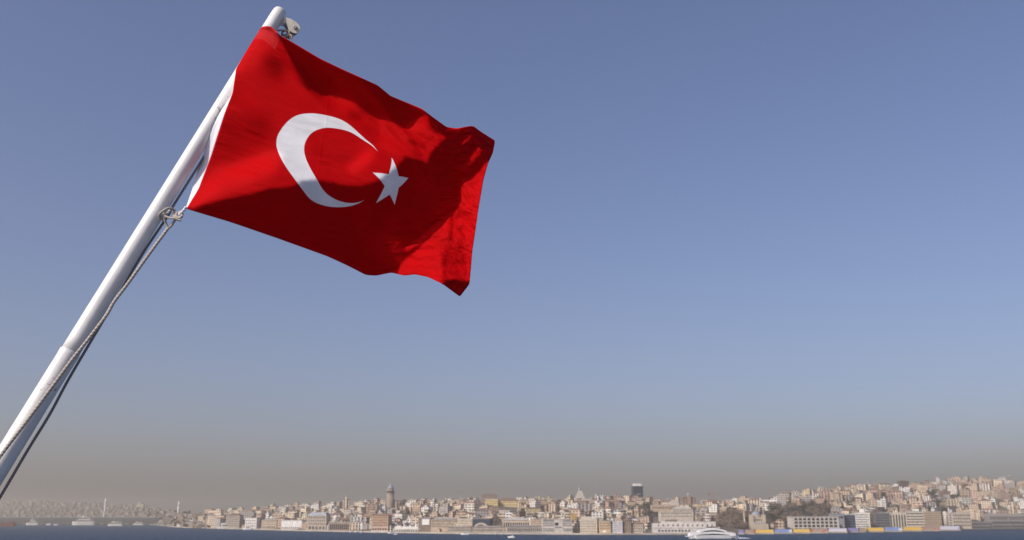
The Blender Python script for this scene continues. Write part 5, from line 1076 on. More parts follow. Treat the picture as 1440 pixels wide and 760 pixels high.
        [8,0,1,0,1,0,0,-1,1,0,0,0,1,1,-1,-1,0,0,0,1,0,1,2,0,0,1,-1,0,-2,-1,0,-1,-1,-1,0,-1,0,0,-1,-1,-2,0,-1,-1,-1,-1,-1,-1,-3,-2,0,1,0,0,1,0,0,1,0,4,-1,2,2,0,2,1,1,1,0,1,1,0,0,1,0,0,1,-1,0,0,-1,0,0,1,-1,0,0,-1,-1,1,0,-1,1,0,0,0,-1,0,0,0,1,-1,0,0,0],
        [-1,1,0,1,-1,0,0,1,0,0,1,0,0,0,0,1,0,0,1,1,1,1,0,1,0,0,-1,0,-1,-1,-2,0,-1,0,-1,0,-1,0,-1,-1,0,-3,-1,0,-1,0,0,-1,-1,-1,-2,-1,0,0,-2,1,1,0,0,3,4,-1,2,2,1,1,1,1,2,1,1,1,0,0,0,1,-1,1,0,0,0,0,0,-1,1,-1,-1,0,1,-1,1,1,-1,1,-1,2,-2,0,0,1,-1,2,-1,0,0],
        [-1,0,1,-1,1,0,0,0,0,0,0,1,0,0,2,0,1,1,0,1,1,1,0,0,0,-1,0,-1,0,-1,-1,-1,-1,-1,0,-1,0,-2,0,-1,-2,0,-1,-2,-1,0,-1,1,-1,-1,0,-1,-2,-1,-1,0,0,1,2,0,2,4,0,1,1,2,2,2,0,1,1,0,1,0,1,-1,1,0,0,1,0,0,0,0,-1,0,0,0,0,1,-1,1,1,0,-1,-2,3,-1,0,-1,1,0,1,0,0],
        [0,0,0,1,0,0,0,-1,0,0,1,0,1,1,0,1,0,1,1,1,0,0,1,0,0,0,-1,-1,-1,-1,0,-1,-1,-1,-1,-1,0,0,-1,-1,-1,-2,-2,-2,-1,-3,-1,0,2,1,0,-1,-1,-2,0,-2,1,0,1,1,2,2,3,1,3,1,1,1,1,1,1,1,0,0,0,1,0,1,1,-1,0,0,0,0,0,-1,0,1,-1,1,1,0,1,1,0,-2,-2,2,0,0,0,0,0,1,0],
        [0,0,0,0,1,0,0,0,0,1,0,1,0,0,1,0,1,0,1,0,1,0,0,0,0,-1,0,-1,-1,0,0,-2,-1,0,-1,0,-2,-1,0,-1,-2,-2,-2,-1,-3,-3,-3,1,2,3,0,-1,0,-2,-1,0,-1,1,1,1,1,2,3,4,0,1,1,1,2,1,0,1,1,1,0,1,0,0,0,0,1,-1,0,0,-1,1,0,0,1,0,1,1,0,0,1,0,-2,-1,2,0,-1,0,0,0,1],
        [0,0,1,0,1,0,0,1,0,0,0,0,0,1,0,0,0,0,0,0,1,0,-1,0,0,0,-1,0,0,0,-1,0,0,-1,-1,-2,0,-1,-2,0,-2,-2,-2,-2,-1,-1,-1,-1,1,0,1,0,-2,-1,-1,-1,0,0,0,1,1,1,2,2,4,3,3,1,1,0,1,1,0,0,1,0,1,0,0,0,-1,1,0,-1,0,1,0,1,1,0,1,0,1,1,-1,0,1,-2,-2,2,1,-1,0,0,0],
        [-1,1,1,2,1,0,0,0,0,-1,0,0,1,-1,0,0,-1,1,0,0,-1,0,0,-1,0,-1,1,0,0,0,0,0,-1,-1,0,-1,-2,-1,-2,-3,-1,-1,-1,0,-1,0,1,-2,-1,1,-1,-1,-1,0,-1,-1,0,0,0,0,1,1,1,1,1,2,2,3,2,1,2,0,2,1,1,1,0,-1,-1,1,0,0,0,1,0,0,2,0,0,2,0,1,0,-1,1,1,-1,1,-1,-2,1,1,0,0,0],
        [-2,2,2,2,1,-1,0,-1,0,0,0,0,-1,0,-1,0,1,-1,0,0,0,-1,-1,0,-2,1,0,0,1,-1,0,0,-1,1,-2,-1,-1,-3,-2,-2,0,0,0,-1,0,1,-1,0,-1,-1,-1,-1,0,-1,-1,0,0,-1,1,1,1,1,0,2,1,1,0,1,1,1,0,1,1,2,1,2,1,1,1,0,0,0,1,-1,2,1,0,1,1,0,1,0,0,0,1,-1,1,-1,1,-1,-1,1,1,0,0],
        [-8,6,4,1,0,1,0,0,-1,0,-1,-1,0,0,0,-1,0,0,-1,0,-1,-1,-1,0,0,-1,0,0,0,1,0,-1,1,-2,-1,-1,-3,-1,-1,-1,0,-1,1,0,1,-1,1,-1,-1,-1,-1,0,-2,0,-1,0,-1,1,0,1,0,1,2,1,1,1,2,0,0,2,2,2,0,0,1,0,1,2,0,-1,1,1,0,1,1,0,1,1,1,0,0,0,1,0,-1,2,-1,1,-1,1,-2,1,0,0,1],
        [-2,6,2,1,1,1,0,-1,0,-1,0,0,-1,-1,-1,0,-1,0,0,-1,-1,0,-1,-2,0,0,-1,1,-1,0,0,0,-2,-1,-1,-1,-1,-1,-1,0,-1,1,0,1,-1,1,-1,-1,0,-1,0,-1,0,-1,0,0,0,0,-1,1,1,1,-1,-1,1,1,1,3,3,0,0,-1,2,2,0,1,1,1,0,1,1,0,1,2,0,1,0,0,1,1,0,0,-1,1,0,-1,2,0,1,-1,1,-2,0,1,0],
        [20,1,0,0,0,1,0,0,-1,-1,-1,-1,-1,-1,-1,0,-1,-1,-1,-1,0,-1,-1,-1,-1,-1,1,-1,0,-1,-2,-2,-1,-1,0,-2,1,-1,0,0,0,0,0,0,0,0,-1,0,-1,0,0,0,0,-1,0,-1,0,-1,1,-1,-1,-2,2,2,2,1,0,-1,-1,0,1,3,1,0,2,1,0,0,2,2,1,1,0,0,0,1,2,0,0,0,0,0,0,0,0,0,1,0,0,0,0,-1,0,0,0],
        [23,-2,1,0,0,0,0,-1,0,-1,-1,-1,-2,-1,-1,-1,-1,-1,0,0,-2,-1,0,0,-1,0,-2,-1,-2,-2,-2,0,-1,-1,-1,0,0,0,0,0,-1,0,0,0,0,0,1,0,1,0,1,-1,-1,0,-1,0,-1,0,-1,0,-1,2,1,2,0,2,0,1,0,3,2,1,-1,1,-1,-1,1,1,3,-1,0,0,1,0,1,1,0,1,0,0,0,-1,1,-1,1,0,-1,1,0,1,0,0,0,0,0],
        [21,2,-1,1,0,0,-1,1,-2,0,-1,-2,-1,-1,-2,-1,-1,0,-1,-1,0,0,-2,-1,0,-3,-2,-2,-2,-2,-1,-2,-1,0,0,1,0,1,0,-1,1,0,-1,0,1,1,0,2,0,1,-2,0,-1,-1,0,-1,0,-1,-1,0,2,2,1,-1,2,2,1,0,2,0,0,0,1,-1,0,1,2,1,0,1,0,1,0,0,1,0,0,0,1,0,-1,1,0,1,-1,0,1,0,1,-1,1,0,-1,0,0],
        [23,-1,1,0,2,-1,0,-1,0,-2,-1,-1,-1,-2,-1,-2,0,-1,0,-1,0,-2,1,-2,-6,-3,-3,-4,-1,-2,-1,0,1,0,0,0,1,1,1,2,0,0,1,1,1,0,2,-1,0,-3,-1,0,0,0,0,0,-1,-1,0,1,1,0,0,3,1,-2,1,1,1,0,1,-1,1,2,1,1,-1,1,0,2,1,0,0,1,1,0,1,0,-1,0,0,1,0,0,1,0,-1,1,0,1,-1,1,0,0,0],
        [22,1,2,1,-1,0,0,-1,-2,-1,-1,-2,-1,-1,0,-1,-1,0,-1,1,-3,1,-6,-9,-5,-5,-3,-2,-4,4,4,-1,0,0,0,1,0,0,1,2,2,2,2,1,1,1,-1,-2,-2,1,0,0,0,0,-1,-1,0,0,1,1,1,0,2,1,-6,-1,1,1,1,2,0,3,1,0,2,0,1,0,1,2,0,1,1,0,0,1,-1,1,-1,0,1,0,0,1,0,1,0,-1,1,1,0,0,0,-1,1],
        [22,3,1,0,0,-1,-1,-1,-1,-1,-2,0,-1,-1,-1,0,-1,0,0,-2,2,-7,-4,0,0,0,-1,-2,-4,-8,-5,3,0,0,0,0,-1,1,1,1,2,2,1,2,0,-3,-2,1,2,1,1,0,-1,-1,-1,0,0,1,0,0,1,0,-7,-5,7,2,1,2,2,1,1,1,0,1,0,2,0,1,1,0,2,0,0,1,0,0,0,-1,1,1,0,0,1,0,1,-1,0,1,0,0,1,0,0,0,0],
        [25,1,0,0,0,-1,-1,-2,-1,-1,-1,-1,0,0,0,-1,1,0,-1,1,-6,-3,-2,-1,-1,-1,-3,-2,3,2,-4,-3,-3,1,0,-2,1,0,0,0,1,1,2,-1,0,4,3,2,0,-1,-1,-2,-2,-2,0,0,-1,0,0,0,-4,-2,4,1,-2,2,2,1,1,1,2,1,1,0,1,0,1,0,0,0,2,0,1,0,1,-1,1,0,0,0,1,1,0,1,0,1,0,0,0,1,0,0,0,0,-1],
        [26,1,0,-1,-2,-1,-1,0,-1,-1,0,0,-1,0,0,1,0,0,2,-7,-4,-3,-1,-2,-1,-3,0,3,1,-2,3,-3,-4,-3,-2,2,-1,0,1,1,1,1,2,4,2,0,0,0,-1,0,0,2,1,-1,-2,-1,-1,-1,-2,-3,1,0,0,0,-1,0,1,2,1,1,1,0,1,2,0,1,0,0,0,1,0,3,0,0,-1,1,-1,1,1,0,1,0,1,1,0,0,0,0,1,0,0,1,0,0,-1],
        [27,0,-1,-2,-1,-1,0,-1,0,-1,0,0,0,1,1,1,2,1,-7,-7,-4,-1,-2,-1,-1,2,2,-1,-2,2,-2,-1,3,-2,-3,-3,0,0,0,1,4,6,1,-2,-1,0,0,0,0,1,1,1,0,0,0,-2,-2,-2,-2,0,0,0,-1,0,1,-2,-1,1,1,1,1,1,1,0,1,0,1,1,1,0,0,1,0,0,0,0,1,1,0,1,0,2,0,0,0,1,0,0,0,1,1,-1,1,0,0],
        [27,-2,-1,0,-1,0,-2,0,0,0,0,0,1,1,2,3,0,-9,-11,-1,0,-1,0,1,1,1,-2,-2,2,-1,0,1,-1,0,4,0,0,2,2,2,0,-5,-5,0,1,1,0,0,1,0,1,0,-1,-1,-2,-2,-1,-1,1,-1,0,-1,1,1,-1,2,-1,-3,0,1,0,2,1,1,0,1,1,0,1,0,1,-1,2,0,1,-1,1,0,2,0,1,-1,2,0,1,0,1,-1,1,0,0,1,0,0,1],
        [26,-2,0,0,0,-2,0,0,-1,0,0,2,3,2,4,-4,-11,-11,3,0,-1,0,1,0,-1,-1,1,2,-1,0,0,0,1,2,-1,1,2,0,0,-1,-5,-3,2,1,0,0,0,1,0,1,0,-2,-1,-2,-1,0,0,-1,-1,0,0,0,1,0,1,0,-1,0,0,0,0,0,1,1,1,1,-1,1,-1,0,0,1,1,2,-1,2,0,1,0,0,0,2,0,1,0,1,0,1,-1,0,1,0,1,0,0],
        [25,-1,0,0,0,0,0,-2,1,-1,2,3,3,3,-8,-10,-9,5,0,0,1,0,0,0,0,0,-1,-1,0,0,0,1,0,0,1,1,-1,0,-2,-4,-1,1,0,0,1,0,1,-1,1,-1,-1,-2,-1,0,0,-1,-1,0,0,0,-1,2,-1,1,0,0,1,-1,-1,0,2,0,0,1,1,0,1,0,0,-1,-1,0,0,1,2,1,1,0,0,1,1,-1,1,1,1,-1,1,1,0,0,-1,1,0,1,0],
        [26,0,0,1,0,-1,-1,1,-1,1,3,3,1,-9,-10,-5,7,-2,0,0,0,0,0,0,0,-2,0,-1,0,-1,1,0,0,0,-1,-1,0,-3,-3,0,1,1,0,0,0,0,0,1,-1,-1,-3,0,-1,-1,-1,0,0,0,-1,1,1,-1,1,-1,1,-1,0,2,0,-2,0,1,0,1,3,1,0,-2,0,1,1,0,-1,-2,1,1,0,1,0,1,0,0,0,0,1,1,-1,0,0,0,1,0,0,1,0],
        [28,-1,2,0,1,-1,0,0,2,1,3,-2,-7,-10,-1,6,-4,2,0,0,0,0,-2,-1,-1,0,-1,0,-1,0,0,-1,0,0,-1,-2,-3,-2,1,1,0,0,1,0,0,-1,0,-1,-1,-2,0,-1,0,0,-1,0,0,-1,1,-1,0,1,-1,1,-1,1,1,0,0,1,-2,0,1,0,4,-1,-2,1,1,0,-1,-1,0,1,0,0,0,0,1,0,0,1,1,0,-1,0,1,0,0,0,1,0,1,-1,1],
        [28,1,0,2,1,0,0,3,2,1,-2,-5,-15,4,5,-5,3,-1,0,0,-1,-2,0,-1,-1,-1,0,-1,0,0,-1,0,-1,-3,-2,-2,-1,1,0,0,0,0,0,0,0,0,-1,-1,-1,0,-1,0,-1,0,0,0,-1,1,-1,0,0,-1,1,0,1,0,0,1,1,0,0,-1,-1,3,-1,-2,1,1,-1,0,0,0,0,1,0,-1,1,1,0,1,0,1,-1,0,1,-1,0,0,1,0,0,0,0,1,0],
        [30,2,3,0,3,-1,5,2,0,1,-11,-16,10,1,-5,3,-2,0,-1,-1,-1,0,-1,-1,-1,0,-2,0,0,-1,-1,-2,-2,-2,-1,-1,0,0,1,0,0,0,-1,-1,-1,0,0,-1,-1,-1,1,-1,0,-1,0,0,0,-1,0,1,-1,1,0,0,0,1,1,0,0,2,2,3,0,-4,-4,1,0,-1,-1,0,0,0,-1,1,1,1,0,0,1,0,1,-1,1,0,-1,1,0,0,0,0,0,1,1,0,0],
        [35,7,9,5,2,0,8,3,-16,-25,-9,14,-3,-4,3,-2,0,-1,-1,-1,-1,0,-1,0,-1,-1,0,-1,-2,-1,-2,-2,-2,-1,-1,1,0,0,0,-1,0,-1,0,0,-1,0,-2,-1,0,0,-1,0,0,0,0,0,0,0,0,-1,0,0,0,1,0,0,1,1,2,1,2,1,0,-1,-5,-2,0,-1,1,-1,0,1,2,-3,-1,1,1,1,0,1,0,1,-1,0,0,0,0,0,0,1,0,1,-1,1,0],
    ],
    [
        [0,27,11,5,13,13,16,16,18,17,18,18,17,18,18,18,17,16,17,17,16,17,17,17,17,17,19,19,20,21,20,21,20,21,20,21,21,22,21,21,20,19,18,18,19,18,19,20,21,21,22,22,23,23,26,26,26,28,29,31,31,33,32,33,32,32,32,32,32,26,26,26,25,16,15,12,7,1,-4,-36,-45,-42,-40,-37,-37,-36,-37,-40,-41,-40,-39,-38,-37,-36,-35,-30,-21,38,45,43,41,40,38,37,36],
        [31,-42,-20,1,-3,5,1,2,0,1,0,0,1,0,1,0,1,1,0,0,1,0,0,0,1,1,-1,1,0,0,1,0,0,0,1,0,0,-1,0,0,1,1,1,0,0,2,2,1,1,1,1,1,1,2,1,1,3,0,1,-1,0,-2,0,-2,-1,0,-1,0,1,1,0,0,-3,-2,-3,-5,-3,-7,8,-3,3,1,0,0,1,-1,0,0,1,1,1,2,1,1,2,1,29,4,-7,-6,-6,-5,-4,-3,-4],
        [36,-25,-24,-14,3,-2,2,0,0,0,0,1,1,1,0,0,0,0,1,0,0,1,0,1,0,0,1,0,1,0,0,0,1,0,0,0,0,0,1,0,0,1,0,2,2,2,0,1,1,1,1,1,1,1,1,1,0,2,-1,0,-1,-1,-1,-1,1,0,1,0,0,-1,-1,-2,-3,-2,-5,-3,-6,3,2,2,1,0,0,0,0,1,0,0,1,1,2,1,1,2,1,14,16,-7,-8,-5,-4,-4,-3,-2,-1],
        [29,-8,-9,-20,-16,0,0,-1,1,0,1,1,0,1,0,0,0,1,0,0,1,0,1,1,0,1,0,0,0,0,0,0,0,1,0,0,0,1,0,1,0,1,2,1,1,1,2,1,0,1,1,1,2,0,0,1,0,0,0,-2,-1,1,0,1,0,0,0,0,-1,-1,-2,-3,-2,-4,-2,-5,-1,3,4,-2,1,0,0,0,1,-1,0,1,1,2,1,2,1,1,7,28,-20,-20,6,-3,-2,-3,-2,-1,1],
        [25,0,-7,-5,-16,-17,-5,5,-4,3,0,0,1,-1,0,1,0,0,0,1,1,0,1,0,1,0,1,0,0,0,0,0,0,0,0,1,1,0,1,0,1,1,1,2,1,0,1,1,2,1,0,1,0,1,0,0,-1,-1,0,1,2,0,0,1,-1,0,-1,-1,-2,-1,-2,-3,-3,-3,-3,0,0,-1,3,0,1,0,0,1,-1,0,1,1,2,2,2,0,2,5,17,8,-8,-15,-25,2,3,-4,4,1,0],
        [24,4,-1,-12,-5,-10,-16,-11,11,-7,2,0,0,0,0,-1,1,1,1,0,0,1,1,0,1,1,0,0,0,0,0,1,0,0,1,0,1,1,0,1,1,0,2,1,1,1,1,1,0,1,1,0,0,0,0,-1,1,1,1,2,-1,0,0,-1,-1,-1,-1,-2,-1,-2,-2,-3,-2,0,-3,-1,1,2,-1,2,-2,1,1,0,-1,1,1,2,1,2,1,2,3,6,24,-16,6,4,-12,-26,-11,14,-7,-2,-1],
        [23,6,0,-5,-13,-6,-3,-15,-15,12,-5,0,0,0,-1,1,0,0,1,1,1,1,0,1,0,1,0,1,0,0,1,-1,1,0,1,1,1,0,1,1,1,1,0,1,1,1,1,0,1,1,0,0,0,0,1,1,1,1,1,-1,0,-1,-1,-2,-1,-2,-1,-1,-2,-2,-1,-3,0,-3,-1,1,3,2,-2,-2,0,2,0,-2,1,2,2,1,2,0,1,0,3,19,1,-4,4,4,7,-7,-22,-28,8,1,-10],
        [21,9,2,-3,-9,-10,-8,4,-15,-18,8,-1,-2,-1,0,1,1,1,0,1,1,0,1,1,1,0,1,0,0,0,0,1,0,1,1,1,0,1,1,0,1,1,2,0,1,1,0,1,0,-1,1,0,1,1,2,2,0,-1,-1,-1,-1,-1,-2,-1,-1,-1,-2,-1,-1,0,-6,2,-4,-1,1,2,1,0,2,-1,5,-1,-2,1,1,2,1,2,1,0,-2,2,6,18,-9,4,3,1,-1,8,2,-17,-32,-13,20],
        [22,7,4,0,-5,-11,-6,-11,5,-12,-19,2,2,-3,4,-1,0,0,0,2,0,2,1,0,0,0,1,0,1,1,0,0,2,0,1,0,1,2,0,1,1,0,0,1,0,0,0,0,0,1,0,2,1,2,0,-1,1,1,-1,-1,-1,-2,-1,-2,-1,-1,-1,-1,-1,-1,-1,-4,-2,-2,3,0,1,3,5,11,-1,-4,3,0,2,0,2,1,0,-2,0,3,8,2,1,2,1,0,0,-1,4,9,-13,-28,-30],
        [21,7,8,2,-2,-10,-13,-3,-12,5,-7,-17,-9,13,-5,-1,-1,1,1,0,2,1,0,1,0,1,0,1,0,0,1,1,1,1,1,1,1,0,1,1,0,0,0,1,0,0,0,1,1,1,2,2,1,0,0,0,-1,-1,-1,-1,-2,-1,-2,0,0,-1,-1,-2,0,-4,-1,-4,-1,2,0,2,1,0,-9,31,-10,6,-3,3,1,2,2,-1,-2,-1,2,5,6,6,-1,2,1,-1,1,1,-1,1,15,-3,-40],
        [20,7,9,6,-1,-5,-10,-14,-2,-10,2,-3,-12,-19,6,3,-3,3,0,1,1,0,1,1,1,0,0,1,0,1,1,1,1,2,0,1,1,0,1,0,0,1,0,-2,1,1,1,1,2,2,2,0,1,2,-1,0,-2,-3,-1,-2,-1,0,0,0,-2,-2,0,-1,-4,-3,-3,0,1,1,0,0,-1,-8,-10,25,21,-9,5,2,-1,3,-1,-1,-2,2,4,5,6,-2,2,1,1,6,-1,-1,2,2,-5,14,16],
        [20,6,8,7,3,-3,-8,-8,-12,-3,-8,-4,7,-10,-17,-8,12,-8,5,0,0,1,0,1,1,0,0,0,1,1,1,2,1,1,1,1,0,0,0,0,0,0,0,2,1,2,2,2,1,0,1,2,0,-1,-1,-2,-1,-2,-2,0,0,-2,0,-2,0,0,-3,-1,-4,-3,-1,1,0,0,-1,-2,-5,-3,18,-32,41,7,5,-7,8,-1,-1,-4,2,3,4,3,2,1,0,-2,-1,5,10,0,-1,-1,5,-7,6],
        [22,3,7,7,5,1,-5,-10,-6,-11,-5,0,-10,5,-4,-12,-17,16,-9,2,0,0,2,-1,1,0,1,1,1,1,2,1,1,0,1,0,0,0,0,0,1,2,2,2,2,1,2,0,1,2,-1,0,-1,-1,-2,-2,-2,0,0,-1,-1,0,-1,0,-3,-2,-1,-4,-3,-1,1,-1,-1,0,-1,-3,0,3,-32,30,-4,47,-22,14,-3,2,-7,1,4,3,1,0,7,-4,-2,0,-2,-7,9,9,1,1,-3,6,-3],
        [21,4,4,7,7,4,-2,-6,-10,-6,-6,-11,0,-6,-1,4,-12,-21,15,-7,1,1,0,0,0,2,0,0,2,2,1,1,1,1,-1,0,0,1,1,2,2,2,2,2,1,1,0,2,1,-1,0,-2,-1,-2,-2,0,-1,-1,0,0,-1,-1,-2,-2,0,-3,-4,-3,1,0,-2,0,0,-2,-1,-1,4,26,-18,-24,6,10,34,-8,-2,-3,1,6,1,0,2,5,-3,-3,1,1,0,-3,-10,8,3,1,2,-13,-20],
        [22,1,4,5,8,6,3,-3,-7,-9,-9,-5,-10,-3,-1,-5,8,-12,-21,13,-4,0,-2,1,0,1,1,2,1,2,1,1,-1,0,1,1,2,2,2,2,2,1,2,0,1,1,1,0,-1,0,-1,-1,-2,-3,0,-2,1,0,0,-3,-1,-2,0,-2,-3,-3,-2,-1,-1,-1,0,0,0,-1,-2,5,17,-9,35,-43,-8,7,25,-4,-14,-7,15,13,1,2,6,5,-4,-7,0,-1,-1,-2,-6,-4,9,-2,-8,-12,3],
        [18,2,3,5,7,9,5,1,-5,-8,-8,-9,-6,-6,-6,3,-8,9,-10,-21,10,-4,-4,2,0,-1,3,3,3,0,0,0,2,1,2,2,2,2,2,2,1,1,0,1,1,0,-1,-1,0,-1,-1,-1,-2,-1,-1,0,-1,-2,-2,0,-3,0,-2,-1,-2,-4,0,-1,-1,0,0,-1,-1,-1,6,11,-4,-7,24,21,-41,-22,27,12,-12,3,-5,1,16,11,1,-3,-2,-4,-2,0,-2,0,-2,-11,-2,3,-9,6,-8],
        [14,0,2,6,8,9,9,4,-1,-5,-9,-8,-7,-9,-3,-8,4,-7,7,-8,-21,-4,14,-5,-4,5,3,0,-1,1,2,3,2,2,2,2,2,2,1,0,0,1,0,1,-2,0,1,-1,-1,0,-2,-3,-2,-1,0,-1,-2,-1,-2,-1,0,-2,-2,-2,-3,2,-3,1,0,-1,0,-1,-1,5,7,0,-2,7,2,26,0,-28,-36,33,9,7,-1,-10,-2,13,6,-2,-3,-2,-1,-3,0,-2,0,-1,-10,-1,1,0,-6],
        [8,-2,2,6,8,10,10,8,3,-2,-4,-8,-9,-7,-10,-2,-7,3,-5,8,-3,-12,-19,1,15,-4,-2,1,4,3,2,1,1,2,1,2,0,1,-1,1,1,0,-1,-1,1,0,-1,0,-2,-3,-2,-2,-1,-1,-2,-1,-1,-1,-1,-2,-1,-1,-1,0,-1,-2,1,-2,0,0,-1,0,7,6,-2,-1,1,-1,-19,26,32,-13,-18,-11,24,0,7,5,-7,-12,11,1,-2,-4,-6,-1,-2,2,1,0,0,-7,-3,-4,2],
        [0,-1,1,5,7,9,13,11,7,2,-2,-5,-7,-9,-7,-11,-1,-5,4,-4,2,8,-6,-12,-18,6,4,6,2,1,1,1,1,0,1,-1,0,-1,2,0,-1,-1,1,0,0,-2,-1,-2,-1,-2,-2,-2,-2,-1,-1,-1,-2,0,-1,-1,-2,0,-1,-1,-1,1,-1,0,0,-1,1,7,-1,-2,4,-2,-1,-10,15,-19,29,38,-7,-21,-1,13,4,-4,1,-6,-9,12,-6,-7,-1,-3,3,1,-1,0,-3,-10,-4,3,0],
        [-6,0,0,3,5,9,10,14,12,6,2,-2,-5,-7,-8,-6,-10,-2,-5,3,3,-3,5,5,-8,-18,6,-1,-1,2,1,0,-1,0,0,-1,0,1,-2,0,0,0,0,-1,-1,-1,-2,-2,-2,-2,-3,-1,0,-2,-1,-1,0,-2,-1,-1,0,-2,0,1,2,-2,0,1,-2,2,3,-1,1,4,-4,0,-5,7,-9,13,-9,24,10,-8,1,2,3,12,2,1,-12,-9,4,-12,9,11,-7,-6,-2,-3,-5,-9,7,0,-1],
        [-10,0,2,2,3,5,8,11,15,12,5,2,-3,-5,-6,-7,-6,-9,-2,-1,-2,5,0,-5,2,-6,-9,1,4,-1,-3,0,1,0,-2,1,-1,-2,0,0,0,0,-1,-2,-2,-2,-2,-1,-3,-2,1,-2,-1,-1,0,-2,0,-1,0,-1,-1,-1,0,-3,4,2,-1,-1,2,0,0,-1,1,0,1,-2,1,0,4,-6,3,-9,32,-3,-3,-6,4,10,11,6,-4,-21,1,1,7,4,-8,-5,-3,-2,-7,7,2,-1,1],
        [-11,0,1,2,2,3,5,8,11,16,12,5,0,-3,-7,-6,-7,-5,-7,-4,3,-3,-2,3,-1,7,-17,6,-8,-5,4,-1,-1,0,0,-1,-1,0,0,-1,1,-3,-2,-1,-3,-2,-2,-1,-1,-1,-3,0,-1,0,-1,0,-1,0,-1,0,0,0,-1,2,-6,5,2,-1,-2,2,0,2,0,-2,0,1,1,-1,-1,2,-9,4,4,30,1,5,-6,-11,-2,10,3,-2,-17,21,7,-8,-4,-7,-5,-3,2,4,0,-2,2],
        [-13,2,1,0,2,2,3,5,8,12,15,12,5,-1,-5,-8,-7,-8,-6,-2,-3,0,3,1,5,-3,-1,-23,-1,11,-7,1,1,-1,-2,-1,1,-2,-1,-1,-3,-1,-2,-1,-2,-1,-1,-3,-1,-1,0,-1,-1,-1,0,0,0,0,0,0,-1,0,1,-1,2,-6,1,2,1,1,1,0,0,-1,1,1,0,-2,0,-6,4,-3,-6,32,29,-3,3,-5,-4,-8,1,7,5,1,6,-10,-11,-6,-7,-4,5,2,-2,-2,3],
        [-12,1,1,1,0,1,3,2,5,8,12,15,12,3,-3,-7,-8,-8,-6,-5,0,4,2,3,0,5,8,-9,-17,-19,10,5,-6,-6,3,1,-3,-3,-3,-2,-2,-1,-1,-5,-1,-1,-2,0,0,0,-1,0,0,1,0,0,-1,0,0,-1,-1,-1,-1,-1,0,1,0,2,2,1,2,-1,-1,1,1,-1,-1,1,-3,2,-1,2,16,-4,23,15,-3,4,-1,-7,2,6,1,-4,5,-5,5,-9,-8,-4,-7,-2,-3,2,2],
        [-11,0,0,1,1,1,1,3,3,4,8,12,14,10,3,-4,-8,-9,-7,-2,1,1,3,2,4,2,-5,8,5,-13,-21,-17,-1,12,1,-7,-6,-4,1,0,-2,-5,-6,1,-1,-1,1,0,0,-1,1,0,0,0,-1,-1,1,-1,-1,-1,0,0,-1,0,0,1,1,1,3,0,0,1,1,1,-2,0,0,0,3,2,3,8,0,3,-3,24,9,-1,-3,3,2,-4,-4,9,-8,-4,17,8,-12,-12,-6,-6,-1,-1,4],
        [-11,0,1,0,1,1,1,1,2,3,5,7,12,15,8,1,-4,-7,-9,-3,0,3,2,2,0,1,6,0,-1,12,-4,-11,-15,-21,-17,-6,4,9,-2,-10,-9,-4,7,1,-1,0,1,0,0,1,0,-2,0,-2,0,1,-1,0,0,0,0,0,0,0,1,2,0,1,-1,2,0,1,2,-2,1,-1,1,4,4,2,6,2,0,-2,1,1,29,-1,4,0,-4,-1,0,1,1,-8,4,24,1,-12,-13,-5,-6,1,-10],
        [-10,0,0,1,0,1,1,1,1,2,1,5,8,12,14,7,-1,-4,-6,-5,1,0,2,1,3,2,0,1,5,-5,2,6,1,-10,-11,-12,-18,-20,-16,-6,5,12,-3,-7,6,4,-4,-1,2,0,-2,1,-2,1,0,-1,0,1,1,0,0,0,1,1,0,1,2,0,0,0,1,0,0,1,-1,4,3,3,1,4,2,0,1,1,1,-3,3,35,-1,-6,0,-4,3,19,-4,-7,-24,4,30,2,-7,-13,0,-10,-22],
        [-11,1,1,0,1,0,0,1,1,1,1,2,3,8,12,12,7,-1,-4,-5,0,2,1,2,1,1,1,1,-3,1,-3,-8,-6,2,4,1,-3,-8,-7,-9,-15,-17,-9,17,-3,-10,1,6,-5,-2,1,-2,1,-1,1,1,1,1,0,2,1,0,0,0,1,-1,1,1,2,0,-1,1,0,2,4,1,4,2,3,3,0,0,0,1,-4,4,-8,8,26,9,-5,11,4,12,-12,-6,-9,-20,11,17,4,2,-20,-27,10],
        [-9,0,0,0,0,1,0,0,0,0,2,-1,2,2,8,15,12,6,-2,-2,1,1,1,0,0,0,-3,-4,-5,-7,-5,-1,3,-1,-5,-3,0,4,3,3,-1,-13,-15,-23,-11,14,5,-14,2,0,-2,0,0,3,2,0,2,2,1,1,0,1,-1,0,0,2,0,0,1,0,1,0,4,3,2,4,3,3,1,0,-1,1,0,-3,3,-7,1,-6,5,31,20,-13,20,3,-12,2,-4,-20,-9,21,2,-14,-18,4,-4],
        [-9,0,1,0,0,-1,0,-1,1,0,-1,0,-1,2,7,10,15,10,4,2,0,1,-1,-2,-4,-8,-6,-5,-5,-1,1,1,-3,-3,3,4,2,-2,-3,-5,-5,6,8,-11,-15,-24,-19,16,-4,-2,0,-1,7,0,3,2,2,2,1,0,1,0,1,1,0,-1,0,1,1,1,3,4,1,2,4,2,2,1,0,-1,1,-1,-2,3,-5,0,-2,1,0,-1,30,32,-10,-13,-4,7,6,-3,-26,-10,7,-4,1,-2,-1],
        [-9,1,-1,0,0,-1,0,0,-2,0,-2,-1,0,3,3,7,10,13,14,7,-1,-5,-6,-8,-8,-4,-2,-2,1,0,0,-3,1,7,2,-5,-6,-3,-1,2,5,-3,-11,-1,4,-11,-17,-25,5,5,-2,11,-5,7,0,4,2,0,2,1,-1,1,1,0,0,1,1,1,1,3,3,2,2,3,1,2,0,1,-1,0,-1,-2,1,-3,-1,-1,1,0,2,4,-5,31,8,-31,2,27,8,0,-9,-21,-3,-1,-1,-1,-1],
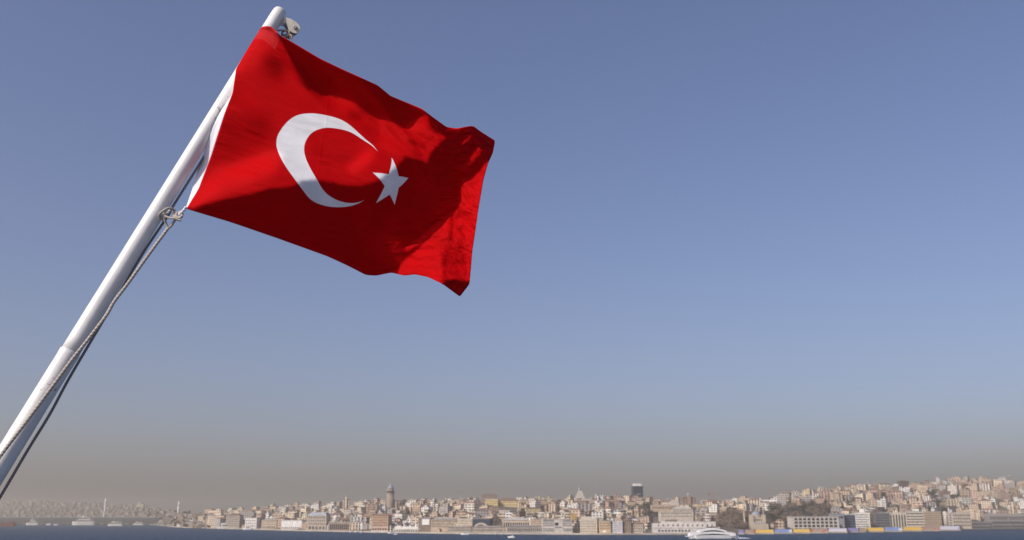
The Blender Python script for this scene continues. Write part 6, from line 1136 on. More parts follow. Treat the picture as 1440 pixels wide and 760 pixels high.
        [-8,0,-1,0,-2,0,-1,-1,-1,-2,-1,-1,2,2,3,2,4,9,15,9,-3,-6,-7,-4,-1,-1,-1,0,1,-1,-2,5,4,-3,-9,-2,3,2,4,1,-8,-9,0,-3,-10,-3,12,-9,-18,-9,16,-7,10,-2,3,2,-1,2,0,1,3,1,0,0,2,0,1,1,1,2,2,2,2,1,1,1,-1,-2,1,-1,-2,1,-2,-1,0,-1,1,2,2,1,9,-12,17,-18,13,3,25,4,-8,-12,-13,-2,-1,-2,0],
        [-8,-1,-1,-1,-1,-1,-2,-1,-1,-2,-1,1,1,2,1,1,1,9,10,5,-1,-3,-1,-1,0,0,0,0,-2,-1,3,-3,-6,-2,4,6,4,4,-2,-5,-5,-4,-9,-9,2,8,-5,9,-2,-11,-18,14,-4,5,-1,0,4,-1,2,3,1,1,1,2,0,1,1,0,0,1,1,2,0,1,-1,-1,0,0,-2,0,1,0,-2,0,-1,1,1,1,3,6,-7,-8,-4,30,-26,-3,-13,14,13,4,0,-1,-4,-1,0],
        [-9,-1,-1,-2,-2,-1,-2,-2,-2,0,1,1,1,1,-1,0,5,8,8,4,0,-1,0,0,-1,0,0,-2,-3,-1,-4,0,6,3,6,3,0,-1,0,0,-4,-10,-9,0,3,-3,7,-2,2,6,-13,-16,7,-3,4,2,-1,4,1,1,3,2,2,0,0,0,0,0,0,1,1,-1,0,-1,0,-1,0,1,1,0,0,-3,-1,0,0,1,0,4,2,-5,-7,-4,-5,19,3,-35,-9,7,15,8,6,7,-2,-1,1],
        [-9,-2,-2,-2,-3,-3,-2,-3,0,2,0,1,1,-1,2,4,8,7,5,1,1,0,-1,1,-1,-1,-3,-5,-3,2,7,6,-1,3,-1,-2,-1,1,2,0,1,-3,-3,-3,-6,4,-3,3,2,-5,9,-15,-12,6,0,0,5,0,2,4,2,0,0,1,1,0,-1,0,0,0,-2,0,-1,0,0,1,1,2,0,-2,-2,-2,-2,0,1,2,4,0,-3,-7,-5,-3,11,-20,24,-11,-19,-15,-1,6,9,18,12,1,3],
        [-10,-2,-3,-4,-4,-3,-1,-1,0,0,2,0,0,3,6,9,7,3,2,1,0,0,0,-2,0,-3,-4,-4,6,9,0,-1,0,-4,-1,0,2,0,0,7,6,4,-4,-8,-3,-6,1,-1,-1,5,-5,7,-16,-6,1,6,-2,5,3,0,1,2,0,0,-1,0,0,-1,-1,-1,0,-1,1,0,2,1,1,-2,-1,-2,-2,0,2,-1,3,0,1,-3,-6,-5,-3,5,-9,16,2,1,-10,-18,-16,-6,4,11,23,11,4],
        [-11,-3,-4,-4,-4,-1,-1,2,0,0,0,2,4,7,9,5,2,2,0,1,-1,0,-1,-2,-3,-4,-1,10,5,-4,0,-1,0,3,4,2,-2,-3,-1,-1,5,8,4,-3,-10,-4,-4,-1,2,-2,5,-2,3,-20,3,-4,8,0,0,2,1,-1,0,0,1,-1,-1,0,0,0,1,0,0,2,0,0,-1,-2,-3,0,1,0,0,2,-1,3,-5,-4,-5,-3,3,-1,11,-1,4,0,2,-5,-12,-5,-4,-2,10,15,6],
        [-12,-3,-5,-4,0,0,1,1,1,2,3,7,8,6,0,1,1,0,-1,-1,0,-2,-3,-2,-3,2,7,3,-3,2,6,4,-1,-3,-6,-6,-3,0,2,1,3,8,11,1,-4,-9,-4,-1,-1,3,-1,3,0,-1,-22,11,-7,1,4,0,-1,1,1,0,-1,1,0,0,0,1,1,1,1,-1,0,-2,-2,-1,0,0,-1,2,1,-2,2,-5,-4,-4,-2,3,0,6,2,0,2,4,2,0,3,1,-4,-4,-4,4,6],
        [-14,-5,-3,2,3,2,2,2,4,3,8,5,2,-2,0,0,-2,-1,0,-2,-2,-2,-1,-1,2,7,1,-2,3,2,-4,-6,-2,-2,-2,1,1,2,0,1,2,6,7,9,0,-6,-6,-5,1,-1,2,-1,2,3,-11,-20,10,4,-2,0,1,0,1,0,1,1,1,0,0,1,0,0,-1,0,-1,-1,-2,-1,1,0,2,0,-3,2,-5,-4,-4,-3,4,-1,6,3,0,4,-5,4,8,-2,10,0,-1,-6,-3,1,1],
        [-17,-3,6,6,11,3,4,3,1,1,0,-2,-2,0,-1,-2,-1,-2,-2,-1,-2,-1,0,4,6,0,0,3,1,-6,-6,-1,-1,-1,2,1,2,0,0,-1,2,2,6,7,5,-2,-6,-4,-4,1,-1,2,0,-2,11,-20,-3,-4,3,1,1,0,1,1,1,1,0,1,0,-1,-1,-1,0,-1,-2,-1,1,1,0,0,-2,-3,1,-3,-3,-4,-2,4,-1,4,3,2,2,5,-10,-10,6,23,-4,2,-3,-1,0,-1,0],
        [-18,11,16,14,6,-2,-3,-3,-2,-2,-3,-1,-1,-2,-2,-2,-1,-2,-2,-1,0,2,5,3,0,0,3,-2,-5,-3,-1,-1,0,2,1,1,0,0,-1,1,0,1,4,6,7,1,-4,-6,-3,-3,2,1,1,4,-9,11,-25,11,-7,-1,2,2,1,1,0,-2,0,0,0,0,1,-1,-2,-1,-1,0,0,-1,-3,0,0,0,-2,-3,-5,-1,4,0,2,3,2,3,7,0,-6,-5,-8,11,14,-6,3,-1,0,-1,2],
        [2,22,11,-2,-4,-1,-3,-2,-3,-3,-1,-2,-2,-3,-2,-2,-3,-1,0,1,4,3,2,-1,1,0,-3,-2,-2,0,0,0,1,1,0,0,0,0,0,0,0,1,1,4,6,6,-2,-4,-6,-1,0,2,3,0,9,-6,-10,-23,9,5,1,1,-1,0,0,0,-1,-1,0,0,-1,0,-2,0,-1,-1,-1,-1,1,-3,-3,-2,-2,-2,1,3,0,0,3,4,4,7,3,-6,-9,9,3,-16,8,13,-5,3,-2,2,1],
        [37,-1,-5,-3,-1,-1,-1,-2,-1,-3,-3,-3,-3,-2,-3,-1,-1,1,2,3,2,0,-2,1,-2,-2,-1,-1,1,0,0,1,1,-1,0,0,0,0,1,-1,0,0,1,3,4,6,4,-3,-3,-3,0,3,3,2,-4,2,6,-21,-1,-4,1,-4,0,0,-1,0,0,-2,1,1,-2,0,0,-4,0,0,-2,-3,-3,-1,-1,-1,1,1,3,0,0,1,4,5,8,3,-6,5,-10,4,5,0,-17,9,14,-6,3,1,3],
        [32,-5,-2,0,-2,0,-1,-1,-2,-1,-3,-2,-3,-2,-1,-1,1,2,1,1,-2,0,0,-2,-2,-1,0,1,0,1,1,0,-1,0,1,0,0,0,-1,0,-1,0,0,2,4,6,5,2,-2,-2,1,2,0,-2,1,-3,-6,7,-26,6,-9,4,-2,-1,0,0,0,1,1,-2,0,-3,-1,1,-1,-3,-4,-1,-1,1,0,2,0,2,0,-1,0,5,7,7,3,0,-1,-5,-6,13,-1,1,0,-18,8,16,-3,3,-1],
        [24,-1,-1,-2,0,-1,0,0,-1,-2,-1,-2,-1,-1,-1,1,1,-1,-1,-2,-1,-1,-1,-1,1,0,1,0,1,0,0,-1,1,0,-1,0,0,0,0,0,0,-1,0,0,1,3,6,7,4,0,0,0,-2,-2,-6,-4,1,-6,-10,-19,12,-5,2,1,1,1,0,2,-1,-1,-4,-1,0,-2,-4,-2,1,2,1,0,2,0,0,-3,-1,2,6,9,7,3,-1,-4,-3,-3,-7,8,12,0,0,1,-17,9,15,-6,-1],
        [19,-1,-2,0,0,0,0,-1,0,0,-1,-1,-1,-1,1,-2,-2,-1,-1,-1,0,-1,-1,1,0,1,0,1,0,0,0,0,0,0,0,0,-1,0,0,-1,0,-1,-1,-1,0,3,6,8,6,4,0,-2,-4,-5,-3,-3,-7,1,6,-19,-18,10,0,0,0,4,3,-1,-6,-4,0,-1,-3,-2,1,3,2,0,1,0,-2,-2,-2,3,2,6,11,4,3,0,-3,-4,-2,-4,16,-20,12,16,1,-2,0,-20,6,7,-2],
        [16,0,-1,0,-1,0,0,1,-1,0,-1,0,-1,-1,-3,-2,-1,-1,-1,0,0,0,1,1,0,1,0,0,0,0,0,0,-1,0,0,0,0,-1,0,0,-2,-1,-1,-2,1,2,6,7,7,4,1,-4,-5,-3,-3,-2,1,-6,-8,9,-15,-11,3,0,7,-5,-6,-4,2,1,-2,-4,2,3,3,0,0,-1,-1,-3,0,-1,4,2,6,10,5,4,-1,-3,-4,-5,-4,-5,24,24,-34,5,17,5,-3,1,-18,2,4],
        [15,-1,0,-1,0,0,0,0,0,-1,1,-3,-1,-3,-2,-1,0,-1,1,0,1,1,1,0,1,0,0,-1,0,0,0,0,0,-1,0,0,0,0,-2,-1,-2,-1,-1,0,0,4,5,5,5,3,0,-3,-3,-2,-1,0,-3,-1,2,-9,1,-16,-2,3,-13,-3,2,3,0,-3,-1,4,2,-1,1,-1,-2,-2,-2,1,2,3,5,4,9,6,4,-1,-2,-5,-6,-4,-8,-16,3,39,33,-37,0,17,8,-4,0,-7,0],
        [14,-1,-1,0,-1,0,0,-1,0,-1,-3,-1,-2,-1,0,1,-1,1,0,1,1,0,1,0,1,-1,0,1,0,-1,0,-1,0,1,0,-1,-1,-2,-1,-2,0,-1,-1,2,3,2,2,3,2,3,1,-1,0,0,0,0,1,-1,-8,2,-3,-5,-22,-13,3,6,0,-4,-3,-3,5,2,-4,4,-3,0,-1,3,2,2,4,8,2,6,6,4,-1,-2,-5,-6,-4,-9,-12,3,1,-11,38,42,-34,-6,17,11,-5,2,-2],
        [13,-1,-1,-1,-3,-1,-1,-1,-1,0,-1,-1,0,1,0,0,1,1,1,1,0,1,0,0,-1,1,0,-1,0,0,-1,1,0,0,-2,-1,-2,-2,0,-1,0,2,3,2,2,1,1,0,2,1,2,3,1,0,2,1,1,0,4,-1,1,2,-3,-15,-17,-20,-12,-4,2,11,-2,-6,10,0,-1,-3,0,0,7,11,6,1,3,4,2,0,-3,-4,-6,-3,-9,-9,-2,-1,3,5,-16,37,44,-29,-16,16,17,-4,0],
        [14,-1,-4,-6,-4,0,0,0,1,0,0,1,0,1,1,1,1,0,1,0,1,0,0,0,1,-1,-1,1,-1,0,0,0,-1,-2,-1,-2,-1,1,0,3,3,2,0,1,1,0,0,1,0,3,2,4,1,0,0,0,1,1,0,2,1,-1,1,5,-1,-3,-8,-11,-11,-12,-5,8,-15,-7,-1,1,8,14,7,0,0,4,3,1,0,-4,-4,-5,-4,-8,-9,-2,2,2,-6,2,11,-19,38,40,-17,-20,6,5,-1],
        [21,-5,-10,-7,-1,0,1,0,0,1,1,1,1,1,1,0,1,1,0,1,-1,1,-1,1,-1,0,0,-1,0,0,0,-2,-1,-2,-1,0,3,3,3,2,0,-1,0,0,0,1,1,1,2,1,2,2,2,-1,-1,0,-1,1,1,-1,-1,-1,0,-4,1,3,8,7,-4,6,12,-2,-4,-10,-10,-11,-15,2,-2,1,5,2,2,1,-6,-6,-6,-3,-6,-8,-1,-1,3,7,3,-4,-6,17,-20,38,24,-8,-17,2,2],
        [39,-20,-12,-2,-3,-3,0,1,0,1,1,1,2,0,2,1,0,1,0,0,0,-1,1,-2,0,0,0,0,0,-2,-2,-1,-2,2,3,4,2,0,0,-1,-1,1,2,0,1,1,1,2,2,0,0,1,2,0,-2,-1,0,-1,-2,0,-3,-1,-3,2,2,0,-8,-2,16,-2,-19,-14,11,11,-1,3,0,-14,4,7,0,0,-3,-5,-5,-5,-2,-5,-8,-3,0,5,5,7,12,-20,7,-8,13,-7,40,3,-3,-6,0],
        [42,-22,-7,-4,-2,-4,-3,0,1,1,1,2,1,3,0,2,0,0,0,0,0,0,-2,1,-1,-1,0,-2,-2,-1,-1,2,4,3,3,0,-2,0,-1,1,2,1,0,1,1,2,2,1,0,1,1,-1,-3,-2,-2,-2,-1,-1,1,-2,2,1,11,12,3,-5,0,-10,-18,-1,18,20,-19,-10,5,-1,-1,-11,9,-3,-7,-7,-3,-5,-3,-2,-5,-7,-4,1,2,7,7,2,6,5,-21,6,-5,2,6,44,-4,-1,-3],
        [14,-3,-1,-1,-3,-2,-2,0,1,0,2,2,4,2,2,0,1,-1,0,-1,-1,-1,1,-2,-1,-1,-3,-2,0,3,4,5,3,0,-1,-1,-1,0,1,0,1,1,3,2,2,2,1,0,1,-2,-6,-9,-4,0,-1,0,0,1,0,1,11,17,-2,-16,-11,3,5,17,16,13,-6,-20,6,-5,-9,1,0,0,-18,-13,-4,-3,-4,0,-1,-5,-8,-2,1,1,6,5,6,5,-1,8,-9,-8,-1,-1,-7,24,21,2,2],
        [6,4,-2,-2,-2,-2,-1,0,0,1,2,3,2,3,2,2,0,-1,-1,-1,0,0,-6,-1,-2,-2,0,5,4,5,5,1,1,1,-2,-3,-1,-2,0,3,4,4,3,3,2,-1,-1,-1,-8,-10,-7,-1,1,0,1,0,-1,-1,1,11,7,-13,-12,-3,1,-5,6,2,0,-18,-14,-2,4,12,16,8,-2,-9,-20,4,2,2,2,0,-4,-7,-2,0,0,6,5,7,2,1,0,10,2,-17,4,-4,8,-13,33,-1,-1],
        [12,-6,-1,-2,-2,-3,-1,-1,1,2,2,2,3,3,3,0,1,-1,-1,-2,-4,-7,4,-3,-2,6,7,5,8,4,2,4,0,-4,-4,-3,-5,-3,2,3,3,3,4,3,-1,-2,-6,-12,-6,-1,3,3,1,-1,-2,-3,0,5,9,1,-16,-7,-1,3,-9,-10,-6,1,-5,0,7,7,6,9,3,-9,-7,0,-4,1,1,0,-1,-2,-7,-2,0,1,6,5,9,1,1,0,1,5,0,-9,-3,3,-4,4,12,1,0],
        [5,1,-4,-3,-4,-1,-1,-1,1,2,2,2,2,2,2,1,-1,0,-4,-5,-4,5,-7,3,17,13,10,10,2,5,4,-6,-4,-2,-4,-4,-3,-6,-9,-3,0,1,-2,-2,0,-4,-7,1,5,7,5,0,-3,-5,-5,-2,7,8,-2,-11,-5,-3,2,-12,-6,14,8,-6,-1,6,5,6,-6,-11,-9,1,5,3,1,-14,-1,-1,-3,-4,0,-1,2,4,5,9,2,2,1,0,0,-2,11,2,-17,1,3,4,-2,10,2],
        [11,-8,-6,-3,-4,0,-1,1,1,3,1,2,1,1,0,0,-2,-4,-4,-3,3,-11,21,37,21,12,11,10,11,-21,-22,-1,-1,-5,-2,0,-3,0,-3,-10,-10,-9,-6,-4,-7,-3,10,11,8,1,-5,-7,-3,2,4,5,-5,-7,-5,-3,-4,4,-21,-3,54,19,-4,-3,-2,-5,-6,-8,-6,-5,-6,-3,1,-2,-4,-17,-2,-3,-1,-1,0,2,4,5,9,4,2,0,-1,-1,-2,1,10,-2,-9,-2,-3,-4,-1,27,-1],
        [8,-10,-5,-3,0,-1,1,1,1,1,3,0,0,-2,-1,-3,-3,-4,-4,1,-13,26,11,-7,-8,-2,2,1,16,32,22,-14,-9,3,-3,-4,4,-2,-2,-3,-7,-7,-6,-9,4,19,8,-1,-12,-10,-7,-1,2,2,3,-2,-1,-4,-2,-5,-8,7,66,39,-47,-18,-4,-4,-9,-9,-8,-7,4,1,1,-1,-2,-2,-3,0,-19,1,0,0,1,5,5,11,4,0,0,-1,-2,-3,-1,-2,8,5,-3,-16,1,1,0,22,-6],
        [0,-7,-3,0,1,1,1,1,1,0,0,-1,-2,-2,-4,-3,-6,-4,-2,-13,27,4,2,-3,1,3,2,7,-19,-12,12,13,10,-8,4,6,-4,2,1,-1,-2,-3,-4,7,-1,-21,-19,-10,-2,5,7,9,15,9,1,-1,-1,-1,-2,5,36,10,-22,-8,24,-13,-11,-8,-5,-5,-6,0,-3,-1,-1,-1,1,3,5,1,-12,-3,-4,2,4,5,12,2,3,0,-1,-4,-5,-2,0,5,0,6,0,-9,0,0,5,2,22],
        [-5,-3,-1,1,3,2,-1,0,-1,0,-2,-1,-3,-4,-6,-7,-5,-8,-11,24,8,11,-1,2,3,1,-2,-20,-8,3,-16,8,22,12,3,-6,4,0,-1,-2,-4,-6,-11,-21,-8,-1,5,0,3,-1,-1,-12,-15,8,8,9,8,9,12,20,-5,7,-1,6,4,12,-7,-7,-6,-5,1,-4,-4,-4,-2,0,2,4,1,-3,1,-18,8,5,6,12,1,3,0,-1,-5,-3,-4,2,2,-1,-1,7,0,-2,-2,1,0,-1,45],
        [-7,2,0,2,2,-1,0,-2,-1,-2,-3,-4,-4,-6,-8,-9,-14,-11,24,25,12,-3,3,0,-4,-10,-17,0,3,-10,3,2,-20,9,17,10,2,0,-1,-3,-19,-30,-6,17,3,5,-3,0,0,-3,-13,-7,-1,-4,2,8,10,14,21,-2,2,0,5,12,-8,20,15,0,-4,-1,-8,-5,-4,-1,0,1,-1,-5,-2,3,5,-4,-3,1,11,0,7,-1,-3,-4,-2,-8,5,0,-1,1,0,7,0,0,-1,5,3,7,13],
        [-4,3,1,0,0,0,-2,-2,-3,-2,-4,-6,-8,-10,-12,-20,-2,31,39,0,-5,1,-5,-8,-13,-10,7,-1,-12,-1,-4,-8,1,-4,-20,-1,-3,-7,-14,-14,2,33,28,0,-1,-3,1,-1,-4,-8,-4,1,4,3,11,11,10,6,-6,3,5,3,5,-17,18,-6,15,16,10,-1,1,-5,-6,0,-2,-3,-6,-1,1,4,1,5,-10,12,-7,14,-4,-5,-6,0,3,-1,-5,-2,-1,-2,5,8,7,0,2,4,4,4,0],
        [-1,4,-1,-3,-1,-1,-2,-2,-2,-4,-7,-8,-14,-16,-21,12,37,43,-15,-6,-2,-8,-8,-4,-2,-2,-11,-9,-2,-4,-7,-2,-6,-13,-3,-8,-7,-5,2,8,29,17,-7,-1,-1,-1,-1,-2,-5,-1,3,4,8,12,4,4,2,0,3,5,3,1,-9,8,-8,3,5,13,6,5,2,1,1,-7,-4,-3,5,9,11,8,7,-2,-16,-19,20,-6,-5,-5,1,8,0,1,-9,-7,-3,2,-6,-3,21,20,4,-3,-1,1,-1],
        [3,1,-3,-4,-4,-1,-1,-3,-3,-5,-10,-16,-17,-19,28,38,34,-30,-3,-4,-9,-6,-6,-9,-5,-3,-3,-2,-4,-4,-5,-7,-6,-4,-4,-3,-1,2,13,24,2,-5,0,-1,-1,-1,-1,-1,-1,1,7,12,9,1,3,1,1,2,4,2,-2,-6,3,-1,1,2,1,8,10,1,0,0,-2,-3,-4,0,-1,-2,10,16,12,10,12,-19,-12,-9,-6,1,4,-4,0,6,2,-11,-3,-1,0,0,2,21,8,3,1,0,-1],
        [2,0,-5,-6,-4,-1,-3,-4,-5,-7,-15,-18,-10,34,33,17,-35,5,-6,-9,-6,-6,-5,-4,-3,-2,-3,-2,-3,-4,-4,-6,-4,-2,-1,0,5,14,15,-3,-2,-3,-2,2,-1,-1,-1,-2,4,9,12,8,3,2,4,1,1,-1,-2,-3,-3,2,0,1,2,2,-1,-9,9,16,1,-3,1,-8,-27,-10,7,20,0,-9,-8,2,12,37,-7,-7,3,3,-1,-4,-3,0,5,3,-3,-3,2,6,13,3,3,2,1,1,1],
        [-1,-3,-5,-5,-5,-3,-6,-5,-10,-10,-16,0,25,38,-1,-31,11,-12,-8,-4,-4,-5,-2,-2,-2,-2,-1,-3,-3,-4,-3,-3,-4,0,3,8,13,7,-3,-2,-2,-1,-1,-3,0,1,3,6,8,7,4,2,2,1,0,1,0,2,0,-1,0,0,0,1,0,-1,-3,1,-6,3,18,5,-9,-8,-37,19,21,-8,-6,2,13,11,13,-5,-6,4,4,1,-4,-4,-2,-3,-6,5,11,6,6,7,3,1,1,2,2,0,1],
        [-5,-4,-7,-7,-9,-5,-3,-16,-13,-6,1,15,54,-23,-21,15,-18,-3,-3,-3,-3,-1,-2,-1,-2,-2,-3,-2,-3,-4,-3,-1,3,5,11,9,1,-2,-2,-2,0,-2,1,0,3,4,3,6,5,5,1,3,0,1,1,0,0,0,0,0,1,0,0,-1,-2,-2,-3,-4,-2,-6,-3,15,13,-20,3,21,-8,2,8,6,3,11,-6,-13,6,9,-1,-5,-4,-1,0,-5,-2,15,7,5,5,4,2,1,1,1,0,1,0],
        [-13,-10,-13,-5,-15,1,-23,-13,-10,-8,39,61,-44,-6,10,-16,4,-2,-2,-2,0,-2,-2,-2,-2,-3,-2,-3,-3,0,1,6,7,10,3,0,-1,-1,-4,-1,-1,2,2,3,4,3,4,4,4,3,3,0,1,0,-1,1,1,-1,0,1,0,0,-1,-2,-2,-3,-4,-5,-7,-7,-16,-34,3,37,51,-11,3,8,7,7,7,1,11,-6,-2,-9,-5,-3,2,-4,-1,7,5,3,6,4,5,2,2,0,1,0,1,0,0],
        [-33,-29,-37,-24,-13,-3,-37,-15,56,94,31,-60,11,7,-12,3,-5,-2,-1,-1,-3,-2,-2,-2,-2,-2,-2,0,1,5,7,7,6,2,1,-4,-2,-3,0,1,2,2,3,2,1,3,5,6,5,1,0,-1,0,1,0,0,0,1,0,-1,0,-1,0,-1,-3,-4,-4,-6,-10,-17,-25,-8,-3,15,58,18,5,4,6,7,3,-8,-20,27,16,7,-3,-11,-9,-9,-8,-3,13,10,8,4,2,1,0,0,0,0,0,1,0],
    ],
    [
        [0,-8,-12,-14,-11,-11,-11,-10,-10,-9,-10,-10,-10,-10,-10,-11,-10,-12,-12,-13,-12,-13,-12,-13,-13,-12,-12,-13,-11,-12,-12,-12,-12,-11,-12,-12,-13,-13,-13,-12,-13,-13,-14,-13,-14,-13,-14,-13,-14,-12,-13,-13,-12,-14,-16,-16,-16,-16,-16,-15,-15,-16,-17,-17,-17,-17,-18,-17,-18,-1,3,2,6,15,15,15,13,11,-7,-21,-24,-23,-23,-5,-1,-1,-6,-21,-21,-21,-21,-25,-32,-32,-32,-31,-28,-19,-21,-23,-23,-23,-24,-24,-25],
        [55,-13,-6,0,-1,1,1,0,0,-1,0,0,0,0,0,1,-1,0,-1,1,-1,0,0,0,0,-1,-1,1,-1,-1,0,0,0,-1,0,-1,1,0,0,-1,0,0,0,0,0,0,1,0,1,0,0,1,0,1,0,0,0,1,0,0,0,0,0,0,0,0,1,0,0,1,-1,0,-1,0,-1,-3,-1,-1,1,-1,0,1,0,-1,0,0,0,0,0,0,1,1,0,1,1,0,7,2,-3,-1,-1,-1,-1,-1,0],
        [57,-7,-8,-4,0,0,-1,0,0,-1,0,0,0,0,0,0,0,0,0,-1,1,0,-1,0,-1,0,0,-1,-1,1,-1,0,-1,0,0,0,-2,0,0,0,0,0,1,0,1,0,0,1,0,0,1,0,0,0,0,1,0,0,1,0,0,0,0,0,0,0,1,0,1,-1,0,0,-1,-2,-1,-1,-2,0,1,0,0,-1,0,0,0,-1,1,-1,1,1,1,1,1,0,0,4,4,-3,-1,0,-1,-2,0,0,0],
        [56,-3,-3,-7,-4,-2,1,-1,-1,1,0,0,0,0,0,-1,0,0,0,0,-1,0,0,-1,1,-1,0,0,-1,-1,0,-1,1,-1,-1,0,0,0,0,0,0,0,0,0,1,0,0,0,1,0,0,0,1,0,1,-1,1,0,-1,0,0,1,0,1,0,1,0,0,0,0,0,-1,-1,-1,-1,-2,0,0,0,-1,1,0,0,-1,0,0,-1,1,1,0,1,0,1,1,2,7,-6,-3,1,-1,0,0,0,0,0],
        [54,1,-2,-2,-6,-5,-3,2,-1,-1,0,0,0,0,0,0,0,0,0,-1,0,0,-1,1,-1,0,-1,-1,1,-1,0,-1,-1,-1,0,0,0,0,-1,0,1,0,0,1,-1,1,1,0,0,0,0,1,0,0,0,0,0,-1,1,1,0,0,1,0,1,0,-1,1,0,0,-1,0,-1,-1,-2,0,-1,-1,1,0,0,0,-1,1,-1,0,0,1,0,1,0,1,1,2,4,2,-2,-4,-5,0,1,-1,1,1,0],
        [55,0,0,-4,-1,-4,-6,-4,3,-2,0,0,0,0,-1,0,0,0,0,1,-1,0,0,-1,0,0,0,-1,-1,0,-1,0,-1,0,-1,0,0,0,0,0,0,0,0,0,1,0,0,0,1,0,1,0,-1,1,-1,1,-1,1,1,0,1,0,0,0,0,0,1,-1,1,-1,-1,-1,0,-1,-1,0,-1,1,0,0,-1,-1,1,-1,0,0,0,0,1,1,1,1,1,1,7,-4,2,1,-4,-5,-3,4,-2,-1,1],
        [54,3,0,-2,-5,-3,0,-6,-6,4,-1,0,-1,0,-1,0,1,-1,0,0,1,-1,0,0,0,-1,0,0,-1,-1,-1,0,-1,0,0,-1,1,-1,1,0,-1,1,0,0,0,0,1,0,0,0,0,0,0,0,1,0,1,0,0,0,0,0,1,0,0,0,-1,1,-1,0,0,-1,-1,0,-1,-1,2,-1,-1,0,0,1,-1,-1,0,0,1,0,1,1,0,0,1,6,1,-2,1,0,3,-2,-5,-6,2,1,-3],
        [54,3,0,-1,-3,-3,-4,1,-5,-6,2,-1,0,-1,1,0,-1,1,0,0,0,0,0,0,-1,0,-1,0,-1,0,0,-1,0,-1,0,0,-1,0,0,0,1,-1,1,0,0,1,-1,1,0,0,0,0,1,0,0,1,0,0,0,0,0,0,0,0,0,0,1,-1,1,-1,-1,1,-1,-2,1,0,-1,0,1,-1,1,-1,0,0,0,0,0,2,0,0,0,1,2,5,-2,1,1,0,0,2,0,-4,-7,-3,5],
        [55,2,2,0,-2,-5,-2,-4,1,-4,-7,1,1,-1,1,0,-1,0,0,1,-1,1,0,0,0,0,-1,-1,1,-1,-1,-1,0,0,0,0,0,0,0,1,-1,1,0,0,0,0,0,0,0,1,0,1,0,0,1,-1,1,0,0,0,1,0,-1,0,1,0,0,1,-1,1,0,-2,-1,0,0,0,0,1,0,3,0,-1,1,-1,0,1,0,0,0,0,1,1,3,1,0,1,0,1,0,-1,2,2,-3,-7,-6],
        [56,3,3,0,-1,-4,-5,-1,-4,1,-2,-6,-3,4,-2,-1,1,0,0,0,1,0,0,0,0,-1,0,0,-1,-1,0,0,-1,0,0,0,0,0,0,-1,1,0,0,0,1,-1,1,-1,1,0,1,0,1,0,0,0,0,0,0,0,0,0,0,1,-1,1,0,-1,1,-1,0,0,-1,1,-1,0,0,-1,-2,8,-3,2,-2,1,0,1,1,-1,0,0,1,2,1,3,0,1,0,0,0,1,0,0,4,-1,-10],
        [59,3,3,1,0,-2,-4,-6,-1,-4,1,-1,-5,-6,2,1,-1,1,0,0,0,0,1,-1,0,0,0,-1,0,0,-1,0,0,0,-1,0,0,0,0,0,0,0,0,0,-1,1,0,1,-1,1,1,0,0,1,0,0,-1,0,-1,1,-1,1,1,-1,1,-1,1,1,-1,-1,-1,0,1,-1,0,0,-1,-3,-2,6,6,-3,1,0,0,0,0,0,0,1,1,1,3,0,1,-1,1,1,0,0,1,0,-1,4,4],
        [59,2,3,3,0,-2,-3,-3,-4,-2,-3,-2,3,-4,-6,-2,4,-3,2,-1,1,0,0,0,0,0,0,-1,-1,0,0,-1,0,-1,1,-1,0,0,0,0,0,0,0,0,1,0,0,1,1,0,0,1,-1,0,-1,0,0,0,0,-1,1,0,0,1,0,0,0,-1,0,0,-1,0,0,0,-1,-1,-2,0,4,-8,10,2,2,-3,2,-1,0,-1,1,1,1,2,1,0,1,0,-1,2,2,1,-1,1,0,-1,1],
        [60,1,2,3,1,0,-3,-4,-3,-3,-3,1,-4,1,-1,-4,-6,6,-3,1,0,0,0,1,0,-1,0,0,0,-1,-1,0,0,0,-1,0,0,0,0,0,0,0,1,1,0,0,1,-1,0,1,-1,0,1,-1,0,0,-1,0,-1,1,0,0,0,1,-1,1,-1,0,0,-1,1,0,-1,-1,0,-1,0,-1,-8,8,-1,12,-6,4,-2,1,-2,1,1,1,1,0,2,0,-1,1,-1,-2,3,2,0,0,1,0,0],
        [60,1,2,2,2,1,-1,-3,-4,-3,-2,-5,0,-1,-1,1,-4,-7,5,-2,0,1,0,0,0,1,-1,0,0,0,0,-1,-1,0,0,0,-1,1,0,1,0,1,0,0,0,1,-1,1,0,-1,1,-1,-1,0,-1,0,0,0,1,0,0,0,0,-1,1,-1,0,0,0,0,0,-1,0,0,-2,0,0,8,-6,-7,2,3,9,-3,0,-1,-1,2,1,1,0,2,0,0,1,-1,1,-1,-2,1,2,0,0,-2,-6],
        [60,1,1,1,4,1,0,-2,-3,-4,-3,-1,-4,-2,0,-2,3,-4,-7,5,-2,0,0,0,1,0,0,1,-1,0,0,-1,-1,0,-1,1,1,0,1,0,1,0,0,0,0,0,0,0,-1,0,-1,0,0,-1,0,-1,1,-1,0,0,0,0,0,1,-1,0,-1,0,0,0,0,1,-1,-1,0,0,5,-3,9,-11,-3,2,6,-1,-4,-2,4,4,0,1,2,2,0,-2,0,0,0,-1,-2,0,2,0,-2,-3,1],
        [59,1,1,2,1,3,2,0,-3,-3,-4,-4,-2,-2,-2,1,-3,3,-4,-7,5,-1,-1,1,0,0,1,1,0,0,-2,0,0,-1,1,0,1,1,0,1,0,0,0,0,0,-1,-1,0,0,-1,0,-1,-1,0,-1,1,-1,0,0,0,0,0,0,-1,1,-1,1,0,0,0,0,-1,1,-2,1,3,-1,-3,7,5,-11,-7,8,3,-4,1,-1,-1,6,3,1,-1,0,-1,0,1,-2,1,0,-3,0,1,-3,1,-1],
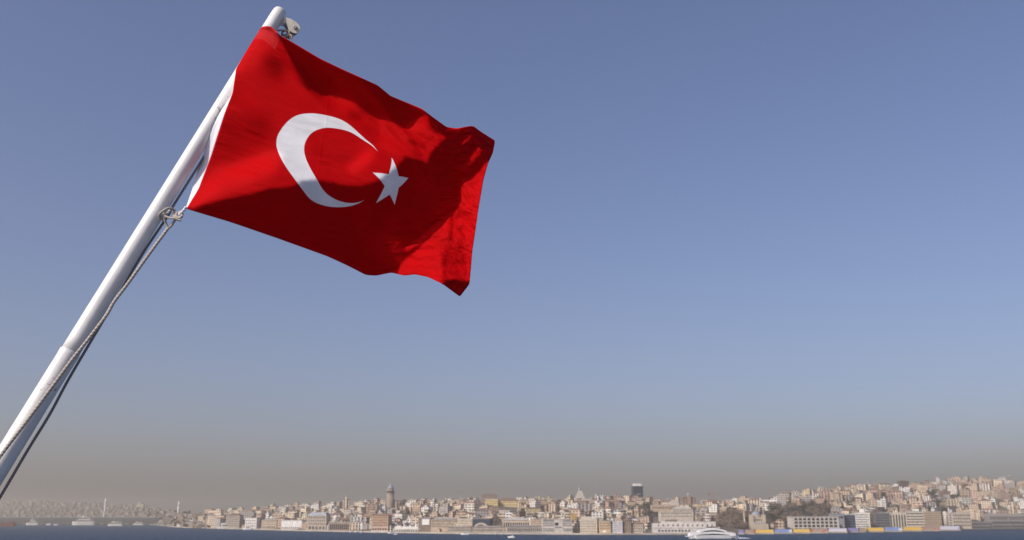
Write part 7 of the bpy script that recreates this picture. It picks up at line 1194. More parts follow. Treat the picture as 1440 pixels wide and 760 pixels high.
        [57,0,2,2,3,2,2,0,0,-3,-3,-3,-3,-3,-2,-3,1,-2,3,-2,-8,-1,5,-1,-1,3,1,0,0,-1,0,0,-1,1,1,1,1,0,1,-1,0,0,0,-1,-1,-1,1,-2,0,0,-1,-1,-1,-1,1,-1,0,0,-1,0,0,0,1,0,-2,1,0,0,1,0,-1,0,-1,2,2,0,-2,2,0,7,0,-8,-10,9,2,1,0,-2,-1,4,2,1,-1,1,-1,-1,0,0,-1,0,-2,-1,2,0,-2],
        [56,0,0,2,2,3,3,3,0,-2,-2,-3,-4,-3,-3,-1,-2,0,-1,2,0,-3,-6,1,5,-1,1,0,2,0,1,-1,0,0,1,1,0,0,-1,1,-1,0,-1,-1,-1,0,-2,0,-1,-1,-1,-1,0,0,-1,-1,0,0,0,0,0,0,-1,1,1,-1,0,1,0,0,0,0,2,1,-2,-1,0,-1,-5,7,9,-3,-6,-4,7,1,1,1,-1,-3,3,1,0,-1,-1,-1,0,0,1,1,-1,-1,-2,0,0],
        [53,-1,1,1,3,3,4,3,1,1,-2,-2,-3,-3,-4,-3,-1,-2,2,-1,1,2,-1,-4,-5,3,2,3,1,1,-1,1,0,0,1,0,0,-1,0,-1,0,-2,-1,0,-1,-2,0,-2,-1,-1,-1,0,-1,-1,0,0,0,-1,0,0,0,1,0,0,0,1,0,0,0,0,0,2,-1,-1,1,-1,0,-4,4,-5,8,10,-2,-6,-1,3,2,-1,0,-1,-2,3,-1,-1,0,-1,1,0,0,0,-1,-2,-1,0,0],
        [50,1,0,1,2,2,3,4,4,1,1,-2,-2,-4,-2,-3,-4,0,-3,2,1,0,1,3,-2,-6,3,1,1,1,1,0,2,0,-1,0,-1,1,-1,-1,-1,-1,-1,-2,-1,-2,-2,0,-2,-1,-1,0,-1,0,0,0,-1,0,0,0,0,-1,1,0,1,0,1,0,0,0,1,0,0,1,-1,-1,-3,3,-3,3,-3,7,3,-3,0,1,0,4,1,0,-3,-2,2,-4,4,3,-2,-2,0,-2,0,-3,2,0,0],
        [50,-1,1,1,0,2,2,3,5,3,1,0,-1,-2,-3,-3,-2,-4,0,-1,0,2,0,-1,1,-1,-3,1,2,2,1,2,0,1,0,-1,0,-1,0,-1,-1,-1,-2,-2,-2,-1,-2,-2,-1,-1,0,-1,0,0,-1,0,0,0,0,0,0,0,0,0,2,0,0,0,1,0,0,-1,1,-1,-1,0,0,-2,2,-2,1,-3,9,-1,-1,-3,2,2,4,2,0,-6,0,2,1,2,-3,-1,-1,0,-2,2,1,0,0],
        [49,1,0,0,1,0,1,3,3,5,4,1,-1,-2,-3,-3,-3,-1,-3,-2,1,-1,1,0,1,2,-5,2,-1,0,4,2,1,1,-1,-1,0,0,-1,-1,-2,-1,-1,-2,-2,-2,-1,-1,-1,0,-2,0,0,-1,0,0,0,0,0,0,0,1,0,0,-2,3,0,1,-1,1,0,0,-1,-1,0,-1,0,0,-1,1,-3,1,1,8,0,2,-3,-2,-1,3,1,0,-4,6,3,-3,-1,-2,-1,-1,0,2,0,-1,1],
        [49,1,1,0,0,0,0,1,3,3,5,4,1,-1,-3,-3,-3,-4,-2,-1,-1,0,1,1,1,0,-1,-6,1,6,-1,2,2,0,-1,0,0,-1,-1,-1,-1,-2,-2,0,-2,-1,-1,-1,-1,-2,1,-1,0,0,0,-1,0,0,0,0,0,0,1,0,2,-2,1,0,0,1,0,0,-1,0,-1,0,0,-1,-1,-2,1,-1,-2,9,8,-1,1,-2,0,-2,1,2,2,0,3,-3,-3,-2,-3,0,1,1,-1,0,1],
        [50,0,0,0,0,0,1,0,0,3,4,4,4,0,-1,-4,-4,-3,-3,-1,-1,1,1,1,0,2,4,-3,-4,-5,6,3,0,-3,2,0,-2,-1,-2,0,-1,-1,-1,-2,-1,0,-1,-2,0,0,-1,1,-1,0,0,0,0,0,-1,0,1,0,-1,1,-1,1,0,1,1,0,0,0,0,-1,0,-1,-1,-1,-1,1,-1,1,5,-2,7,3,0,1,-1,-1,1,2,0,1,0,-1,1,-3,-1,-2,-1,-1,-1,1,0],
        [49,1,0,0,0,0,-1,1,0,1,2,4,5,3,-1,-1,-4,-4,-3,-2,1,0,0,1,2,1,-1,4,2,-3,-6,-4,0,6,0,-2,-2,-2,1,-2,0,-2,-1,-1,1,-1,-1,1,-1,-1,0,0,0,-1,0,0,-1,0,0,0,0,0,1,-1,1,0,1,0,1,0,0,0,-1,0,-1,0,-1,0,0,0,1,2,0,0,-1,8,2,0,0,1,0,-1,0,2,-1,-2,5,3,-4,-3,-2,-2,0,-1,2],
        [50,0,1,0,0,-1,0,-1,1,0,1,2,3,5,3,-1,-2,-4,-4,-1,-1,1,1,1,0,0,2,1,1,5,0,-4,-4,-6,-5,-2,1,3,0,-3,-3,-1,2,1,0,-1,1,-1,0,0,0,-1,0,-1,0,-1,0,-1,1,0,-1,1,0,1,0,1,0,1,0,-1,0,1,0,-1,0,-2,0,0,2,0,2,0,-1,0,0,0,8,0,1,1,-1,1,0,1,1,-3,1,6,1,-4,-3,-2,-1,0,-3],
        [50,0,0,0,0,0,0,-1,0,0,0,1,2,4,4,1,0,-2,-3,-3,0,0,0,0,1,2,0,1,2,-1,1,4,1,-2,-4,-3,-6,-7,-6,-1,2,5,-1,-2,2,2,-1,0,0,-1,-1,0,-1,1,-2,1,-1,0,-1,0,1,0,1,0,1,1,0,0,0,0,0,-1,0,-1,-1,1,1,0,0,2,-1,1,0,0,0,-2,2,10,0,-2,1,-2,2,6,-1,-2,-7,2,8,0,-2,-4,0,-2,-7],
        [51,0,0,0,0,-1,-1,1,-1,-1,0,0,1,2,4,4,0,0,-3,-1,-1,1,0,1,0,-1,2,0,0,1,0,-2,-1,0,3,0,0,-2,-2,-3,-6,-5,-3,7,-1,-2,0,3,-2,0,0,-1,-1,-1,0,-1,0,0,0,1,0,0,0,1,0,0,1,0,0,0,0,-1,0,0,1,0,-1,2,0,0,1,-1,0,-1,-1,2,-4,4,8,3,-2,4,1,5,-4,-1,-4,-6,3,6,0,2,-6,-8,2],
        [50,0,1,0,-1,0,0,-1,-1,0,-1,0,0,0,2,5,4,1,-1,-2,1,0,0,-1,0,1,-2,-1,-1,-2,-1,0,2,0,-1,0,0,1,2,2,0,-5,-3,-8,-2,5,2,-5,2,0,-1,-1,0,-1,0,-1,0,0,1,0,0,1,0,1,0,0,0,0,1,-1,0,0,1,0,0,0,1,-1,1,0,-1,0,0,-1,1,-3,1,-2,2,9,7,-3,6,1,-3,-1,0,-6,-3,7,0,-5,-5,1,0],
        [50,1,0,0,0,-1,0,-2,0,-1,0,-1,-1,0,2,3,5,3,1,0,0,0,0,-1,-1,-4,-2,-1,-2,1,0,1,-1,0,2,1,1,0,-1,-2,0,3,3,-3,-5,-7,-5,6,-1,0,-1,-1,1,-1,1,-1,1,0,-1,0,1,0,1,0,1,-1,0,0,0,1,0,1,0,0,0,1,0,0,-1,-1,1,-1,0,0,-2,0,-1,0,1,1,9,9,-1,-4,-1,2,1,-1,-7,-4,3,-1,-1,0,-1],
        [51,0,1,-1,0,0,-2,0,-1,-1,-1,-1,-1,0,1,2,3,4,6,2,-1,-2,-3,-2,-4,0,-1,-1,1,0,0,-1,1,3,0,0,-2,-1,0,2,2,0,-4,1,2,-3,-5,-8,2,2,0,3,-3,2,-2,2,-1,-1,0,1,0,0,1,0,-1,1,0,1,0,0,1,1,-1,1,0,0,-1,0,-1,0,-1,0,-1,-1,0,0,0,0,0,2,-1,11,2,-9,1,8,2,0,-3,-6,-1,-1,1,-1,0],
        [51,1,-1,0,-1,-1,0,-1,-1,-1,-2,0,0,1,0,0,1,3,4,4,0,-3,-2,-2,0,-1,1,0,0,-1,0,2,1,-1,-2,-2,2,2,1,0,-2,-2,1,0,-3,0,5,-2,-6,-3,5,-3,4,-2,1,-1,-1,1,-1,0,1,0,0,0,0,0,0,0,1,1,0,0,1,-1,0,-1,0,-2,0,0,0,-1,0,-1,-1,0,0,1,1,0,4,-4,6,-5,4,1,8,0,-2,-4,-4,0,-1,-1,0],
        [51,0,0,0,-1,-1,-1,-1,-1,-1,0,-1,1,0,0,-1,0,3,4,2,-1,-1,0,0,0,0,-1,1,-1,-1,2,-2,-2,-1,1,3,2,1,0,-1,-1,-2,-2,-3,2,4,-1,4,1,-4,-6,5,-2,1,-1,0,1,-1,0,0,0,0,-1,0,1,0,0,0,0,0,0,1,-1,0,-1,-1,-1,0,-1,0,-1,1,-1,-1,0,-1,1,0,2,2,-2,-2,-1,10,-8,-1,-4,5,3,2,0,-1,-1,0,0],
        [52,-1,0,-1,-1,-1,-1,-1,-2,0,0,1,0,0,-1,1,1,3,3,1,0,0,-1,0,-1,1,0,-2,-1,1,-3,0,2,1,2,1,-1,0,1,0,-1,-3,-3,2,2,-1,4,0,2,3,-4,-6,2,-1,1,0,0,1,0,0,0,0,-1,0,-1,0,-1,0,0,0,0,0,-1,0,-1,-1,0,-1,1,-1,0,-2,0,0,-1,1,0,1,1,-1,-2,-1,-1,6,2,-11,-3,1,5,2,2,3,-1,-1,0],
        [50,0,0,-1,-1,-1,-2,-2,1,0,0,0,0,0,1,1,5,2,2,0,-1,0,0,-1,1,-2,-1,-1,-2,0,3,2,-1,1,-1,-1,0,0,0,1,0,0,0,-1,-1,3,0,2,1,-1,3,-4,-4,3,0,0,2,-1,1,0,-1,-1,-1,-1,-1,0,0,0,0,0,-1,-1,0,-2,0,0,-1,1,-1,-1,0,-1,-1,0,0,0,1,0,-1,-2,-1,0,4,-6,7,-3,-6,-4,0,1,3,5,4,0,1],
        [51,0,-2,-2,-1,-2,-1,1,-2,1,0,0,0,2,3,4,2,2,1,0,0,-1,-1,0,-2,0,-2,-2,3,2,0,-1,-1,-2,-1,0,0,0,1,2,3,1,-1,-2,0,-2,1,1,1,3,-1,3,-4,-2,1,3,-2,2,0,-1,-1,-1,0,-2,0,-1,0,-1,-1,0,0,-1,0,0,-1,0,0,-1,-1,-1,-1,0,0,-1,1,0,0,0,-2,-1,-1,2,-3,6,1,0,-4,-5,-6,-1,1,4,6,5,1],
        [50,-1,-1,-1,-2,-1,0,-1,1,-1,1,1,2,2,4,2,2,1,-1,0,0,0,0,-2,0,-3,0,3,2,-2,-1,-1,-1,0,1,0,-1,-1,-1,0,2,3,2,-1,-3,0,-1,1,1,0,4,0,2,-6,2,-1,4,-1,-1,0,-1,-1,-2,0,-2,-1,0,0,0,-1,0,0,-1,0,0,0,-2,-1,-1,0,-1,1,-1,0,0,0,-1,-2,-1,0,1,-1,5,1,1,-1,1,-3,-2,-2,-1,-1,4,3,2],
        [49,-2,-1,-2,1,0,0,1,0,0,1,3,4,3,0,0,0,0,1,0,-1,-1,0,-1,-1,1,3,0,-2,0,0,1,-1,-2,-3,-3,-2,-1,1,1,0,4,4,1,-1,-3,-1,0,1,2,1,3,1,1,-7,5,-3,1,2,-1,-2,-1,-1,-2,0,0,-1,0,0,0,0,0,0,-1,0,-2,-1,-2,0,0,0,-1,1,-1,0,-1,-2,-1,0,0,1,3,1,0,1,2,0,0,0,1,-2,-1,-2,2,2],
        [48,-1,-2,1,1,1,1,1,1,2,3,2,1,-1,0,0,0,-1,-1,0,0,0,-1,1,0,3,0,-1,0,-1,-2,-4,-2,-2,-2,-1,1,1,-1,0,2,2,3,3,0,-2,-1,-1,1,1,2,1,2,2,-3,-6,4,2,-2,0,0,-1,-1,0,-1,-1,0,0,0,0,0,-1,0,-1,-1,-1,-1,0,-1,0,0,0,-1,0,-2,-2,-2,0,1,1,2,1,1,1,-1,1,2,0,3,-1,1,-3,0,0,0],
        [46,-1,3,4,5,1,1,0,1,0,1,-1,-1,0,0,0,-2,0,-1,-1,0,0,0,2,3,0,0,0,-1,-3,-4,-3,-1,-1,0,0,-1,-1,0,0,0,1,3,3,2,0,-2,-1,-1,2,1,3,1,0,5,-7,-1,-1,1,0,-1,0,0,-1,0,0,0,0,0,-1,0,0,-1,-1,-2,-1,0,-1,1,-1,-1,-1,-1,0,-2,-1,0,0,0,2,1,1,1,3,-3,-4,2,7,-1,1,-2,1,-1,0,0],
        [46,5,8,6,2,-1,-1,-1,-1,-1,-2,0,0,0,-2,-1,0,-1,-1,1,0,1,2,1,0,0,0,-1,-3,-3,-2,-1,-2,-1,0,-1,0,0,-1,0,0,1,1,3,2,2,-1,-2,0,0,2,1,2,2,-2,4,-8,3,-3,0,2,0,-1,1,-1,0,0,-1,0,0,-1,-1,-1,0,-1,-1,0,-1,-2,0,0,-1,0,-3,-1,-1,1,1,1,0,2,2,2,0,-1,-2,-3,3,4,-1,1,-1,0,0,0],
        [55,10,5,-1,-1,-1,-1,-1,-2,-1,0,-1,-1,-1,-1,0,-1,-1,1,-1,2,1,0,-1,0,0,-1,-1,-3,-1,-2,-1,-1,0,-2,0,-1,0,0,-1,0,1,0,2,3,2,0,-1,-1,0,1,2,3,1,4,-1,-4,-9,4,1,1,0,1,-1,0,0,-1,0,0,0,-1,0,-1,-2,-1,0,-2,-1,0,-1,-1,-1,-1,-1,0,1,-1,0,2,2,1,2,2,-1,-4,3,1,-5,3,4,-2,1,0,0,1],
        [70,1,-2,-1,0,-1,-1,-1,-1,-1,-1,-1,-2,-1,0,-1,0,0,1,2,0,-1,-2,0,-2,-2,-1,-2,0,-1,0,-1,0,-2,0,-1,0,-1,0,0,0,-1,1,1,3,2,2,0,-1,0,1,3,1,3,-1,0,3,-7,-1,-1,1,-1,0,0,1,-1,0,-1,0,0,-1,-1,0,-2,0,-2,-1,-1,-2,-1,-1,1,-1,0,0,0,1,0,1,2,3,2,-1,2,-3,1,2,-1,-6,3,5,-2,0,1,0],
        [69,-3,1,-1,0,0,-1,-1,0,-2,-1,-1,0,-1,-1,0,0,2,0,0,-2,-2,-1,-3,-1,-2,-2,0,0,0,0,-1,-1,0,-1,0,-1,0,0,0,0,0,0,1,1,3,2,1,1,0,1,1,2,0,1,0,-3,3,-9,3,-4,3,0,0,0,0,0,1,0,-2,0,-1,-2,1,-2,-1,-2,-2,0,0,0,-1,1,0,0,-1,-1,2,3,3,2,0,0,-1,-2,4,-1,0,1,-7,3,5,0,0,0],
        [65,1,-1,0,-1,0,0,0,-1,-1,0,-1,-1,-1,0,0,0,0,-1,-2,0,-2,-3,-2,-2,-1,-1,-1,0,0,0,0,-1,0,-1,0,0,0,0,0,-1,0,1,0,1,2,3,3,1,1,1,1,0,-1,-1,-1,1,-2,-4,-5,5,-2,2,1,0,1,0,0,0,0,-2,0,-1,-2,-2,-1,0,0,0,0,0,0,-1,-1,-1,0,3,3,2,2,-1,-1,-1,0,-2,3,3,1,-1,1,-6,3,4,-2,0],
        [66,-1,0,1,0,0,-1,0,-1,0,-1,0,-1,0,0,-1,-1,-2,-1,-1,-3,-2,-1,-1,-2,-2,-1,-1,0,1,0,0,0,-1,0,0,1,0,-1,0,0,0,-1,-1,1,1,4,4,3,1,1,0,-2,-1,-1,-1,-2,1,4,-7,-6,5,0,1,1,1,2,-1,-2,-2,0,-1,-1,-2,0,0,0,-1,0,-1,0,-1,-1,0,0,3,2,2,2,0,0,-1,0,-1,5,-8,5,5,0,-1,0,-7,3,2,-1],
        [65,1,0,-1,1,-1,0,-1,1,-1,0,-1,0,-1,-2,-1,-2,-1,-1,-3,-1,-1,-2,-2,-1,-1,-1,0,-1,0,0,-1,0,0,2,0,0,0,1,-1,0,-1,-1,0,0,2,3,4,3,3,0,-1,-2,-1,-2,0,1,-1,-3,4,-4,-3,1,1,3,-1,-3,0,0,0,-1,-2,1,0,0,-1,-1,0,-1,-1,-1,0,0,1,2,3,2,1,0,-1,-1,-2,-1,-1,9,8,-12,1,6,2,-1,0,-6,0,2],
        [64,1,0,1,-1,0,0,0,-1,0,-1,-1,-1,-2,-1,-2,0,-2,-1,-1,-2,-1,-1,-1,-2,-1,-2,-1,0,-2,0,1,1,0,1,1,0,1,-1,0,-1,-1,0,0,0,1,2,3,3,2,1,-1,0,-2,1,0,0,-1,2,-3,2,-6,1,1,-4,-1,1,1,1,-1,-1,1,-1,0,0,-1,-1,-2,-1,0,0,1,2,0,3,2,1,0,-1,-1,-2,-1,-2,-6,1,14,11,-13,0,6,2,-1,-1,-1,-1],
        [65,-1,1,-1,0,0,-1,0,-1,0,-2,0,-2,0,-1,-1,-1,-1,-1,-1,-1,-2,-1,-2,-1,-1,-1,-2,-1,0,-1,1,0,2,1,0,1,0,0,-1,-1,0,-1,1,2,1,0,2,3,1,1,0,-1,1,0,0,1,0,-2,2,-1,-2,-7,-4,1,3,1,-1,-2,-1,2,1,-2,0,-1,-1,-2,1,0,0,2,2,0,2,2,1,0,-1,-1,-2,-2,-2,-4,1,1,-4,13,15,-12,-3,6,4,-2,0,0],
        [64,0,0,0,-1,-1,-1,-1,0,-1,0,-1,0,-1,0,-1,-1,0,-2,0,-2,0,-1,-2,-1,-2,-1,-1,-2,0,0,0,2,1,0,1,0,-1,0,0,0,0,1,1,1,1,1,0,1,2,1,1,1,0,0,1,0,1,1,1,1,2,-1,-5,-6,-7,-5,-1,2,3,-1,-3,4,0,-2,-2,0,-1,2,4,2,-1,2,0,1,-1,-1,-1,-2,-1,-2,-3,-1,0,1,2,-6,13,15,-10,-5,5,6,-1,-1],
        [65,0,-1,-3,-2,0,0,0,-1,0,-1,0,0,0,0,0,0,-1,-1,-1,0,-2,-1,0,-2,-1,-2,-1,-1,-2,0,2,1,1,0,0,0,0,1,0,2,0,0,1,0,1,1,0,0,1,2,1,0,0,0,0,1,1,0,1,1,0,1,2,1,-1,-3,-4,-4,-4,-3,4,-7,-3,-1,0,2,4,3,0,-2,3,0,0,-1,-1,-2,-2,-1,-3,-3,0,1,2,-2,0,4,-7,14,13,-6,-7,2,1,0],
        [68,-1,-5,-3,0,-1,0,0,0,0,1,-1,1,0,-1,0,-1,0,0,-2,0,-1,0,-1,-1,-1,-1,-2,-1,-1,0,-1,1,1,1,1,0,2,1,2,-1,0,0,1,1,0,1,1,0,0,0,1,1,-1,0,-1,0,0,1,0,0,1,0,-1,0,1,4,3,-2,2,5,-2,-1,-5,-4,-5,-6,0,-2,1,2,-1,1,0,-2,-3,-2,-1,-2,-3,0,-1,2,3,1,-1,-3,6,-7,14,8,-3,-6,1,1],
        [77,-9,-5,-1,-1,-2,0,-1,1,-1,0,2,-1,0,1,0,-1,-1,0,0,-1,0,-1,-1,0,-2,-1,-1,0,-1,-1,0,0,1,2,2,2,0,0,0,1,1,1,-1,1,1,-1,0,1,0,-1,1,0,-1,-1,1,-1,0,0,-1,0,-1,-1,2,1,1,-3,-1,6,-1,-7,-6,4,3,-1,1,-1,-6,2,1,0,0,-2,-2,-2,-2,-2,-1,-4,0,0,3,2,2,5,-8,3,-3,5,-2,14,1,-1,-3,0],
        [77,-11,-3,-1,-2,-1,-1,0,-1,0,1,0,1,1,-1,0,1,-1,-1,0,-1,0,-1,0,-1,0,-1,0,-2,0,0,1,2,1,1,1,-1,1,0,0,1,1,1,1,0,0,1,0,-1,0,0,-1,-1,-1,-2,-2,0,0,0,0,0,1,6,4,1,-2,1,-5,-5,-1,7,8,-9,-4,1,-2,-1,-4,2,-1,-3,-2,-2,-2,-2,-1,-2,-3,0,0,1,2,4,1,2,2,-7,2,-3,1,2,16,-2,1,-2],
        [58,-1,0,0,-1,-2,-1,0,0,1,0,1,1,1,1,0,-1,1,-1,-1,0,-1,1,-1,-1,0,-1,-2,1,2,2,2,0,1,0,-2,1,0,1,1,1,1,2,1,0,0,0,0,0,-2,-3,-4,-3,0,0,-1,0,0,0,1,4,7,-1,-6,-4,2,2,7,6,5,-3,-8,2,-2,-4,0,-1,-1,-7,-5,-2,-2,-1,-1,-1,-1,-3,-1,0,1,3,2,2,3,0,3,-5,-3,1,-1,-2,9,8,0,0],
        [54,3,-1,-1,0,-1,-1,-1,0,1,1,1,1,1,1,1,0,-1,0,0,-1,1,-3,0,0,-2,1,2,3,2,3,0,0,0,-2,0,-1,-1,1,2,3,2,1,1,1,-1,-1,-1,-4,-4,-4,-1,0,-1,-1,1,-2,0,0,4,4,-5,-5,-1,1,-2,2,2,-1,-6,-6,-1,1,4,5,3,-1,-5,-7,0,1,1,0,0,-2,-4,0,0,1,2,2,3,1,1,0,3,2,-7,1,0,2,-5,12,-1,1],
        [57,-2,0,-1,-1,-1,-1,0,0,0,1,2,2,1,1,0,1,-1,0,-1,-1,-4,2,-1,-1,4,3,3,4,2,1,2,0,-2,-1,-2,-2,-1,1,2,1,2,2,1,-1,-1,-3,-6,-4,-1,2,0,-1,-1,-1,-2,0,1,3,1,-6,-3,0,1,-3,-4,-2,0,-1,-1,3,2,3,2,1,-5,-3,0,-3,1,0,-1,0,-2,-2,-1,0,0,2,3,3,1,1,0,1,2,-1,-3,-1,1,-1,2,4,1,-1],
        [54,1,-1,-1,-2,-1,-1,0,1,0,2,0,1,2,1,1,-1,0,-2,-2,-1,3,-3,1,9,6,5,5,0,4,1,-2,-2,-1,-3,-2,0,-2,-4,-2,1,1,-1,-1,0,-2,-4,0,2,2,0,0,-2,-3,-2,-2,3,2,-1,-4,-3,-1,1,-4,-3,6,3,-2,-1,3,1,3,-4,-4,-5,1,1,0,0,-5,-1,-1,-1,-2,-1,0,0,2,2,3,2,1,0,1,0,0,3,1,-6,0,2,1,0,3,1],
        [57,-3,-3,-2,-1,0,0,0,1,1,1,1,1,0,0,0,0,-1,-2,-1,2,-5,10,18,9,6,5,6,5,-9,-9,-1,0,-4,1,-1,-2,0,-1,-3,-5,-3,-3,-1,-4,-2,4,4,2,0,-3,-4,-1,0,0,2,-3,-3,-2,-3,-1,2,-9,-1,21,8,-2,-1,0,-3,-2,-4,-2,-3,-3,-2,-1,-1,-2,-7,-1,-1,-1,0,-1,0,2,1,4,2,1,0,1,0,-1,0,5,-1,-4,-1,-1,-1,-1,10,0],
        [56,-5,-1,-1,-1,0,0,1,0,1,1,1,0,0,0,-1,-2,-2,0,1,-7,13,6,-3,-2,-1,2,0,9,14,10,-6,-4,2,-3,0,1,-1,-1,-1,-3,-4,-2,-4,1,8,3,-2,-5,-5,-3,-1,-1,0,0,-1,-2,-1,-2,-2,-4,3,27,15,-18,-8,-1,-2,-4,-3,-4,-2,0,0,0,-1,-2,-1,-2,0,-8,1,-1,-1,1,1,1,5,2,1,-1,1,-1,-1,1,-1,2,2,-1,-6,0,1,0,8,-2],
        [52,-3,-1,0,1,0,1,0,1,0,0,0,0,-1,-1,-2,-2,-1,-1,-6,13,3,2,-1,1,2,2,4,-8,-5,5,7,4,-3,1,2,-1,1,0,0,-1,-1,-2,2,0,-10,-9,-4,-2,1,2,3,6,3,0,-2,0,-2,-1,2,15,3,-9,-3,10,-6,-4,-4,-1,-3,-2,-2,-1,-1,-1,-2,1,0,2,-1,-4,-3,-1,0,1,3,4,1,1,0,0,-1,-2,0,0,1,1,1,1,-3,0,0,2,1,8],
        [49,-1,0,1,2,1,-1,0,0,1,-1,0,-2,-1,-3,-2,-2,-4,-5,13,5,5,-1,3,1,2,-1,-8,-3,2,-6,3,10,5,2,-3,2,0,0,-2,-1,-3,-5,-10,-4,0,2,-2,1,-1,-1,-6,-7,2,3,3,2,4,4,8,-3,4,-1,3,0,6,-4,-2,-3,-2,0,-2,-2,-3,-1,0,-1,2,-1,-1,0,-7,2,2,2,4,0,1,0,0,-1,-1,-1,1,1,0,-1,3,-1,-1,0,0,0,0,16],
        [49,1,0,2,1,0,0,-1,-1,-1,0,-2,-1,-3,-3,-4,-7,-3,11,12,6,0,2,1,-1,-4,-7,0,2,-4,1,2,-9,4,9,4,1,0,-1,-1,-9,-13,-3,7,1,1,-2,0,0,-3,-6,-4,-1,-3,1,2,4,5,9,-1,1,-1,2,4,-2,7,7,0,-2,-1,-4,-2,-2,-1,-1,-1,-1,-3,-1,1,1,-2,0,-1,4,-1,3,0,-1,-1,-1,-3,3,1,-1,0,0,3,0,0,-1,2,2,2,5],
        [49,2,2,0,1,-1,0,-1,-1,-1,-2,-2,-3,-5,-5,-10,1,14,20,1,-2,1,-1,-4,-5,-4,4,0,-5,0,-1,-4,1,-1,-10,1,-2,-4,-5,-6,0,14,12,0,0,-2,0,-1,-3,-4,-2,-1,1,1,3,5,4,1,-3,1,2,1,2,-7,7,-2,5,7,4,-1,0,-2,-3,-1,-2,-2,-2,-2,1,0,1,2,-6,5,-3,5,-2,-2,-2,0,2,-1,-1,-1,1,-1,1,3,3,0,1,1,1,2,0],
        [51,3,0,-1,0,-1,0,-1,-1,-2,-2,-5,-6,-7,-10,7,18,21,-6,-3,1,-4,-3,-1,0,0,-5,-4,0,-2,-2,-1,-2,-6,-1,-4,-3,-1,0,3,13,8,-3,-1,-2,0,-1,-2,-3,-1,0,2,3,4,2,0,0,0,1,2,0,1,-4,3,-4,2,2,5,2,2,1,0,-1,-4,-2,-2,1,3,4,3,2,-2,-5,-9,7,-2,-2,-2,1,3,0,1,-3,-2,-2,1,-2,-2,8,8,1,0,-1,1,0],
        [53,1,-1,-2,-1,1,-2,0,-2,-2,-5,-6,-9,-8,13,19,18,-14,-1,-1,-4,-2,-2,-3,-2,-2,0,0,-1,-1,-3,-2,-3,-1,-2,-2,0,1,5,11,2,-3,-1,0,-1,-1,-1,-1,-1,0,2,5,3,0,0,0,0,0,1,0,0,-3,1,0,0,0,1,3,5,0,-2,0,-1,-2,-2,-1,-1,-1,2,7,4,4,4,-8,-5,-4,-2,0,2,-1,0,3,1,-5,0,-1,0,0,1,8,3,1,1,-1,0],
        [52,1,-2,-2,-2,-1,0,-3,-1,-3,-8,-9,-4,17,18,8,-17,4,-3,-3,-2,-2,-2,-2,0,0,-1,0,-2,-1,-1,-3,-1,-1,0,0,2,7,7,-2,-1,-2,0,0,0,-2,-1,-1,2,3,5,3,0,1,0,1,0,-1,-2,-1,-2,0,0,0,2,1,-1,-4,3,7,1,-2,-1,-3,-13,-4,2,7,0,-4,-3,0,4,15,-3,-3,1,1,0,-1,-1,0,2,3,-2,-1,0,3,5,1,2,0,1,1,0],
        [51,-2,-2,-2,-2,-1,-4,-1,-5,-5,-8,1,13,19,0,-13,5,-5,-3,-2,-2,-1,0,0,-1,0,0,-1,-1,-1,-1,-1,-1,-1,2,5,5,3,-1,0,-2,0,-1,-1,-1,1,0,2,3,3,1,0,1,-1,1,-1,-1,1,-1,0,0,0,0,-1,0,-1,0,0,-2,0,8,1,-4,-4,-16,7,8,-4,-2,0,4,6,5,-4,-2,1,2,0,-2,-1,0,-1,-2,2,5,2,3,2,1,1,0,1,1,0,0],
        [48,-1,-3,-4,-3,-3,-1,-8,-7,-3,2,8,28,-11,-10,7,-8,-1,0,-1,-1,0,0,0,0,0,-1,0,-1,-2,-1,0,1,4,4,5,1,-1,-1,-2,0,-1,1,-1,1,1,2,3,1,2,1,0,-1,1,-2,0,0,-1,0,-1,0,0,0,1,-1,-1,-2,-1,-2,-2,-3,7,5,-10,1,8,-4,0,3,2,2,3,-3,-5,2,4,-2,-1,-1,0,0,-2,0,7,2,3,1,2,1,0,1,0,0,1,0],
        [45,-5,-6,-2,-8,1,-11,-7,-5,-3,20,32,-23,-2,6,-7,2,0,-1,-1,1,0,-1,0,-1,-1,0,-1,-1,0,1,3,4,5,3,-1,0,-1,-2,0,0,1,0,2,1,1,2,0,2,1,1,0,0,-2,1,0,-1,-1,0,0,0,0,-1,-1,-1,-1,-2,-2,-3,-4,-6,-16,2,15,20,-5,0,4,2,3,2,0,5,-3,-2,-4,-1,-2,1,-2,0,4,3,1,3,1,3,0,1,0,0,1,0,-1,1],
        [34,-14,-19,-12,-7,-1,-19,-8,30,49,16,-30,6,4,-6,2,-1,-1,0,1,-1,-1,0,-1,0,-1,0,0,1,3,4,4,2,1,1,-2,-1,-1,0,0,1,1,1,1,1,1,1,4,1,0,-1,0,0,0,-1,0,0,0,0,-1,0,-1,0,-1,-1,-2,-2,-3,-4,-7,-12,-3,-2,6,24,7,2,0,2,3,1,-3,-9,10,7,3,-3,-3,-3,-4,-3,-1,5,5,4,1,0,1,0,1,0,-1,1,1,0],
    ],
]
_d = np.array(FLAG_STEPS).transpose(1, 2, 0)
cloth = (np.cumsum(np.cumsum(_d, axis=1), axis=0) + np.array(FLAG_START)) / 5000.0
cloth[..., 2] += CAM_H

def smoothstep(a, b, x):
    t = min(1, max(0, (x - a) / (b - a))); return t * t * (3 - 2 * t)

POLE_A = near(395.6, 13.8, 4.0)            # top of the pole
POLE_B = near(16.5, 628, 3.3)
pole_axis = (POLE_B - POLE_A).normalized()
def pole_at(t): return POLE_A + (POLE_B - POLE_A) * t
def pole_near(p):
    p = Vector(p); k = (p - POLE_A).dot(pole_axis)
    return POLE_A + pole_axis * k

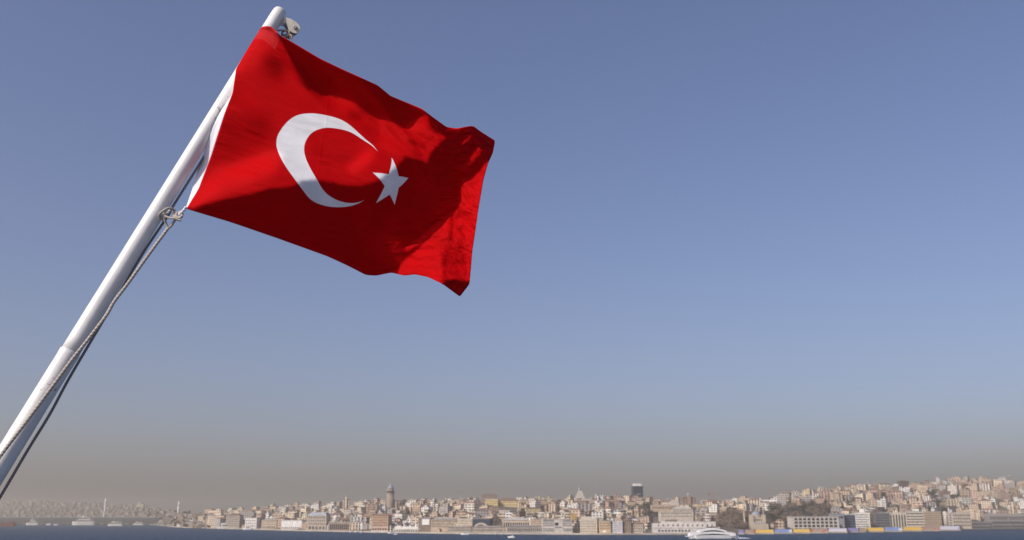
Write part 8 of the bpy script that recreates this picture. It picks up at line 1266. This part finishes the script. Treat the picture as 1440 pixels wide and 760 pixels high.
# flag
origin = Vector(cloth[0, 0])
flag = empty('flag', origin)
tag(flag, 'red flag with white crescent and star flying from the leaning white pole', 'flag')
verts = [Vector(cloth[j, i]) - origin for j in range(FLAG_ROWS) for i in range(FLAG_COLS)]
faces, uvs = [], []
for j in range(FLAG_ROWS - 1):
    for i in range(FLAG_COLS - 1):
        q = [(j, i), (j, i + 1), (j + 1, i + 1), (j + 1, i)]
        faces.append([a * FLAG_COLS + b for a, b in q])
        uvs.append([(1.5 * b / (FLAG_COLS - 1), a / (FLAG_ROWS - 1)) for a, b in q])
fo = mesh_obj('cloth', verts, faces, M['flag_cloth'], flag, True, uvs=uvs)
ss = fo.modifiers.new('smooth', 'SUBSURF'); ss.levels = ss.render_levels = 1
so = fo.modifiers.new('thick', 'SOLIDIFY'); so.thickness = 0.0012; so.offset = 0

# white hoist band of the flag
OUT = [(38, 368), (99, 333), (131, 316), (160, 305.5), (197, 292.5), (239, 277.5), (265, 270), (294, 260.5)]
hv, hf = [], []
NC = 5
for j in range(FLAG_ROWS):
    p = Vector(cloth[j, 0])
    q = p - Vector((0, 0, CAM_H))
    dep = q.y * CP + q.z * SP
    px, py = 720 + 1400 * q.x / dep, 380 - 1400 * (-q.y * SP + q.z * CP) / dep
    w = 1 - smoothstep(95, 178, py)      # 1: wrapped round the pole, 0: free of it
    pd = pole_near(p) - Vector((0, 0, CAM_H)); pdep = pd.y * CP + pd.z * SP
    ox = lerp_table(OUT, py)
    for c in range(NC):
        t = c / (NC - 1)
        free = near(px + (ox - px) * t, py + 1.5 * t, dep + 0.004 * math.sin(t * math.pi) + 0.012 * t)
        a = math.pi * t
        wrap = near(px + 0.8 * math.sin(a) + 6 * t, py + 0.4 * math.sin(a) + 3 * t, dep + (pdep + 0.05 - dep) * t)
        hv.append(free.lerp(wrap, w) - origin)
for j in range(FLAG_ROWS - 1):
    for c in range(NC - 1):
        hf.append([j * NC + c, j * NC + c + 1, (j + 1) * NC + c + 1, (j + 1) * NC + c])
ho = mesh_obj('hoist_band', hv, hf, M['hem_cloth'], flag, True)
so = ho.modifiers.new('thick', 'SOLIDIFY'); so.thickness = 0.003; so.offset = 0
so = ho.modifiers.new('smooth', 'SUBSURF'); so.levels = so.render_levels = 1

def frame_of(d):
    d = d.normalized(); a = Vector((0, 0, 1)) if abs(d.z) < 0.9 else Vector((1, 0, 0))
    x = d.cross(a).normalized(); return x, d.cross(x).normalized()

def tube_mesh(pts, rad, n=12, twist=0.0, lobes=0, amp=0.0, step=None, caps=True):
    """round bar or laid rope along pts; rad a number or one per point"""
    pts = [Vector(p) for p in pts]
    rads = rad if isinstance(rad, (list, tuple)) else [rad] * len(pts)
    if step:
        np_, nr = [], []
        for (a, b, ra, rb) in zip(pts, pts[1:], rads, rads[1:]):
            k = max(1, int((b - a).length / step))
            for i in range(k):
                np_.append(a.lerp(b, i / k)); nr.append(ra + (rb - ra) * i / k)
        np_.append(pts[-1]); nr.append(rads[-1]); pts, rads = np_, nr
    v, f = [], []
    x, y = frame_of(pts[1] - pts[0]); s = 0
    for i, p in enumerate(pts):
        d = (pts[min(i + 1, len(pts) - 1)] - pts[max(i - 1, 0)]).normalized()
        x = (x - d * x.dot(d)).normalized(); y = d.cross(x)
        if i: s += (p - pts[i - 1]).length
        for k in range(n):
            t = 2 * math.pi * k / n
            r = rads[i] * (1 + (amp * (abs(math.cos(lobes / 2 * (t - twist * s))) - 0.6) if lobes else 0))
            v.append(p + (x * math.cos(t) + y * math.sin(t)) * r)
    for i in range(len(pts) - 1):
        for k in range(n):
            f.append([i * n + k, i * n + (k + 1) % n, (i + 1) * n + (k + 1) % n, (i + 1) * n + k])
    if caps:
        f.append(list(range(n))[::-1]); f.append([(len(pts) - 1) * n + k for k in range(n)])
    return v, f

def smooth_path(pts, sub=8):
    out = []; P = [Vector(p) for p in pts]; n = len(P)
    for i in range(n - 1):
        p0, p1, p2, p3 = P[max(i - 1, 0)], P[i], P[i + 1], P[min(i + 2, n - 1)]
        for k in range(sub):
            t = k / sub
            out.append(0.5 * ((2 * p1) + (p2 - p0) * t + (2 * p0 - 5 * p1 + 4 * p2 - p3) * t * t + (3 * p1 - p0 - 3 * p2 + p3) * t ** 3))
    out.append(P[-1]); return out

# pole: upper spar, a sleeve joint and a thicker lower spar going down past the frame
pole = empty('flagpole', pole_at(2.0))
tag(pole, 'white painted flagpole leaning over the water with a small pulley at its tip', 'flagpole')
po = pole.location
JOINT = 0.815
prof = [(0.0, 0.017), (0.002, 0.0225), (0.006, 0.0262), (0.014, 0.0280), (0.05, 0.0284), (0.4, 0.0296), (JOINT, 0.0316)]
v, f = tube_mesh([pole_at(t) - po for t, r in prof], [r for t, r in prof], 32, step=0.05)
mesh_obj('upper_spar', v, f, M['pole_paint'], pole, True)
prof = [(JOINT - 0.002, 0.0330), (JOINT, 0.0345), (JOINT + 0.006, 0.0346), (JOINT + 0.012, 0.0338), (1.2, 0.0350), (2.0, 0.038)]
v, f = tube_mesh([pole_at(t) - po for t, r in prof], [r for t, r in prof], 32, step=0.05)
mesh_obj('lower_spar', v, f, M['pole_paint'], pole, True)

# pulley block at the tip
D0 = 3.99
def plate(name, outline, depth, thick, mat, parent, base, tilt=(0, 0)):
    """flat plate cut to a pixel outline at the given depth"""
    n = len(outline); v = []
    for dz in (0, thick):
        for (x, y) in outline: v.append(near(x, y, depth + dz + tilt[0] * (x - 412) + tilt[1] * (y - 38)) - base)
    f = [list(range(n))[::-1], list(range(n, 2 * n))] + [[i, (i + 1) % n, n + (i + 1) % n, n + i] for i in range(n)]
    o = mesh_obj(name, v, f, mat, parent)
    b = o.modifiers.new('edge', 'BEVEL'); b.width = 0.0012; b.segments = 2
    return o
def disc(cx, cy, r, n=22, a0=0, a1=360):
    return [(cx + r * math.cos(R(a0 + (a1 - a0) * i / n)), cy + r * math.sin(R(a0 + (a1 - a0) * i / n))) for i in range(n + (a1 - a0 < 360))]
pulley = empty('pulley', (0, 0, 0)); pulley.parent = pole
cheek = [(398, 28.3), (401, 26.4), (405.8, 25.7), (410, 27), (413.7, 29), (418, 31.8), (421.6, 35.5), (423.6, 38.6), (424.2, 42), (423, 45.8), (420.3, 48.7), (417.6, 49.6), (415, 49.3), (411.4, 48.2), (408.4, 46), (406.2, 43), (404.5, 39.5), (403.4, 36.4), (401.8, 34.2), (396.6, 33.5)]
cheek = [(404 + (x - 404) * .9, 31.5 + (y - 32) * .9) for x, y in cheek]
plate('cheek_plate', cheek, D0 - 0.012, 0.005, M['pulley_metal'], pulley, po)
plate('cheek_plate', [(x - 3.2, y + 3.6) for x, y in cheek], D0 + 0.022, 0.005, M['pulley_metal'], pulley, po)
plate('sheave', disc(411.6, 40.2, 6.9), D0 - 0.004, 0.022, M['sheave_reflected_red'], pulley, po)
plate('axle_bolt', disc(414.4, 38.4, 2.9, 6), D0 - 0.020, 0.010, M['bolt_metal'], pulley, po)
plate('bracket', [(390, 28), (396, 23), (405, 25), (405, 31), (398, 36), (391, 36)], D0 - 0.006, 0.013, M['pole_paint'], pulley, po)

# halyard: tail running up inside, pale fall, lashings at both flag corners
hal = empty('halyard', near(150, 440, 3.5))
tag(hal, 'twisted rope halyard running down the pole with a knot at the flag corner', 'rope')
hb = hal.location
def pole_depth(px, py):
    best, bd = None, 1e9
    for i in range(301):
        p = pole_at(-0.05 + 1.3 * i / 300) - Vector((0, 0, CAM_H)); d = p.y * CP + p.z * SP
        e = (720 + 1400 * p.x / d - px) ** 2 + (380 - 1400 * (-p.y * SP + p.z * CP) / d - py) ** 2
        if e < bd: bd, best = e, d
    return best
def rope(name, pts, rad, mat, sub=6):
    p = smooth_path([near(*q) - hb for q in pts], sub)
    v, f = tube_mesh(p, rad, 12, twist=2.6 / rad / 3, lobes=3, amp=0.5, step=0.0022)
    return mesh_obj(name, v, f, mat, hal, True)
dark = [(408, 50), (395, 62), (340, 140), (300, 199), (280, 232), (243.5, 290), (236, 304), (201.5, 356), (153, 438), (98.6, 530), (70.5, 582), (38, 635), (1, 698), (-49, 780)]
rope('shaded_line', [(x, y, pole_depth(x, y) + 0.012) for x, y in dark], 0.0044, M['rope_shaded'])
pale = [(236.5, 321), (207, 361), (180.5, 398), (159.5, 426), (150, 443), (125, 476), (97.6, 511), (66, 554), (37, 593), (0, 642), (-60, 725)]
rope('pale_line', [(x, y, pole_depth(x, y) - (0.030 if y < 330 else 0.036 if y < 400 else 0.046)) for x, y in pale], 0.0054, M['rope_pale'])
def z3(l, d0): return [(200 + x / 10.86, 270 + y / 10.86, d0 + dz) for x, y, dz in l]
KD = 3.67
KD = float((Vector(cloth[0, 0]) - Vector((0, 0, CAM_H))).y * CP + (Vector(cloth[0, 0]) - Vector((0, 0, CAM_H))).z * SP)
rope('knot', z3([(330, 435, .01), (285, 400, .0), (262, 345, -.01), (310, 298, -.016), (380, 256, -.012), (445, 256, .0), (492, 290, .01), (478, 350, .0), (505, 385, -.01), (570, 388, -.01), (612, 350, .0), (590, 312, .008), (540, 322, .004), (516, 360, -.008), (560, 402, -.016), (606, 372, -.012), (598, 330, -.002), (555, 318, .006)], KD), 0.0044, M['rope_pale'], 8)
rope('knot', z3([(430, 280, .008), (400, 320, .0), (350, 370, -.006), (345, 420, -.004), (365, 490, .0), (402, 548, .0), (445, 515, .004), (500, 432, .004), (545, 385, .0)], KD), 0.0042, M['rope_pale'], 8)
rope('knot', z3([(330, 330, .0), (355, 372, -.012), (430, 400, -.016), (500, 402, -.020), (545, 428, -.020), (595, 436, -.018)], KD), 0.0038, M['rope_pale'], 8)
rope('knot', z3([(670, 230, .0), (640, 275, -.002), (600, 315, -.006), (560, 350, -.006)], KD), 0.0048, M['hem_cloth'], 8)
def z7(l, d0): return [(340 + x / 7.6, y / 7.6, d0 + dz) for x, y, dz in l]
rope('knot', z7([(385, 330, 0), (430, 325, -.006), (470, 330, -.01), (495, 350, -.004), (470, 375, .004), (430, 365, .006), (440, 340, 0), (490, 325, -.006), (510, 350, -.01), (490, 385, -.006), (450, 395, 0)], D0), 0.0034, M['rope_pale'], 8)
rope('knot', z7([(470, 330, .006), (505, 365, .0), (525, 385, -.01), (505, 410, -.006), (480, 395, .004), (440, 380, .01), (420, 372, .008)], D0), 0.0034, M['rope_shaded'], 8)
rope('knot', z7([(500, 360, -.006), (530, 380, -.012), (540, 400, -.012), (522, 415, -.008), (500, 405, -.004)], D0), 0.0030, M['rope_pale'], 8)
